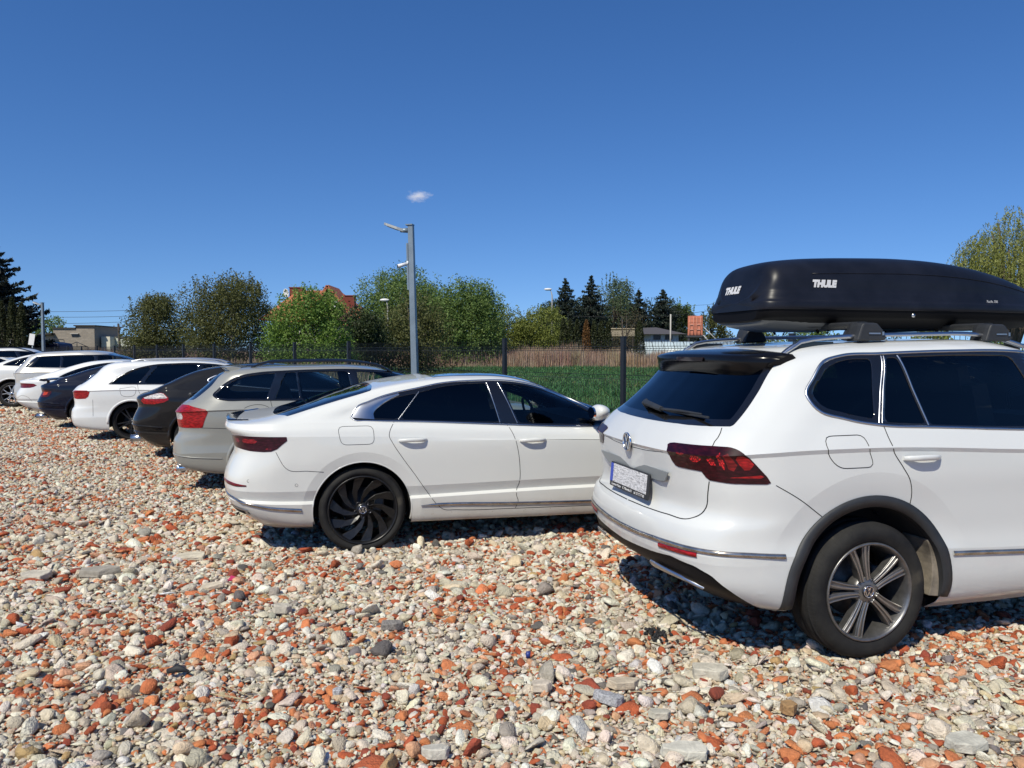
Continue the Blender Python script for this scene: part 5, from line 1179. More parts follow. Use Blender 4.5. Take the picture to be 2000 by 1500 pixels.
# ================================================================ white SUV in the foreground
def build_suv():
    M = car_mats(); M['paint'] = paint('white_lacquer', (.605, .615, .60), .32); M['rim'] = mat('anthracite_alloy', (.20, .195, .19), .36, .8, var=.25, vscale=25); M['rim_face'] = mat('machined_alloy', (.36, .355, .345), .30, .9)
    root = empty('parked_car', (1.615, 4.779, 0), R(15))
    tag(root, 'large white SUV with a black roof box on its roof, nearest car in the row', 'car', 'cars parked in a row on the rubble')
    B = body_suv()
    # tail lamp (wraps round the corner), lower apron, then the common openings
    V = 35
    LP = [(-.925, .428, 1.095), (-.909, .458, 1.108), (-.855, .672, 1.115), (-.817, .741, 1.118), (-.765, .804, 1.119), (-.738, .832, 1.110), (-.712, .864, 1.085), (-.572, .895, .941), (-.772, .814, .941), (-.844, .719, .948), (-.857, .709, .988), (-.909, .532, .989), (-.916, .500, .999)]
    lq = V3q(LP, V)
    nr = lambda x, y, z: (x < -.3)
    fs = B.cut(V, poly_sd(lq), lambda x, y, z: (x < -.35) & (np.abs(y) > .2) & (z > .7))
    lb = B.take(fs, .004)
    def q(*p): return V3q(p, V)
    regions = [  # inner lamp areas: outline, material slot
        (q((-.924, .534, 1.067), (-.910, .601, 1.069), (-.907, .600, 1.052), (-.917, .545, 1.045)), 2),
        (q((-.908, .612, 1.062), (-.878, .697, 1.066), (-.872, .704, 1.050), (-.878, .685, 1.026), (-.889, .650, 1.028), (-.896, .630, 1.048)), 2),
        (q((-.864, .722, 1.062), (-.832, .768, 1.058), (-.826, .773, 1.024), (-.843, .748, 1.022), (-.852, .738, 1.044)), 2),
        (q((-.822, .766, 1.098), (-.806, .780, 1.103), (-.781, .814, 1.001), (-.803, .793, .999)), 2),
        (q((-.800, .790, 1.104), (-.786, .820, 1.094), (-.728, .852, 1.003), (-.775, .819, 1.001)), 4),
        (q((-.771, .836, 1.080), (-.715, .864, 1.080), (-.648, .880, 1.011), (-.719, .856, 1.007)), 1),
        (q((-.777, .817, .988), (-.638, .881, .990), (-.610, .888, .971), (-.776, .815, .969)), 1),
        (q((-.849, .721, .984), (-.781, .812, .980), (-.781, .811, .970), (-.846, .722, .971)), 3),
    ]
    for poly, mi in regions:
        ins = B.cut(V, poly_sd(poly), ALL, bm=lb)
        for f in ins: f.material_index = mi
    dark_red = lamp_mat('smoked_red_lens', (.030, .002, .005)); red = lamp_mat('red_lens', (.34, .010, .012)); spark = lamp_mat('red_reflector_lens', (.30, .010, .012), lines=1, dark=(.10, .004, .006), scale=110)
    clear = lamp_mat('clear_lens_strip', (.45, .40, .40), lines=1, dark=(.2, .12, .12), scale=120)
    for s in (-1, 1):
        l2 = lb.copy(); bmesh.ops.delete(l2, geom=[v for v in l2.verts if v.co.y * s < 0], context='VERTS')
        o = from_bm('tail_light', l2, [dark_red, red, spark, clear, lamp_mat('deep_red_lens', (.17, .008, .010))], root); solidify(o, .012)
    lb.free()
    AP = q((-.99, -.01, .485), (-.985, .10, .487), (-.97, .35, .50), (-.955, .546, .520), (-.90, .70, .505), (-.842, .775, .470), (-.75, .815, .395), (-.66, .83, .32), (-.60, .85, .24), (-.6, .85, .10)) + [(V3q([(-1.3, 0, .1)], V)[0][0], .10), (V3q([(-1.3, 0, .1)], V)[0][0], .485)]
    fs = B.cut(V, poly_sd(AP), lambda x, y, z: (x < -.45) & (z < .62))
    ab = B.take(fs, -.012)
    o = from_bm('lower_apron', ab, mat('apron_black', (.007, .007, .008), .5, spec=.2), root); solidify(o, .01)
    sp = dict(hub_z=.355, arch_r=.452, wb=2.787, w=.905, len=4.7, belt=1.20, style='twin', tyre_r=.358, rim_r=.2555, tyre_w=.235, inset=.0, flare=(.625, .016, .55),
        dlo=smooth_poly([(-.315, 1.372), (-.262, 1.452), (-.185, 1.535), (-.08, 1.566), (.157, 1.578), (.6, 1.592), (1.1, 1.590), (1.6, 1.535), (1.95, 1.40), (2.28, 1.17), (2.2, 1.155), (1.6, 1.157), (1.0, 1.176), (.4, 1.203), (.07, 1.222), (-.135, 1.258), (-.29, 1.315)], {9, 10}),
        panes=[('side_window', smooth_poly([(-.285, 1.372), (-.235, 1.445), (-.165, 1.518), (-.07, 1.550), (.09, 1.558), (.04, 1.246), (-.13, 1.282), (-.265, 1.332)], {4, 5}), 'g_dark'),
               ('side_window', [(.185, 1.562), (.255, 1.566), (.36, 1.212), (.10, 1.230)], 'g_dark'),
               ('side_window', [(.275, 1.567), (.6, 1.575), (1.02, 1.574), (1.22, 1.182), (.8, 1.192), (.38, 1.211)], 'g_mid'),
               ('side_window', smooth_poly([(1.14, 1.570), (1.55, 1.525), (1.90, 1.395), (2.2, 1.18), (1.8, 1.170), (1.33, 1.178)], {0, 3, 5}), 'g_mid')],
        screens=[('rear_window', 'R', smooth_poly([(-.1, 1.195), (.3, 1.198), (.60, 1.206), (.725, 1.214), (.69, 1.32), (.655, 1.42), (.625, 1.54), (.3, 1.555), (-.1, 1.555)], {3, 6, 8, 0}), lambda x, y, z: (x < -.3) & (z > 1.12), 'g_rear'),
                 ('windscreen', 'F', [(-.1, 1.125), (.76, 1.125), (.66, 1.50), (.52, 1.575), (-.1, 1.60)], lambda x, y, z: (x > 1.25) & (z > 1.08), 'g_mid')])
    G = 'panel_gap'
    k35 = dict(off=.001)
    gate = q((-.745, .690, 1.205), (-.765, .712, 1.17), (-.803, .722, 1.140), (-.824, .733, 1.117)); gate2 = q((-.842, .735, .940), (-.84, .722, .88), (-.842, .705, .80), (-.852, .680, .765), (-.884, .636, .735), (-.93, .45, .722), (-.945, .278, .718), (-.95, .0, .716))
    sp['gaps'] = [(G, V, gate, .005, k35), (G, V, gate2, .006, k35), (G, 'S', [(-.562, .935), (-.44, .865), (-.296, .765)], .004, {}),
        (G, 'S', [(.085, 1.218), (.09, 1.165), (.11, 1.09), (.17, 1.0), (.215, .93), (.235, .85), (.232, .80)], .005, {}),
        (G, 'S', [(1.32, 1.155), (1.33, 1.0), (1.36, .8), (1.36, .5), (1.30, .34)], .005, {}), (G, 'S', [(2.30, 1.13), (2.36, 1.0), (2.42, .85), (2.42, .80)], .005, {}),
        (G, 'S', rounded([(-.292, 1.170), (-.055, 1.172), (-.035, 1.09), (-.002, 1.007), (-.215, 1.007), (-.280, 1.075)], .045), .004, dict(closed=True, smoothp=False)),
        (G, V, q((-.95, .0, 1.035), (-.945, .25, 1.04), (-.93, .41, 1.052)), .003, k35)]
    common(B, root, sp, M)
    body = finish_body(B, root, [M['paint'], M['liner']])
    # black wheel-arch mouldings and side strips
    dust = mat('dried_mud_on_liner', (.20, .17, .13), .95, var=.5, vscale=10)
    for cx in (0, 2.787):
        for s in (-1, 1):
            m = MB(); A = [(cx + (r_ + (.058 * (a + 8) / 46 if r_ < .4 else 0)) * math.cos(R(a)), .355 + (r_ + (.058 * (a + 8) / 46 if r_ < .4 else 0)) * math.sin(R(a))) for r_, rg_ in ((.447, range(-8, 40, 6)), (.385, range(34, -12, -6))) for a in rg_]
            m.prism(A, s * .70, s * .885, axis='Y'); m.done('mud_guard', dust, root, bevel=.006)
    for cx in (0, 2.787): arch_band(B, root, 'arch_moulding', M['plastic'], cx, .355, .444, .505, -8, 189, .010)
    strip = mat('weathered_chrome_strip', (.42, .38, .33), .22, .9, var=.5, vscale=14)
    B.ribbon('bumper_strip', q((-1.0, .0, .573), (-.997, .20, .575), (-.985, .43, .585), (-.90, .72, .592), (-.80, .82, .592), (-.70, .87, .590), (-.58, .90, .583), (-.51, .905, .578)), strip, root, view=V, width=.026, off=.002, raise_=.008)
    B.ribbon('side_strip', [(.505, .528), (1.2, .500), (2.28, .47)], strip, root, view='S', width=.026, off=.002, raise_=.008)
    B.ribbon('reflector', q((-.984, .455, .556), (-.945, .60, .562), (-.895, .725, .566)), red, root, view=V, width=.026, off=.002, raise_=.005)
    B.ribbon('skid_plate', q((-.92, .30, .425), (-.905, .45, .42), (-.87, .60, .41), (-.82, .68, .385)), M['satin'], root, view=V, width=lambda t: .045 * (1 - .7 * t), off=.003, raise_=.010)
    # chrome surround of the glasshouse
    B.ribbon('window_chrome', smooth_poly([(-.320, 1.372), (-.266, 1.455), (-.188, 1.541), (-.08, 1.572), (.157, 1.584), (.6, 1.598), (1.1, 1.596), (1.6, 1.540), (1.95, 1.405), (2.29, 1.165), (2.2, 1.149), (1.6, 1.151), (1.0, 1.170), (.4, 1.197), (.07, 1.216), (-.135, 1.252), (-.296, 1.312)], {9, 10}), M['satin'], root, width=.016, off=.001, raise_=.006, closed=True, smoothp=False)
    for a, b in (((.163, 1.572), (.062, 1.226)), ((.178, 1.572), (.082, 1.226)), ((.265, 1.575), (.372, 1.208))):
        B.ribbon('window_divider', [a, ((a[0] + b[0]) / 2, (a[1] + b[1]) / 2), b], M['satin'], root, width=.008, off=.0, raise_=.004)
    handle(B, root, .285, 1.045, M, .23); handle(B, root, 1.44, 1.015, M, .23)
    mirror(B, root, 2.02, 1.20, M)
    # roof spoiler: black wedge over the rear window
    m = MB(); n = 13; rows = []
    for i in range(-n, n + 1):
        t = i / n; y = t * .665; e = abs(t)
        xt = -.565 + .11 * e ** 4 + .14 * max(0, e - .86) / .14; ztop = 1.578 - .012 * e ** 2 - .01 * max(0, e - .86) / .14; zb = 1.448 + .012 * e ** 2 + .045 * max(0, e - .88) / .12
        xr = -.30 - .02 * e; zr = 1.612 - .030 * e ** 2
        rows.append([m.bm.verts.new(p) for p in ((xr, y, zr), ((xr + xt) / 2, y, (zr + ztop) / 2 + .012), (xt + .02, y, ztop + .004), (xt, y, ztop - .008), (xt + .012, y, ztop - .045), (xt + .022 - .01 * e, y * .99, zb + .012), (xt + .04 - .01 * e, y * .985, zb), (xr - .12, y * .97, zb + .03))])
    for i in range(2 * n):
        for k in range(7):
            f = m.bm.faces.new((rows[i][k], rows[i][k + 1], rows[i + 1][k + 1], rows[i + 1][k])); f.smooth = True
    m.bm.faces.new(rows[0]); m.bm.faces.new(rows[-1])
    o = m.done('roof_spoiler', mat('spoiler_black', (.005, .005, .006), .18, spec=.22), root)
    m = MB()
    pl = [tuple(p) for p in rounded([(-.17, 1.562), (.17, 1.562), (.155, 1.538), (-.155, 1.538)], .012)]
    m.prism(pl, -.550, -.5668, axis='X'); m.done('brake_light', lamp_mat('dark_brake_lens', (.012, .002, .003)), o)
    # wiper
    m = MB(); p0, n0 = B.on('R', -.50, 1.245); p1, n1 = B.on('R', -.12, 1.238); p2, n2 = B.on('R', .16, 1.262)
    m.tube([p0 + n0 * .02, p0 * .5 + p1 * .5 + n1 * .03, p1 + n1 * .03], [.006, .008, .010], 8)
    m.tube([p1 + n1 * .03, p2 + n2 * .028], [.017, .020], 8); m.tube([p2 - n2 * .01, p2 + n2 * .04], [.026, .022], 12)
    m.box(p0 * .6 + p1 * .4 + n1 * .012, (.012, .50, .012)); m.done('rear_wiper', M['plastic'], root, bevel=.003)
    # badge, plate niche, plate
    p, nn = B.on('R', 0, 1.062)
    e = emblem_bm(.056, .006); me = bpy.data.meshes.new('badge'); bmesh.ops.recalc_face_normals(e.bm, faces=e.bm.faces); e.bm.to_mesh(me); e.bm.free()
    me.transform(Matrix.Translation(p + Vector((-.004, 0, 0))) @ Matrix.Rotation(R(-90), 4, 'Z'))
    bo = link('badge', me, M['chrome'], root)
    m = MB(); m.lathe([(.052, -.001), (.001, -.004)], 32); me = bpy.data.meshes.new('badge_base'); m.bm.to_mesh(me); m.bm.free(); me.transform(Matrix.Translation(p + Vector((-.002, 0, 0))) @ Matrix.Rotation(R(-90), 4, 'Z'))
    link('badge_base', me, mat('badge_blue_black', (.03, .035, .05), .1, .3, 1), bo)
    m = MB(); m.prism([(-.47, .950), (.50, .950), (.44, .915), (.36, .885), (-.36, .885), (-.43, .895)], -.927, -.9345, axis='X'); m.done('plate_recess', mat('recess_grey', (.20, .215, .22), .3), root, bevel=.003)
    pe = empty('number_plate', (-.952, 0, .835), 0, root); pe.rotation_euler = (0, R(5), 0)
    m = MB(); m.box((0, 0, 0), (.014, .545, .150)); m.done('plate_holder', M['plastic'], pe, bevel=.005)
    pm, nt, b = new_mat('blurred_plate_face'); tc = nt.nodes.new('ShaderNodeTexCoord'); mp = nt.nodes.new('ShaderNodeMapping'); mp.inputs['Scale'].default_value = (1, 22, 110)
    nt.links.new(tc.outputs['Object'], mp.inputs[0]); n = nt.nodes.new('ShaderNodeTexNoise'); n.inputs['Scale'].default_value = 1.6; n.inputs['Detail'].default_value = 5; n.inputs['Distortion'].default_value = 1.2; nt.links.new(mp.outputs[0], n.inputs[0])
    r = ramp(nt, n.outputs['Fac'], [(.40, (.30, .30, .31)), (.52, (.66, .66, .67)), (.7, (.78, .78, .78))]); nt.links.new(r.outputs[0], b.inputs['Base Color']); b.inputs['Roughness'].default_value = .4
    m = MB(); m.box((-.0085, -.018, .012), (.004, .478, .110)); m.done('plate_face', pm, pe, bevel=.001)
    m = MB(); m.box((-.0085, .243, .012), (.004, .040, .110)); m.done('plate_band', mat('plate_blue', (.02, .06, .42), .4), pe)
    wt = mat('white_print', (.8, .8, .8), .5)
    for txt, yy in (('Centrum Motor', .165), ('K. Miłowska 51', .0), ('tel. 32 72 77 00', -.165)):
        text_mesh('plate_writing', txt, .022, .0004, wt, pe, M4=Matrix.Translation((-.0078, yy, -.059)) @ Matrix.Rotation(R(-90), 4, 'Z') @ Matrix.Rotation(R(90), 4, 'X'))
    # roof rails and load bars
    for s in (-1, 1):
        pts = []
        for x in np.linspace(-.36, 1.75, 30):
            h, _ = B.on('T', x, s * .575); t = (x + .36) / 2.11
            up = .036 * min(1, (1 - abs(2 * t - 1)) * 7); pts.append(Vector((x, s * .578, h.z + up)))
        m = MB()
        rr = []
        for i, pnt in enumerate(pts):
            hgt = .012 if 0 < i < 29 else .003
            rr.append([m.bm.verts.new(pnt + Vector((0, dy, dz))) for dy, dz in ((-.018, -hgt), (-.016, hgt * .6), (0, hgt), (.016, hgt * .6), (.018, -hgt))])
        for i in range(29):
            for k_ in range(5): m.bm.faces.new((rr[i][k_], rr[i][(k_ + 1) % 5], rr[i + 1][(k_ + 1) % 5], rr[i + 1][k_])).smooth = True
        ro = m.done('roof_rail', M['satin'], root)
        for xx, L in ((-.13, .24), (1.53, .24)):
            m = MB(); h, _ = B.on('T', xx, s * .575); m.box((xx, s * .578, h.z + .006), (L, .022, .034)); m.done('rail_foot', M['gloss_black'], ro)
    for bx in (.20, 1.07):
        e = empty('load_bar', (bx, 0, 0), 0, root)
        m = MB(); m.prism(smooth_poly([(-.04, 1.752), (0, 1.763), (.04, 1.752), (.035, 1.738), (-.035, 1.738)]), -.56, .56, axis='Y'); m.done('crossbar', M['plastic'], e)
        for s in (-1, 1):
            m = MB(); bmv = []
            for yy, sc_ in ((.63, .93), (.60, 1.0), (.54, 1.0), (.50, .85)):
                P = [(-.050, 1.755), (.045, 1.755), (.085, 1.715), (.112, 1.668), (.095, 1.655), (-.09, 1.652), (-.078, 1.69), (-.062, 1.735)]
                bmv.append([m.bm.verts.new((x * sc_, s * yy, 1.70 + (z - 1.70) * sc_)) for x, z in P])
            for i in range(3):
                for k_ in range(8): m.bm.faces.new((bmv[i][k_], bmv[i][(k_ + 1) % 8], bmv[i + 1][(k_ + 1) % 8], bmv[i + 1][k_]))
            m.bm.faces.new(bmv[0]); m.bm.faces.new(bmv[-1]); f = m.done('bar_foot', M['plastic'], e, bevel=.008)
            m = MB(); m.box((.02, s * .633, 1.695), (.075, .004, .008)); m.box((.075, s * .633, 1.695), (.013, .004, .020)); m.done('foot_lock', M['satin'], f)
    return root, B
suv, SB = build_suv()
# ---------------------------------------------------------------- roof box on its bars
def build_box():
    root = empty('roof_box', (1.615, 4.779, 0), R(15)); tag(root, 'black roof box with white lettering lying on the load bars of the big white SUV', 'roof box')
    blk = mat('matt_black_shell', (.008, .009, .014), .40, coat=.0, var=.35, vscale=5, spec=.28)
    base = mat('roof_box_base', (.004, .004, .005), .6, spec=.15); grey = mat('grey_box_belly', (.085, .09, .095), .35)
    cy = .0
    xs = [-.262, -.248, -.220, -.170, -.10, .01, .2, .45, .75, 1.05, 1.3, 1.5, 1.68, 1.82, 1.92, 1.965]
    top = [1.90, 2.03, 2.085, 2.118, 2.138, 2.152, 2.165, 2.174, 2.178, 2.165, 2.135, 2.095, 2.045, 1.995, 1.95, 1.90]
    hw = [.235, .290, .322, .343, .352, .355, .357, .358, .357, .352, .340, .320, .290, .245, .175, .09]
    def zl(x): return 1.838 + .0 * x
    def loft(name, sec, mt, par, caps=True):
        m = MB(); rows = [[m.bm.verts.new(p) for p in s_] for s_ in sec]
        for i in range(len(rows) - 1):
            for k_ in range(len(rows[0]) - 1):
                f = m.bm.faces.new((rows[i][k_], rows[i][k_ + 1], rows[i + 1][k_ + 1], rows[i + 1][k_])); f.smooth = True
        if caps:
            m.bm.faces.new(rows[0]); m.bm.faces.new(rows[-1])
        return m.done(name, mt, par)
    xd = np.array(sorted(set(list(np.linspace(-.262, -.10, 10)) + list(np.linspace(-.08, 1.965, 40)))))
    T = hermite(np.stack([xs, top], 1), 12); W = hermite(np.stack([xs, hw], 1), 12)
    sec = []
    for x in xd:
        t = np.interp(x, T[:, 0], T[:, 1]); h = np.interp(x, W[:, 0], W[:, 1]); z0 = zl(x)
        H = t - z0
        # half section from the rim upwards: lip, ledge, concave side, ridge, crown
        inset = .040 * min(1, (x + .262) / .12 + .5)
        S = [(h + .004, z0), (h + .010, z0 + .006), (h + .008, z0 + .042), (h, z0 + .050), (h - .014, z0 + .056), (h - .020, z0 + min(.100, H * .5)), (h - .020 - .010, z0 + min(.108, H * .55)), (h * .93 - inset * .35, z0 + H * .62), (h * .89 - inset * .5, z0 + H * .76), (h * .80 - inset * .5, z0 + H * .87), (h * .58, z0 + H * .955), (h * .28, z0 + H * .992), (0, z0 + H)]
        S = [(max(0, a), b) for a, b in S]
        S2 = S[:7] + [tuple(p) for p in hermite(np.array(S[6:]), 3)[1:]]
        P = [(x, cy - a, b) for a, b in S2] + [(x, cy + a, b) for a, b in S2[::-1][1:]]
        # the rear face leans in a little above the ledge
        lean = []
        for (px, py, pz) in P:
            k_ = max(0, 1 - (px + .262) / .10)
            lean.append((px + k_ * (.035 * min(1, max(0, (pz - z0 - .05) / .10)) - (0 if pz > z0 + .055 else .012)), py, pz))
        sec.append(lean)
    lid = loft('box_lid', sec, blk, root)
    md = lid.modifiers.new('sub', 'SUBSURF'); md.levels = 1; md.render_levels = 1
    sec = []
    for x in xd:
        h = np.interp(x, W[:, 0], W[:, 1]); k_ = min(1, max(0, (x + .29) / .35)); kf = min(1, max(0, (1.96 - x) / .4)); zb = 1.790 - .052 * (k_ ** .6) * (kf ** .6)
        S = [(h - .002, 1.837), (h - .006, 1.795), (h - .035, 1.785 - .003), (h * .72, zb), (h * .3, zb - .004), (0, zb - .004)]
        sec.append([(x, cy - a, b) for a, b in S] + [(x, cy + a, b) for a, b in S[::-1][1:]])
    loft('box_base', sec, base, root)
    # bare grey belly showing below the rear of the base
    sec = []
    for x in np.linspace(-.235, .60, 16):
        h = np.interp(x, W[:, 0], W[:, 1]) - .045; k_ = min(1, max(0, (x + .27) / .30)); ke = min(1, max(0, (.62 - x) / .35)); zb = 1.786 - .062 * k_ ** .5 * ke ** .4
        S = [(h, 1.783), (h - .03, (1.783 + zb) / 2 - .004), (h * .68, zb - .004), (0, zb - .010)]
        sec.append([(x, cy - a, b) for a, b in S] + [(x, cy + a, b) for a, b in S[::-1][1:]])
    loft('box_belly', sec, grey, root)
    bv = BVHTree.FromBMesh((lambda b: (b.from_mesh(lid.data), b)[1])(bmesh.new()))
    # rib along the lid
    m = MB(); pts = []
    for x in np.linspace(.05, 1.85, 30):
        z = 1.838 + (np.interp(x, T[:, 0], T[:, 1]) - 1.838) * .66
        h = bv.ray_cast(Vector((x, -2, z)), Vector((0, 1, 0)))
        if h[0] is not None: pts.append(h[0] + h[1] * .001)
    if len(pts) > 3: m.tube(pts, .0035, 6)
    m.done('lid_rib', blk, root)
    wt = mat('white_lettering', (.62, .62, .62), .45)
    def letter(name, txt, size, org, dirv, x_axis, bold, shear, spacing=1.0):
        o = text_mesh(name, txt, size, .0, wt, root, bold=bold, shear=shear, align='LEFT', spacing=spacing)
        me = o.data
        bm = bmesh.new(); bm.from_mesh(me); bmesh.ops.triangulate(bm, faces=bm.faces)
        bmesh.ops.subdivide_edges(bm, edges=[e for e in bm.edges if e.calc_length() > .02], cuts=2)
        for v in bm.verts:
            pnt = Vector(org) + Vector(x_axis) * v.co.x + Vector((0, 0, 1)) * v.co.y
            h = bv.ray_cast(pnt - Vector(dirv) * 2, Vector(dirv))
            v.co = (h[0] + h[1] * .0035) if h[0] is not None else pnt
        bm.to_mesh(me); bm.free()
    letter('lid_lettering', 'THULE', .052, (.045, 0, 1.988), (0, 1, 0), (1, 0, 0), .0045, .18, .98)
    letter('lid_lettering', 'THULE', .055, (0, .150, 1.968), (1, 0, 0), (0, -1, 0), .0045, .18, .98)
    letter('lid_lettering', 'Pacific 700', .022, (1.30, 0, 1.905), (0, 1, 0), (1, 0, 0), .0, 0)
    m = MB()
    h = bv.ray_cast(Vector((.73, -2, 1.87)), Vector((0, 1, 0)))
    m.lathe([(.013, .004), (.012, -.006), (.001, -.008)], 20, c=(.73, cy - .352, 1.812)); m.done('box_lock', M0['satin'], root)
    m = MB()
    for x in (.17, .23, 1.04, 1.10):
        for y in (-.22, .22): m.tube([(x, y, 1.79), (x + (.02 if x in (.23, 1.10) else -.02), y, 1.74), (x + (.0), y, 1.705)], [.014, .012, .007], 6)
    m.done('box_clamp', base, root)
    return root
box = build_box()
def body_fast(tr=None, res=1.0, lip=True):
    k = dict(nm=int(60 * res), nr=max(3, int(6 * res)))
    r = [
     ring(.20, -.85, .80, 3.45, **k),                                                        #0
     ring([(-1.1, .31), (-.5, .235), (0, .225), (2, .2), (2.8, .2), (3.7, .2)], -.95, .87, 3.62, **k), #1
     ring([(-1.1, .395), (-.5, .335), (0, .325), (2, .30), (2.8, .30), (3.7, .28)], -1.06, .905, 3.72, **k),#2
     ring([(-1.1, .44), (-.6, .41), (0, .40), (.6, .415), (2.8, .415), (3.7, .36)], -1.085, .918, 3.74, **k),#3 c ridge
     ring([(-1.1, .46), (-.6, .43), (0, .42), (.6, .435), (2.8, .435), (3.7, .38)], -1.088, .886, 3.745, **k),#4 c
     ring([(-1.1, .52), (-.6, .51), (0, .51), (2.8, .515), (3.7, .48)], -1.10, .916, 3.76, **k),#5 c
     ring([(-1.1, .60), (-.6, .62), (0, .63), (2.8, .63), (3.7, .58)], -1.098, .924, 3.76, **k),#6
     ring([(-1.1, .70), (-.6, .72), (0, .75), (2.8, .73), (3.7, .66)], -1.06, .931, 3.74, **k),#7
     ring([(-1.1, .79), (-.6, .82), (0, .85), (2.8, .80), (3.7, .72)], -1.02, .931, 3.69, **k),#8
     ring([(-1.1, .93), (-.6, .935), (0, .925), (2, .826), (2.8, .81), (3.7, .74)], -1.04, .925, 3.62, **k),#9 c
     ring([(-1.15, .995), (-.7, .985), (0, .985), (1, .94), (2, .88), (2.8, .87), (3.6, .79)], -1.09, .905, 3.50, **k),#10
     ring([(-1.15, 1.035), (-.9, 1.03), (-.3, 1.035), (0, 1.03), (1.2, .975), (2, .925), (2.6, .915), (3.3, .85)], -1.08, .875, 3.30, **k),#11 c (lip)
     ring([(-.9, 1.068), (-.5, 1.070), (-.2, 1.062), (0, 1.05), (1.2, .993), (2.08, .948), (2.5, .945)], -.74, .850, 2.50, rs=.6, **k),#12
     ring([(-.5, 1.14), (-.1, 1.165), (.5, 1.175), (1.4, 1.165), (2.2, 1.08)], -.48, .795, 2.22, rs=.5, **k),#13
     ring([(-.2, 1.225), (.3, 1.275), (.9, 1.29), (1.4, 1.27), (1.95, 1.165)], -.20, .735, 1.97, rs=.5, **k),#14
     ring([(.0, 1.275), (.4, 1.335), (.9, 1.358), (1.3, 1.345), (1.75, 1.255)], .02, .675, 1.76, rs=.45, **k),#15
     ring([(.1, 1.30), (.45, 1.352), (.9, 1.382), (1.3, 1.370), (1.65, 1.30)], .12, .58, 1.64, rs=.4, **k),#16
     ring([(.15, 1.315), (.5, 1.365), (.9, 1.395), (1.25, 1.388), (1.5, 1.342)], .17, .36, 1.55, rs=.35, **k),#17
     ring([(.2, 1.322), (.5, 1.370), (.9, 1.400), (1.25, 1.393), (1.45, 1.355)], .20, .001, 1.50, rs=.35, **k),#18
    ]
    if not lip:                      # a smooth tail instead of the kicked-up lid
        r[10] = ring([(-1.15, .965), (-.7, .985), (0, .985), (1, .94), (2, .88), (2.8, .87), (3.6, .79)], -.985, .895, 3.50, **k)
        r[11] = ring([(-1.15, 1.0), (-.9, 1.01), (-.3, 1.03), (0, 1.03), (1.2, .975), (2, .925), (2.6, .915), (3.3, .85)], -.88, .873, 3.30, **k)
    if tr: r = [tr(a.copy()) for a in r]
    return Body(r, step=.035 / res, creases=(3, 4, 5, 9, 11) if lip else (3, 4, 5))
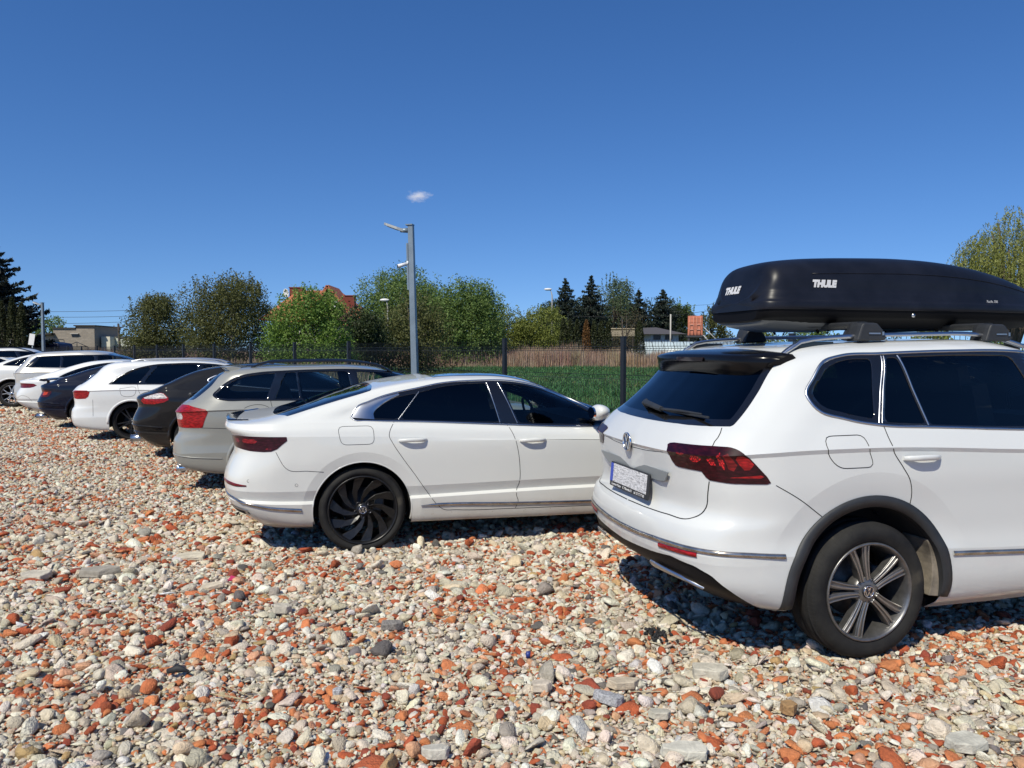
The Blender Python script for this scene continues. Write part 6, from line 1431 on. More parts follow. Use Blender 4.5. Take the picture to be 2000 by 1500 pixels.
# ================================================================ white fastback beside the SUV
def build_fast():
    M = car_mats(); M['paint'] = paint('ivory_white_lacquer', (.64, .645, .615), .85); M['rim'] = mat('satin_black_alloy', (.014, .014, .015), .34, .3, var=.3, vscale=30); M['rim_face'] = M['rim']
    root = empty('parked_car', (-1.416, 6.917, 0), R(15))
    tag(root, 'white fastback with black turbine wheels, parked directly left of the roof-box SUV', 'car', 'cars parked in a row on the rubble')
    B = body_fast(); V = 40
    def q(*p): return V3q(p, V)
    # tail lamp
    lq = q((-.562, .914, .936), (-.556, .916, .918), (-.665, .905, .826), (-.75, .885, .822), (-.856, .835, .828), (-.945, .72, .840), (-1.0, .55, .845), (-1.015, .48, .87), (-1.005, .52, .925), (-.93, .76, .943), (-.85, .845, .941))
    fs = B.cut(V, poly_sd(lq), lambda x, y, z: (x < -.3) & (np.abs(y) > .2) & (z > .7)); lb = B.take(fs, .003)
    for poly, mi in ((q((-.90, .79, .925), (-.79, .872, .922), (-.80, .868, .885), (-.92, .775, .888)), 1), (q((-.60, .910, .925), (-.595, .911, .915), (-.685, .903, .84), (-.75, .885, .838), (-.665, .905, .872)), 2), (q((-.97, .68, .92), (-.93, .755, .922), (-.94, .74, .885), (-.98, .66, .88)), 2), (q((-.71, .898, .853), (-.93, .77, .853), (-.93, .77, .845), (-.71, .898, .842)), 1)):
        for f in B.cut(V, poly_sd(poly), ALL, bm=lb): f.material_index = mi
    dr = lamp_mat('smoked_plum_lens', (.035, .004, .012)); rd = lamp_mat('crimson_lens', (.24, .014, .022)); pk = lamp_mat('plum_reflector_lens', (.14, .012, .028), lines=1, dark=(.06, .004, .012), scale=50)
    for s in (-1, 1):
        l2 = lb.copy(); bmesh.ops.delete(l2, geom=[v for v in l2.verts if v.co.y * s < 0], context='VERTS'); o = from_bm('tail_light', l2, [dr, rd, pk], root); solidify(o, .01)
    lb.free()
    sp = dict(hub_z=.335, arch_r=.386, wb=2.837, w=.92, len=4.8, belt=1.03, style='swirl', tyre_r=.342, rim_r=.272, tyre_w=.245, inset=.015, seats=True, seatx=.62, flare=(.466, .012, .20), sill_z=.23,
        dlo=smooth_poly([(-.082, 1.072), (-.03, 1.148), (.06, 1.186), (.143, 1.217), (.48, 1.291), (.644, 1.322), (.98, 1.344), (1.239, 1.340), (1.62, 1.262), (1.85, 1.165), (2.14, 1.00), (2.16, .945), (1.7, .962), (1.193, .990), (.5, 1.030), (.02, 1.050), (-.06, 1.056)], {0, 10, 11}),
        panes=[('side_window', smooth_poly([(.075, 1.064), (.13, 1.135), (.235, 1.200), (.40, 1.243), (.455, 1.250), (.285, 1.049)], {0, 4, 5}), 'g_dark'),
               ('side_window', smooth_poly([(.475, 1.257), (.65, 1.298), (.85, 1.320), (1.04, 1.326), (1.13, 1.007), (.7, 1.027), (.305, 1.048)], {0, 3, 4, 6}), 'g_dark'),
               ('side_window', smooth_poly([(1.17, 1.325), (1.32, 1.312), (1.60, 1.248), (1.83, 1.145), (2.08, .995), (2.07, .962), (1.65, .978), (1.30, .996)], {0, 4, 5, 7}), 'g_clear')],
        screens=[('rear_window', 'T', smooth_poly([(-.70, -.1), (-.695, .3), (-.65, .58), (-.57, .765), (-.30, .742), (0.0, .715), (.088, .700), (.115, .42), (.125, -.1)], {0, 3, 6, 8}), lambda x, y, z: (x < .3) & (z > 1.03), 'g_rear'),
                 ('windscreen', 'T', smooth_poly([(1.62, -.1), (1.60, .35), (1.56, .56), (1.90, .66), (2.36, .76), (2.50, .45), (2.52, -.1)], {0, 2, 4, 6}), lambda x, y, z: (x > 1.4) & (z > .955), 'g_clear')])
    G = 'panel_gap'
    sp['gaps'] = [(G, 'S', [(.265, 1.045), (.215, .96), (.208, .925), (.232, .873), (.31, .75), (.408, .612), (.505, .47), (.60, .345), (.64, .312), (.75, .300), (1.252, .285)], .0042, {}),
        (G, 'S', [(1.186, .997), (1.235, .90), (1.268, .78), (1.285, .66), (1.285, .50), (1.258, .40), (1.275, .35), (1.252, .285)], .0045, {}),
        (G, 'S', [(2.16, .94), (2.24, .8), (2.27, .6), (2.22, .45), (2.23, .27), (1.252, .285)], .0045, dict(corner={4})),
        (G, 'S', rounded([(-.192, 1.005), (.085, 1.005), (.092, .863), (-.165, .863)], .045), .0035, dict(closed=True, smoothp=False)),
        (G, 'S', [(-.655, .820), (-.626, .762), (-.60, .715), (-.57, .685), (-.42, .668), (-.30, .655)], .0038, {}),
        (G, V, q((-1.03, .60, .985), (-1.01, .66, .965), (-.99, .68, .945)), .004, {}), (G, 'S', [(.165, .337), (.165, .40)], .003, {})]
    common(B, root, sp, M)
    finish_body(B, root, [M['paint'], M['liner']])
    for cx in (0, 2.837):
        arch_band(B, root, 'arch_lip', M['paint'], cx, .335, .383, .392, -14, 195, .001, inner=.028)
    strip = mat('chrome_side_trim', (.46, .42, .38), .16, .95, var=.35, vscale=12)
    B.ribbon('side_trim', [(.462, .350), (.62, .352), (1.2, .330), (2.36, .30)], strip, root, width=lambda t: .026 * min(1, .15 + t * 12), off=.002, raise_=.008)
    B.ribbon('bumper_trim', q((-1.09, .0, .455), (-1.08, .45, .46), (-1.04, .66, .458), (-.91, .835, .425), (-.70, .88, .385), (-.47, .905, .358)), strip, root, view=V, width=lambda t: .010 + .020 * t, off=.002, raise_=.007)
    B.ribbon('reflector', q((-1.085, .50, .572), (-1.055, .68, .570), (-.97, .80, .562), (-.88, .853, .560)), lamp_mat('dark_red_reflector', (.16, .008, .010)), root, view=V, width=lambda t: .028 * math.sin(PI * min(.97, max(.08, t))) ** .4, off=.001, raise_=.004)
    B.ribbon('window_chrome', smooth_poly([(-.086, 1.072), (-.034, 1.152), (.06, 1.191), (.143, 1.222), (.48, 1.296), (.644, 1.327), (.98, 1.349), (1.239, 1.345), (1.62, 1.267), (1.85, 1.170), (2.145, 1.004), (2.165, .94), (1.7, .956), (1.193, .984), (.5, 1.024), (.02, 1.044), (-.06, 1.050)], {0, 10, 11}), M['satin'], root, width=.013, off=.001, raise_=.005, closed=True, smoothp=False)
    # the broad chrome blade behind the quarter window
    for s in (-1, 1):
        bm = bmesh.new(); out = [(-.082, 1.070), (-.03, 1.148), (.06, 1.186), (.143, 1.217), (.30, 1.255)]; inn = [(.10, 1.052), (.095, 1.10), (.15, 1.155), (.235, 1.205), (.31, 1.238)]
        a_, b_ = hermite(out, 5), hermite(inn, 5); ra2 = []
        for (x0, z0), (x1, z1) in zip(a_, b_):
            row = []
            for f, h in ((0, .001), (.15, .006), (.5, .0075), (.85, .006), (1, 0)):
                p, n = B.on('S', x0 + (x1 - x0) * f, z0 + (z1 - z0) * f, s)
                row.append(bm.verts.new(p + Vector((0, s, .0)) * h))
            ra2.append(row)
        for i in range(len(ra2) - 1):
            for k_ in range(4): bm.faces.new((ra2[i][k_], ra2[i][k_ + 1], ra2[i + 1][k_ + 1], ra2[i + 1][k_])).smooth = True
        bmesh.ops.recalc_face_normals(bm, faces=bm.faces); from_bm('pillar_chrome', bm, M['satin'], root)
    for a, b in (((.470, 1.262), (.29, 1.045)), ((1.050, 1.330), (1.135, 1.003)), ((1.150, 1.330), (1.285, .993))):
        B.ribbon('window_divider', [a, ((a[0] + b[0]) / 2, (a[1] + b[1]) / 2), b], M['satin'], root, width=.006, off=.001, raise_=.003)
    handle(B, root, .395, .885, M, .225); handle(B, root, 1.395, .855, M, .225)
    mirror(B, root, 1.965, 1.045, M, sc_=1.05)
    # black glass roof and lip spoiler, shark fin is absent
    m = MB(); rows = []
    for x in np.linspace(.62, 1.60, 22):
        row = []
        for t in np.linspace(-1, 1, 15):
            wd_ = .565 - .05 * abs((x - 1.1) / .5) ** 2 if x > .66 else .54
            h, n = B.on('T', x, t * wd_); row.append(m.bm.verts.new(h + n * .0035))
        rows.append(row)
    for i in range(21):
        for k_ in range(14): m.bm.faces.new((rows[i][k_], rows[i + 1][k_], rows[i + 1][k_ + 1], rows[i][k_ + 1])).smooth = True
    m.done('glass_roof', mat('black_glass_roof', (.006, .007, .012), .03, 0, 1), root)
    m = MB(); rows = []
    for t in np.linspace(-1, 1, 31):
        y = t * .60; e = abs(t); xo = -1.080 + .085 * e ** 2 + .11 * max(0, e - .75) / .25
        th = max(.012, .075 * (1 - e ** 2.2)) ; z = 1.040 - .006 * e
        h, _ = B.on('T', min(xo + th + .03, -.8), y)
        rows.append([m.bm.verts.new(p) for p in ((xo - .004, y, z - .022), (xo - .006, y, z + .016 - .008 * e), (xo + .02, y, z + .018 - .010 * e), (xo + th * .7, y, h.z + .006), (xo + th + .02, y, h.z + .0015))])
    for i in range(30):
        for k_ in range(4): m.bm.faces.new((rows[i][k_], rows[i][k_ + 1], rows[i + 1][k_ + 1], rows[i + 1][k_])).smooth = True
    m.done('lip_spoiler', M['gloss_black'], root)
    B.ribbon('exhaust_trim', q((-1.03, .45, .355), (-1.01, .60, .355), (-.97, .70, .353), (-.90, .775, .350), (-.86, .80, .345)), M['satin'], root, view=V, width=.062, off=.003, raise_=.006)
    B.ribbon('exhaust_opening', q((-1.02, .47, .355), (-1.0, .60, .355), (-.96, .70, .353), (-.91, .765, .350), (-.885, .785, .348)), M['liner'], root, view=V, width=.040, off=.0105)
    pn = MB()
    for x, z in ((-.86, .60), (-.505, .56)):
        p, n = B.on('S', x, z, -1); q0 = p + n * .001
        pn.lathe([(.012, 0), (.010, .0)], 16, c=q0)
    pn.done('parking_sensor', M['gap'], root)
    return root, B
fast, FB = build_fast()
# ================================================================ the rest of the row
def remap(zk, zv, xk, xv, ws):
    def tr(P):
        z0 = P[:, 2].copy()
        P[:, 2] = np.interp(P[:, 2], zk, zv); P[:, 0] = np.interp(P[:, 0], xk, xv); P[:, 1] *= ws; return P
    return tr
ZS = [.20, .30, .55, .75, 1.10, 1.18, 1.22, 1.56, 1.675]; ZF = [.20, .335, .51, .85, .93, 1.04, 1.345, 1.40]
def other_car(base, tr, loc, label, col, dlo, panes, lamp, screens_t, wb, hub_z, arch_r, tyre_r, rim_r, style, belt, V=38, res=.6, metal=0, wcol=None, rimcol=(.02, .02, .022), extras=None, w=.90, paint_rough=.32, dirt=.3, glassk='g_dark', gapsx=(), trimcol=None, chrome_line=None, rz=15, handles=True, lampmats=None, mirr=None, seats=True, tyre_w=.235, lip=True):
    M = car_mats(); nm = 'lacquer_%d' % (len(MC)); M['paint'] = paint(nm, col, dirt, metal, paint_rough); M['paint'].name = 'car_lacquer'
    M['rim'] = mat('alloy_%s' % style + str(rimcol[0]), rimcol, .35, .5); M['rim_face'] = mat('alloy_face_' + style, (.62, .62, .61), .25, .9)
    root = empty('parked_car', (loc[0], loc[1], 0), R(rz)); tag(root, label, 'car', 'cars parked in a row on the rubble')
    B = body_suv(tr, res) if base == 'suv' else body_fast(tr, res, base == 'fast')
    def q(pts): return V3q(pts, V)
    fs = B.cut(V, poly_sd(q(lamp[0])), lambda x, y, z: (x < -.2) & (np.abs(y) > .25) & (z > .5) & (z < 1.25)); lb = B.take(fs, .004)
    for i, (poly, mi) in enumerate(lamp[1:]):
        for f in B.cut(V, poly_sd(q(poly)), ALL, bm=lb): f.material_index = mi
    for s in (-1, 1):
        l2 = lb.copy(); bmesh.ops.delete(l2, geom=[v for v in l2.verts if v.co.y * s < 0], context='VERTS')
        if len(l2.faces): o = from_bm('tail_light', l2, lampmats or [lamp_mat('red_lens', (.34, .010, .012)), lamp_mat('clear_lens', (.55, .52, .52)), lamp_mat('smoked_red_lens', (.030, .002, .005))], root); solidify(o, .01)
        else: l2.free()
    lb.free()
    sp = dict(hub_z=hub_z, arch_r=arch_r, wb=wb, w=w - .01, len=wb + 1.9, belt=belt, style=style, tyre_r=tyre_r, rim_r=rim_r, tyre_w=tyre_w, inset=.03, dlo=dlo, badge=False, seg=40, sill_z=.24,
              panes=[('side_window', p, g) for p, g in panes], screens=screens_t, gaps=[('panel_gap', 'S', g, .005, {}) for g in gapsx], seats=seats)
    common(B, root, sp, M)
    finish_body(B, root, [M['paint'], M['liner']])
    if chrome_line is not False: B.ribbon('window_trim', dlo, M[chrome_line or 'gloss_black'], root, width=.016, off=.001, raise_=.005, closed=True, smoothp=False)
    if lip:
        for cx in (0, wb): arch_band(B, root, 'arch_lip', M['paint'], cx, hub_z, arch_r - .003, arch_r + .035, -8, 188, .005, inner=.028, step=8)
    if handles:
        for hx, hz_ in (handles if isinstance(handles, (list, tuple)) else ((.42, belt - .14), (1.42, belt - .15))): handle(B, root, hx, hz_, M, .22)
    if mirr: mirror(B, root, mirr[0], mirr[1], M)
    if extras: extras(B, root, M)
    return root
def roof_rails(B, root, m_, x0, x1, y, up=.05, n=26, h=.014, foot=True):
    for s in (-1, 1):
        m = MB(); rr = []
        for i, x in enumerate(np.linspace(x0, x1, n)):
            hh, _ = B.on('T', x, s * y); t = i / (n - 1); u = up * min(1, (1 - abs(2 * t - 1)) * 5)
            rr.append([m.bm.verts.new((x, s * y + dy, hh.z + u + dz)) for dy, dz in ((-.016, -h), (-.014, h * .7), (0, h), (.014, h * .7), (.016, -h))])
        for i in range(n - 1):
            for k_ in range(5): m.bm.faces.new((rr[i][k_], rr[i][(k_ + 1) % 5], rr[i + 1][(k_ + 1) % 5], rr[i + 1][k_])).smooth = True
        m.done('roof_rail', m_, root)
def tail_spoiler(B, root, m_, xt, zt, xr, yw, th=.05):
    m = MB(); rows = []
    for i in range(-10, 11):
        t = i / 10; y = t * yw; e = abs(t); h, _ = B.on('T', xr, y); x = xt + .10 * e ** 3
        rows.append([m.bm.verts.new(p) for p in ((xr, y, h.z + .004), ((xr + x) / 2, y, (h.z + zt) / 2 + .012), (x, y, zt - .01 * e), (x + .01, y, zt - .018), (x + .06, y, zt - th), (xr - .03, y, h.z - .04))])
    for i in range(20):
        for k_ in range(5): m.bm.faces.new((rows[i][k_], rows[i][k_ + 1], rows[i + 1][k_ + 1], rows[i + 1][k_])).smooth = k_ < 2
    m.bm.faces.new(rows[0]); m.bm.faces.new(rows[-1]); m.done('roof_spoiler', m_, root)
def wagon_screens(zb, yb, zt, yt, fz0, fz1): return [
    ('rear_window', 'R', smooth_poly([(-.1, zb), (.3, zb), (.58, zb + .005), (yb, zb + .01), ((yb + yt) / 2 + .02, (zb + zt) / 2), (yt, zt), (.3, zt + .012), (-.1, zt + .015)], {3, 5, 7, 0}), lambda x, y, z: (x < -.2) & (z > zb - .08), 'g_rear'),
    ('windscreen', 'F', [(-.1, fz0), (.70, fz0), (.60, fz1 - .07), (.48, fz1 - .02), (-.1, fz1)], lambda x, y, z: (x > 1.25) & (z > fz0 - .05), 'g_mid')]
def fast_screens(dx=0, dz=0, k=1.0): return [
    ('rear_window', 'T', smooth_poly([(-.68 + dx, -.1), (-.675 + dx, .3), (-.64 + dx, .55), (-.56 + dx, .66), (-.30 + dx, .66), (0.0 + dx, .63), (.085 + dx, .60), (.115 + dx, .38), (.125 + dx, -.1)], {0, 3, 6, 8}), lambda x, y, z: (x < .5 + dx) & (z > 1.0 + dz), 'g_rear'),
    ('windscreen', 'T', smooth_poly([(1.66 + dx, -.1), (1.64 + dx, .35), (1.60 + dx, .54), (1.92 + dx, .63), (2.36, .74), (2.50, .45), (2.52, -.1)], {0, 2, 4, 6}), lambda x, y, z: (x > 1.4) & (z > .955 + dz), 'g_mid')]
# ---- grey-beige estate with black rails
tr = remap(ZS, [.17, .22, .42, .66, .93, .99, 1.025, 1.365, 1.43], [-1.0, -.8, -.43, 0, 2.787, 3.71], [-1.05, -.88, -.47, 0, 2.686, 3.62], .985)
dl = smooth_poly([(-.545, 1.095), (-.50, 1.15), (-.40, 1.235), (-.29, 1.295), (-.05, 1.345), (.21, 1.362), (.6, 1.375), (1.1, 1.374), (1.6, 1.32), (1.95, 1.18), (2.18, 1.01), (1.6, .995), (1.0, 1.01), (.43, 1.03), (-.2, 1.037), (-.42, 1.042), (-.50, 1.06)], {10, 11})
def ex(B, root, M):
    roof_rails(B, root, M['gloss_black'], -.15, 1.50, .56, .055); tail_spoiler(B, root, M['paint'], -.53, 1.415, -.26, .57, .06)
    B.ribbon('bumper_crease', V3q([(-1.05, 0, .42), (-1.0, .5, .42), (-.9, .74, .42), (-.72, .86, .40), (-.45, .89, .385)], 38), M['paint'], root, view=38, width=.012, off=.001, raise_=.006)
    m = MB()
    for s in (-1, 1): m.prism(smooth_poly([(s * .55 - .09, .27), (s * .55 + .09, .27), (s * .55 + .09, .225), (s * .55 - .09, .225)]), -.965, -.80, axis='X')
    m.done('exhaust_tip', M['chrome'], root)
    p, n = B.on('R', -.10, 1.05); m = MB(); m.tube([p + n * .03, B.on('R', .45, 1.10)[0] + Vector((-.03, 0, 0))], .010, 8); m.tube([p - n * .01, p + n * .05], .025, 10); m.done('rear_wiper', M['plastic'], root)
    m = MB(); h, _ = B.on('T', -.02, 0); m.prism([(1.30, 1.43), (1.36, 1.49), (1.40, 1.49), (1.50, 1.43)], -.01, .01, axis='Y'); 
    m.bm.free()
other_car('suv', tr, (-3.068, 9.6), 'grey-beige estate car with black roof rails and square red tail lights', (.26, .262, .24), dl,
    [(smooth_poly([(-.515, 1.092), (-.47, 1.145), (-.38, 1.218), (-.28, 1.275), (-.05, 1.325), (.14, 1.338), (.03, 1.048), (-.2, 1.055), (-.42, 1.058), (-.485, 1.07)], {5, 6}), 'g_mid'),
     ([(.245, 1.343), (.36, 1.350), (.40, 1.045), (.135, 1.047)], 'g_mid'), ([(.385, 1.350), (.95, 1.358), (1.02, 1.030), (.425, 1.045)], 'g_mid'),
     (smooth_poly([(1.05, 1.358), (1.58, 1.305), (1.90, 1.18), (2.10, 1.03), (1.6, 1.012), (1.13, 1.028)], {0, 3, 5}), 'g_clear')],
    [[(-.95, .60, .985), (-.83, .78, .985), (-.585, .885, .935), (-.67, .885, .735), (-.86, .80, .735), (-.97, .64, .74)], ([(-.97, .60, .905), (-.90, .715, .90), (-.85, .78, .895), (-.86, .78, .825), (-.90, .72, .825), (-.975, .60, .825)], 1)],
    wagon_screens(1.03, .68, 1.345, .56, .99, 1.39), 2.686, .32, .375, .325, .24, 'five', 1.02, res=.8, metal=.05, extras=ex, w=.892, paint_rough=.3,
    gapsx=[[(.08, 1.025), (.10, .95), (.16, .85), (.25, .72), (.27, .62)], [(-.68, .735), (-.45, .725), (-.28, .71)], [(1.08, 1.0), (1.12, .7), (1.06, .3)], [(-.20, .95), (-.19, .83), (-.15, .80), (.06, .80), (.09, .83), (.08, .94), (.04, .965), (-.17, .965), (-.20, .95)]], handles=((.20, .89), (1.24, .87)), mirr=(1.98, 1.03))
# ---- black five-door coupe saloon
tr = remap(ZF, [.17, .32, .48, .83, .91, 1.02, 1.355, 1.41], [-1.1, -.72, -.3, .1, 2.837, 3.75], [-1.0, -.60, -.33, -.05, 2.92, 3.85], 1.03)
dlp = smooth_poly([(.13, 1.155), (.22, 1.215), (.45, 1.275), (.9, 1.340), (1.25, 1.345), (1.65, 1.27), (2.0, 1.14), (2.25, .98), (1.8, .975), (1.2, 1.01), (.5, 1.08), (.2, 1.115)], {0, 7})
def ex(B, root, M):
    m = MB()
    for s in (-1, 1):
        for d in (-.05, .05): m.lathe([(.040, 0), (.040, .16), (.034, .16), (.034, .02)], 20, axis='Y', c=(0, 0, 0)) if False else None
    for s in (-1, 1): m.tube([(-.98, s * .58, .30), (-.75, s * .58, .30)], [.055, .050], 16)
    m.done('exhaust_tip', M['satin'], root)
    B.ribbon('quarter_chrome', [(.34, 1.245), (.22, 1.215), (.135, 1.156), (.20, 1.115), (.34, 1.098)], M['satin'], root, width=.03, off=.001, raise_=.006)
    B.ribbon('bumper_crease', V3q([(-1.04, 0, .52), (-1.0, .5, .52), (-.9, .76, .515), (-.72, .90, .50), (-.50, .95, .48)], 38), M['paint'], root, view=38, width=.02, off=.001, raise_=.012)
other_car('smooth', tr, (-4.876, 12.2), 'black low saloon with long sloping back and leaf-shaped red and clear tail lights', (.012, .012, .013), dlp,
    [(smooth_poly([(.17, 1.150), (.25, 1.195), (.55, 1.265), (.55, 1.09), (.25, 1.125)], {2, 3}), 'g_dark'), ([(.60, 1.275), (1.05, 1.325), (1.12, 1.035), (.60, 1.085)], 'g_dark'), (smooth_poly([(1.12, 1.325), (1.6, 1.265), (1.95, 1.14), (2.15, 1.0), (1.20, 1.03)], {0, 3, 4}), 'g_dark')],
    [[(-.83, .845, .845), (-.80, .865, .895), (-.70, .92, .955), (-.60, .945, .985), (-.52, .952, .975), (-.37, .96, .895), (-.47, .955, .845), (-.62, .945, .822), (-.76, .895, .825)], ([(-.80, .865, .895), (-.70, .92, .955), (-.60, .945, .985), (-.52, .952, .975), (-.40, .96, .905), (-.6, .945, .900)], 1)],
    [('rear_window', 'T', smooth_poly([(-.48, -.1), (-.47, .3), (-.44, .52), (-.36, .60), (-.15, .61), (0.05, .60), (.12, .57), (.15, .38), (.16, -.1)], {0, 3, 6, 8}), lambda x, y, z: (x < .5) & (z > .95), 'g_rear'), fast_screens()[1]],
    2.92, .34, .385, .345, .265, 'five', 1.10, res=.8, extras=ex, w=.955, dirt=.2, paint_rough=.28, chrome_line='satin', handles=((.45, .93), (1.5, .90)), mirr=(2.15, 1.02),
    gapsx=[[(-.40, .87), (-.32, .80), (-.22, .73)], [(-.48, 1.03), (-.15, 1.14), (.10, 1.23)], [(.10, 1.10), (.22, .9), (.38, .65)]])
# ---- white estate with black wheels
tr = remap(ZS, [.17, .20, .40, .62, .90, .96, 1.0, 1.37, 1.425], [-1.0, -.8, -.43, 0, 2.787, 3.71], [-1.08, -.93, -.47, 0, 2.912, 3.80], 1.0)
dl = smooth_poly([(-.365, 1.012), (-.30, 1.055), (-.17, 1.155), (-.03, 1.238), (.15, 1.30), (.35, 1.342), (.7, 1.366), (1.15, 1.368), (1.65, 1.30), (2.0, 1.16), (2.25, .99), (1.6, .985), (1.0, .995), (.35, 1.002), (-.1, 1.006)], {0, 10})
def ex(B, root, M):
    roof_rails(B, root, M['satin'], -.05, 1.55, .55, .030); tail_spoiler(B, root, M['paint'], -.53, 1.345, -.20, .56, .05)
    m = MB(); m.tube([(-.94, -.55, .24), (-.75, -.55, .24)], .045, 12); m.done('exhaust_tip', M['chrome'], root)
other_car('suv', tr, (-7.002, 14.5), 'white estate car with black spoked wheels and small red tail light', (.68, .685, .665), dl,
    [(smooth_poly([(-.30, 1.022), (-.15, 1.14), (0.0, 1.225), (.20, 1.295), (.34, 1.322), (.11, 1.02)], {0, 4, 5}), 'g_dark'), ([(.44, 1.335), (.75, 1.350), (1.08, 1.352), (1.12, 1.012), (.20, 1.020)], 'g_dark'), (smooth_poly([(1.17, 1.350), (1.62, 1.285), (1.95, 1.155), (2.15, 1.01), (1.20, 1.010)], {0, 3, 4}), 'g_mid')],
    [[(-.90, .71, .90), (-.80, .82, .902), (-.655, .89, .90), (-.71, .885, .76), (-.84, .80, .752), (-.93, .69, .77)], ([(-.91, .70, .86), (-.83, .80, .86), (-.83, .80, .81), (-.92, .70, .81)], 0)],
    wagon_screens(.985, .66, 1.30, .55, .96, 1.385), 2.912, .335, .370, .345, .27, 'five', 1.0, extras=ex, w=.90, dirt=.25, handles=((.42, .86), (1.5, .85)), mirr=(2.10, 1.0),
    gapsx=[[(.10, .995), (.14, .85), (.30, .65)], [(-.62, .74), (-.62, .45)], [(-.18, .93), (-.16, .82), (.06, .82), (.08, .93), (-.18, .93)]])
# ---- dark navy fastback with a raised spoiler
tr = remap(ZF, [.18, .33, .48, .80, .88, .98, 1.315, 1.365], [-1.1, -.72, 0, .1, 2.837, 3.75], [-1.04, -.62, .05, .15, 2.85, 3.72], .985)
dln = smooth_poly([(.05, 1.05), (.15, 1.115), (.45, 1.21), (.95, 1.30), (1.25, 1.305), (1.65, 1.23), (2.0, 1.10), (2.22, .95), (1.7, .93), (1.0, .96), (.3, 1.0), (.10, 1.015)], {0, 7})
def ex(B, root, M):
    m = MB(); rows = []
    for i in range(-10, 11):
        t = i / 10; y = t * .58; e = t * t
        rows.append([m.bm.verts.new(p) for p in ((-1.02 + .06 * e, y, .985), (-.98 + .06 * e, y, 1.02), (-.84 + .04 * e, y, 1.015), (-.80 + .04 * e, y, .985), (-.90 + .05 * e, y, .965))])
    for i in range(20):
        for k_ in range(5): m.bm.faces.new((rows[i][k_], rows[i][(k_ + 1) % 5], rows[i + 1][(k_ + 1) % 5], rows[i + 1][k_])).smooth = True
    m.bm.faces.new(rows[0]); m.bm.faces.new(rows[-1])
    for y in (-.3, .3): m.box((-.86, y, .955), (.05, .03, .08))
    m.done('raised_spoiler', M['paint'], root)
    B.ribbon('quarter_chrome', [(.32, 1.17), (.15, 1.115), (.055, 1.051), (.13, 1.012), (.32, 1.0)], M['chrome'], root, width=.02, off=.001, raise_=.006)
    B.ribbon('bumper_crease', V3q([(-1.06, 0, .56), (-1.0, .5, .56), (-.9, .74, .555), (-.72, .86, .54), (-.50, .90, .52)], 38), M['paint'], root, view=38, width=.02, off=.001, raise_=.012)
    m = MB(); m.tube([(-1.0, -.6, .26), (-.8, -.6, .26)], .05, 12); m.done('exhaust_tip', M['satin'], root)
other_car('smooth', tr, (-8.968, 16.6), 'matt navy-black fastback with a raised tail spoiler and orange-red tail light', (.006, .009, .022), dln,
    [(smooth_poly([(.10, 1.045), (.19, 1.10), (.45, 1.18), (.40, 1.01), (.15, 1.03)], {2, 3}), 'g_dark'), ([(.50, 1.195), (1.0, 1.282), (1.08, .985), (.45, 1.005)], 'g_dark'), (smooth_poly([(1.10, 1.285), (1.6, 1.215), (1.95, 1.09), (2.12, .96), (1.15, .98)], {0, 3, 4}), 'g_dark')],
    [[(-.92, .72, .80), (-.82, .84, .80), (-.70, .885, .795), (-.66, .895, .76), (-.72, .88, .665), (-.85, .80, .655), (-.95, .70, .66)], ([(-.84, .80, .765), (-.73, .87, .765), (-.75, .86, .69), (-.86, .80, .69)], 1)],
    fast_screens(.08, -.06), 2.85, .335, .375, .345, .265, 'five', 1.0, extras=ex, w=.905, paint_rough=.42, dirt=.15, chrome_line='chrome', lampmats=[lamp_mat('dim_red_lens', (.09, .008, .008)), lamp_mat('orange_red_lens', (.55, .05, .01)), None], handles=((.42, .84), (1.4, .83)))
# ---- white coupe saloon with slim lamps
tr = remap(ZF, [.18, .33, .48, .83, .89, .96, 1.335, 1.385], [-1.1, -.72, 0, 1, 2.837, 3.75], [-1.06, -.55, .22, 1.1, 2.87, 3.75], .98)
dlw = smooth_poly([(-.03, .975), (.08, 1.04), (.25, 1.12), (.6, 1.235), (1.0, 1.305), (1.3, 1.310), (1.7, 1.23), (2.05, 1.08), (2.28, .94), (1.7, .915), (1.0, .93), (.3, .945), (.05, .955)], {0, 8})
def ex(B, root, M):
    m = MB(); h, _ = B.on('T', .55, 0); m.prism([(.50, h.z - .005), (.56, h.z + .05), (.60, h.z + .05), (.70, h.z - .005)], -.015, .015, axis='Y'); m.done('roof_aerial', M['gloss_black'], root)
    B.ribbon('lower_apron', V3q([(-1.0, 0, .26), (-.95, .5, .26), (-.88, .70, .26), (-.70, .84, .25)], 38), M['plastic'], root, view=38, width=.08, off=.002)
other_car('smooth', tr, (-10.82, 18.8), 'white coupe saloon with slim wrap-round dark red tail light', (.68, .685, .665), dlw,
    [(smooth_poly([(.03, .975), (.12, 1.03), (.28, 1.105), (.6, 1.21), (1.02, 1.285), (1.08, .945), (.4, .96)], {0, 4, 5}), 'g_dark'), (smooth_poly([(1.10, 1.288), (1.4, 1.28), (1.7, 1.205), (2.0, 1.07), (2.15, .95), (1.15, .945)], {0, 4, 5}), 'g_dark')],
    [[(-.93, .72, .845), (-.78, .86, .845), (-.42, .90, .835), (-.50, .90, .775), (-.62, .895, .742), (-.80, .85, .735), (-.97, .68, .74)], ([(-.93, .72, .825), (-.60, .89, .825), (-.60, .89, .79), (-.93, .72, .79)], 1)],
    fast_screens(.12, -.08), 2.87, .335, .375, .345, .265, 'five', .95, extras=ex, w=.90, dirt=.2, chrome_line='gloss_black', lampmats=[lamp_mat('wine_lens', (.16, .008, .02)), lamp_mat('pale_lens', (.50, .28, .30)), None], handles=((.42, .82), (1.4, .81)),
    gapsx=[[(-.93, .50), (-.80, .56), (-.66, .52), (-.58, .42)]])
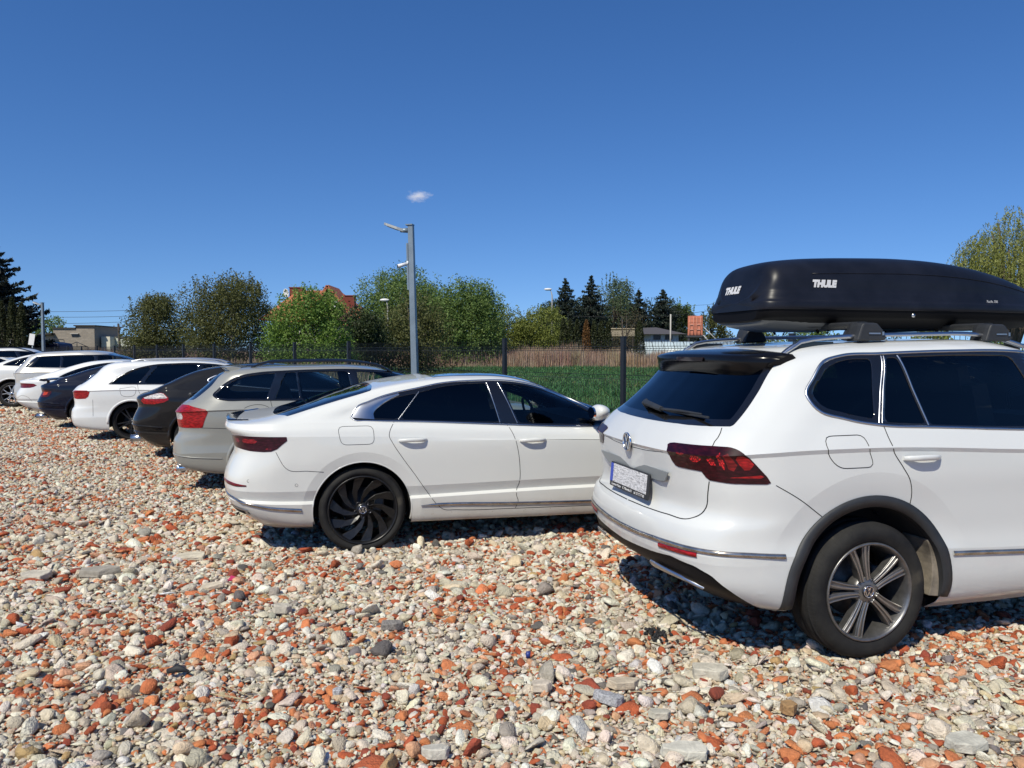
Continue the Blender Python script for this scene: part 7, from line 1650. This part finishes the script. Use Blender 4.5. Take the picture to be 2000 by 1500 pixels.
# ---- champagne people carrier with long black side glass
tr = remap(ZS, [.20, .26, .50, .72, 1.03, 1.10, 1.15, 1.49, 1.605], [-1.0, -.8, -.43, 0, 2.787, 3.71], [-.94, -.82, -.55, -.1, 2.80, 3.70], .99)
dls = smooth_poly([(-.60, 1.165), (-.45, 1.33), (-.30, 1.455), (.2, 1.475), (1.0, 1.492), (1.55, 1.485), (1.95, 1.36), (2.22, 1.15), (1.5, 1.13), (.6, 1.145), (0, 1.155)], {0, 2, 7})
def ex(B, root, M):
    B.ribbon('chrome_pillar', [(-.58, 1.17), (-.44, 1.33), (-.30, 1.45)], M['chrome'], root, width=.02, off=.004, raise_=.006)
    m = MB(); m.box((-.91, 0, .80), (.02, .40, .12)); m.done('number_plate', mat('plate_white', (.7, .7, .7), .4), root)
other_car('suv', tr, (-12.379, 21.0), 'champagne-silver people carrier with long black side glass and tall pale-blue shaded rear pillar', (.50, .49, .46), dls,
    [([(-.40, 1.185), (-.22, 1.435), (.25, 1.450), (.25, 1.170)], 'g_dark'), ([(.32, 1.170), (.32, 1.452), (1.05, 1.468), (1.08, 1.155)], 'g_dark'), (smooth_poly([(1.14, 1.468), (1.5, 1.462), (1.88, 1.34), (2.10, 1.17), (1.18, 1.155)], {0, 1, 3, 4}), 'g_mid')],
    [[(-.90, .66, 1.12), (-.84, .74, 1.12), (-.81, .80, 1.10), (-.80, .80, .75), (-.85, .77, .55), (-.92, .66, .55)], ([(-.90, .66, 1.05), (-.80, .80, 1.05), (-.79, .82, .50), (-.92, .66, .50)], 1)],
    wagon_screens(1.12, .68, 1.44, .60, 1.10, 1.54), 2.80, .345, .40, .345, .25, 'five', 1.15, extras=ex, w=.895, metal=.25, dirt=.2, lampmats=[lamp_mat('smoked_grey_lens', (.05, .05, .07)), lamp_mat('pale_blue_pillar_shade', (.50, .54, .58)), None], handles=((.3, 1.02), (1.3, 1.01)), chrome_line=False)  # pale blue is the rear pillar's shade, put into this patch's colour
# ---- white coupe-backed SUV with silver five-spoke wheels
tr = remap(ZF, [.26, .42, .60, .98, 1.05, 1.15, 1.50, 1.575], [-1.1, -.72, 0, 2.837, 3.75], [-1.03, -.60, .10, 2.87, 3.75], 1.015)
dlg = smooth_poly([(-.22, 1.195), (-.10, 1.26), (.1, 1.34), (.35, 1.415), (.8, 1.475), (1.3, 1.485), (1.7, 1.40), (2.05, 1.22), (2.25, 1.11), (1.6, 1.12), (.8, 1.145), (.1, 1.18)], {0, 8})
def ex(B, root, M): tail_spoiler(B, root, M['paint'], -.52, 1.415, -.15, .52, .04)
other_car('smooth', tr, (-14.328, 22.464), 'white high coupe with silver five-spoke wheels, second from the left end', (.68, .685, .665), dlg,
    [(smooth_poly([(-.14, 1.20), (0, 1.275), (.20, 1.345), (.05, 1.195)], {0, 2, 3}), 'g_dark'), ([(.26, 1.365), (.40, 1.40), (.18, 1.19), (.10, 1.195)], 'g_dark'), (smooth_poly([(.46, 1.408), (.8, 1.452), (1.08, 1.462), (1.12, 1.155), (.24, 1.19)], {0, 2, 3, 4}), 'g_dark'), (smooth_poly([(1.15, 1.462), (1.4, 1.455), (1.7, 1.375), (2.0, 1.21), (2.12, 1.135), (1.20, 1.15)], {0, 4, 5}), 'g_dark')],
    [[(-.93, .72, 1.02), (-.78, .86, 1.02), (-.5, .93, 1.0), (-.62, .92, .92), (-.80, .86, .91), (-.97, .68, .92)]],
    [('rear_window', 'T', smooth_poly([(-.55, -.1), (-.54, .3), (-.50, .52), (-.20, .58), (0.0, .56), (.02, -.1)], {0, 2, 4, 5}), lambda x, y, z: (x < .5) & (z > 1.12), 'g_rear'), fast_screens(0, .13)[1]],
    2.87, .37, .435, .365, .262, 'wide', 1.17, extras=ex, w=.935, dirt=.2, rimcol=(.10, .10, .11), handles=((.45, 1.02), (1.45, 1.0)),
    gapsx=[[(.08, .97), (.10, .88), (.28, .88), (.30, .97), (.08, .97)]])
# ---- last one, mostly hidden
tr = remap(ZS, ZS[:8] + [1.70], [-1.0, 0, 2.787, 3.71], [-1.0, 0, 2.8, 3.7], 1.0)
dlx = smooth_poly([(-.315, 1.372), (-.262, 1.452), (-.185, 1.535), (-.08, 1.566), (.157, 1.578), (.6, 1.592), (1.1, 1.590), (1.6, 1.535), (1.95, 1.40), (2.28, 1.17), (2.2, 1.155), (1.6, 1.157), (1.0, 1.176), (.4, 1.203), (.07, 1.222), (-.135, 1.258), (-.29, 1.315)], {9, 10})
def ex(B, root, M): roof_rails(B, root, M['gloss_black'], -.2, 1.6, .57, .02)
other_car('suv', tr, (-17.7, 26.0), 'white SUV at the left end of the row, mostly hidden behind the high coupe', (.68, .685, .665), dlx,
    [([(-.20, 1.33), (-.12, 1.53), (.09, 1.558), (.04, 1.246)], 'g_dark'), ([(.185, 1.562), (1.02, 1.574), (1.22, 1.182), (.10, 1.230)], 'g_dark'), (smooth_poly([(1.14, 1.570), (1.55, 1.525), (1.90, 1.395), (2.2, 1.18), (1.8, 1.170), (1.33, 1.178)], {0, 3, 5}), 'g_mid')],
    [[(-.928, .415, 1.100), (-.824, .73, 1.117), (-.70, .872, 1.088), (-.562, .897, .935), (-.842, .735, .940), (-.928, .487, 1.03)]],
    wagon_screens(1.20, .70, 1.54, .62, 1.12, 1.58), 2.8, .36, .44, .36, .26, 'five', 1.2, extras=ex, w=.905, handles=((.285, 1.045),))
# ================================================================ single pieces lying on the rubble
rng = np.random.default_rng(99)
def slab(loc, dims, rz, col, label, cat='stone', name='concrete_chunk', tilt=(0, 0), seed=0, speck=False, sides=7, rough=.9):
    rg = np.random.default_rng(seed); L, W_, H_ = dims
    P = []
    for i in range(sides):
        a = 2 * PI * i / sides + rg.uniform(-.25, .25); q = 1 / max(abs(math.cos(a)), abs(math.sin(a))) ** .75; P.append((math.cos(a) * L / 2 * q * rg.uniform(.85, 1.05), math.sin(a) * W_ / 2 * q * rg.uniform(.85, 1.05)))
    bm = bmesh.new(); A = [bm.verts.new((x * rg.uniform(.92, 1.04), y * rg.uniform(.92, 1.04), -H_ / 2)) for x, y in P]; B_ = [bm.verts.new((x * .94, y * .94, H_ / 2 * rg.uniform(.85, 1.1))) for x, y in P]
    bm.faces.new(A[::-1]); bm.faces.new(B_)
    for i in range(sides): bm.faces.new((A[i], A[(i + 1) % sides], B_[(i + 1) % sides], B_[i]))
    bmesh.ops.bevel(bm, geom=list(bm.edges), offset=min(dims) * .10, segments=1, affect='EDGES')
    bmesh.ops.triangulate(bm, faces=bm.faces); bmesh.ops.subdivide_edges(bm, edges=[e for e in bm.edges if e.calc_length() > min(dims) * .45], cuts=2)
    for v in bm.verts: v.co += Vector(rg.normal(0, min(dims) * .022, 3))
    m_, nt, b = new_mat(name + '_surface'); n = noise(nt, 90 if speck else 18, 5, .75); r = ramp(nt, n.outputs['Fac'], [(.38, tuple(c * (.45 if speck else .78) for c in col)), (.55, col), (.7, tuple(min(.85, c * 1.2) for c in col))]); nt.links.new(r.outputs[0], b.inputs['Base Color']); b.inputs['Roughness'].default_value = rough; n2 = noise(nt, 60, 4); bump(nt, b, n2.outputs['Fac'], .5, .01)
    o = from_bm(name, bm, m_); o.location = loc; o.rotation_euler = (tilt[0], tilt[1], rz); tag(o, label, cat, 'larger pieces of rubble'); return o
def GP(px, py, z=0):      # ground point seen at a place of the photograph
    D_ = (1.6 - z) * 1500 / (py - 685); return (px - 1000) / 1500 * D_, D_
def on_ground(px, py, h): x, y = GP(px, py, h); return (x, y, h)
for i, (px, py, d, rz, col, lb, sp_) in enumerate([
    (1395, 1322, (.20, .12, .05), -.3, (.50, .46, .37), 'large pale flat concrete slab piece in front of the SUV wheel', False),
    (1222, 1345, (.17, .09, .035), .3, (.50, .42, .31), 'flat sandy-beige slab piece left of the large pale concrete slab', False),
    (1192, 1375, (.15, .09, .04), -.35, (.40, .40, .41), 'speckled grey granite fragment, the largest one in the middle foreground', True),
    (1060, 1350, (.11, .09, .04), .2, (.52, .45, .36), 'pale brick-shaped stone left of the speckled granite fragment', False),
    (1295, 1408, (.11, .06, .03), .05, (.46, .43, .35), 'grey-beige flat lump below the flat sandy slab', False),
    (1345, 1482, (.20, .10, .04), .1, (.58, .55, .46), 'big whitish slab at the bottom edge, right of centre', False),
    (1552, 1395, (.085, .07, .05), .1, (.33, .20, .09), 'ochre-brown brick lump in the lower right foreground', False),
    (652, 1362, (.050, .045, .03), .1, (.45, .45, .46), 'small square speckled granite chip in the left foreground', True),
    (845, 1485, (.12, .07, .04), .1, (.50, .47, .40), 'grey block at the bottom edge, left of centre', False),
    (188, 1120, (.30, .15, .05), .1, (.32, .29, .24), 'long dark grey-brown concrete slab piece on the left side', False),
    (60, 1128, (.22, .15, .04), -.1, (.50, .45, .36), 'pale beige slab piece nearest the left edge', False),
    (365, 1090, (.24, .16, .03), .2, (.56, .50, .38), 'flat yellowish-beige slab with a dark crack left of centre', False),
    (405, 1150, (.17, .13, .025), .0, (.56, .48, .36), 'flat beige plaster piece beside the pink scrap', False),
    (545, 1195, (.12, .08, .05), .2, (.52, .47, .38), 'blocky cream stone below the fastback rear wheel', False),
    (1905, 1465, (.17, .12, .04), .2, (.48, .46, .39), 'pale slab at the bottom right corner', False),
    (762, 1228, (.14, .08, .04), .1, (.24, .22, .20), 'dark grey striated stone below the fastback', True)]):
    slab(on_ground(px, py, d[2] * .55 + .010), d, rz, col, lb, 'stone', 'granite_chip' if sp_ else 'rubble_piece', (rng.normal(0, .08), rng.normal(0, .08)), seed=i, speck=sp_, sides=5 + i % 3)
# charred clump
x, y, z = on_ground(1288, 1248, .02); bm = bmesh.new(); rg = np.random.default_rng(3)
for k in range(70):
    p = Vector((rg.normal(0, .045), rg.normal(0, .04), abs(rg.normal(0, .010)))); M_ = Matrix.Translation(p) @ Euler(rg.uniform(0, 6, 3)).to_matrix().to_4x4() @ Matrix.Diagonal((*rg.uniform(.006, .014, 3), 1)); bmesh.ops.create_icosphere(bm, subdivisions=1, radius=1, matrix=M_)
o = from_bm('asphalt_lump', bm, mat('black_bitumen', (.012, .012, .013), .7)); o.location = (x, y, z); tag(o, 'crumbled black asphalt lump in front of the SUV shadow', 'asphalt lump')
def stick(px0, py0, px1, py1, r, col, label, name='wood_splinter'):
    a = Vector(on_ground(px0, py0, .028)); b = Vector(on_ground(px1, py1, .032)); m = MB(); mid = (a + b) / 2 + Vector((.004, .004, .004)); m.tube([a, a * .7 + b * .3 + Vector((.002, -.003, .003)), mid, b], [r * .5, r, r * .9, r * .35], 6)
    for v in m.bm.verts: v.co.z = a.z + (v.co.z - a.z) * .6
    o = m.done(name, mat(name + str(round(col[0], 2)), col, .9, var=.3, vscale=60)); tag(o, label, 'stick', 'bits of wood on the rubble'); return o
stick(1160, 1325, 1218, 1301, .007, (.22, .17, .11), 'dark grey-brown wood splinter above the flat sandy slab')
stick(1235, 1362, 1345, 1365, .005, (.36, .29, .19), 'thin light twig beside the large pale concrete slab')
stick(400, 1366, 478, 1382, .006, (.38, .30, .17), 'pale yellowish twig in the left foreground')
stick(420, 1350, 480, 1372, .005, (.30, .24, .15), 'shorter twig lying just above the pale yellowish one')
stick(812, 1172, 868, 1169, .007, (.25, .19, .11), 'brown stick below the fastback door')
stick(110, 1365, 165, 1348, .010, (.26, .22, .15), 'thick grey-brown stick near the left edge')
stick(302, 1166, 334, 1163, .010, (.62, .62, .60), 'white plastic strip left of the beige plaster piece', 'plastic_strip')
x, y, z = on_ground(446, 1137, .03); m = MB(); m.prism([(-.025, -.02), (.025, -.015), (.03, .02), (-.01, .03)], 0, .012, axis='Z'); o = m.done('plastic_scrap', mat('pink_plastic', (.50, .04, .12), .4), bevel=.003); o.location = (x, y, z); o.rotation_euler = (.5, .2, .3); tag(o, 'small bright pink plastic scrap left of centre', 'scrap')
x, y, z = on_ground(1032, 1290, .03); m = MB(); m.tube([(0, 0, -.01), (0, 0, .02)], .012, 10); o = m.done('bottle_cap', mat('blue_plastic', (.02, .04, .20), .4)); o.location = (x, y, z); tag(o, 'tiny dark blue plastic cap left of the asphalt lump', 'cap')
x, y, z = on_ground(335, 1322, .035); m = MB(); m.tube([(-.05, 0, 0), (0, .01, .012), (.055, 0, .002)], [.012, .02, .006], 8); o = m.done('rubber_strip', mat('black_rubber_scrap', (.02, .02, .022), .7)); o.location = (x, y, z); tag(o, 'curved black rubber scrap in the left foreground', 'scrap')
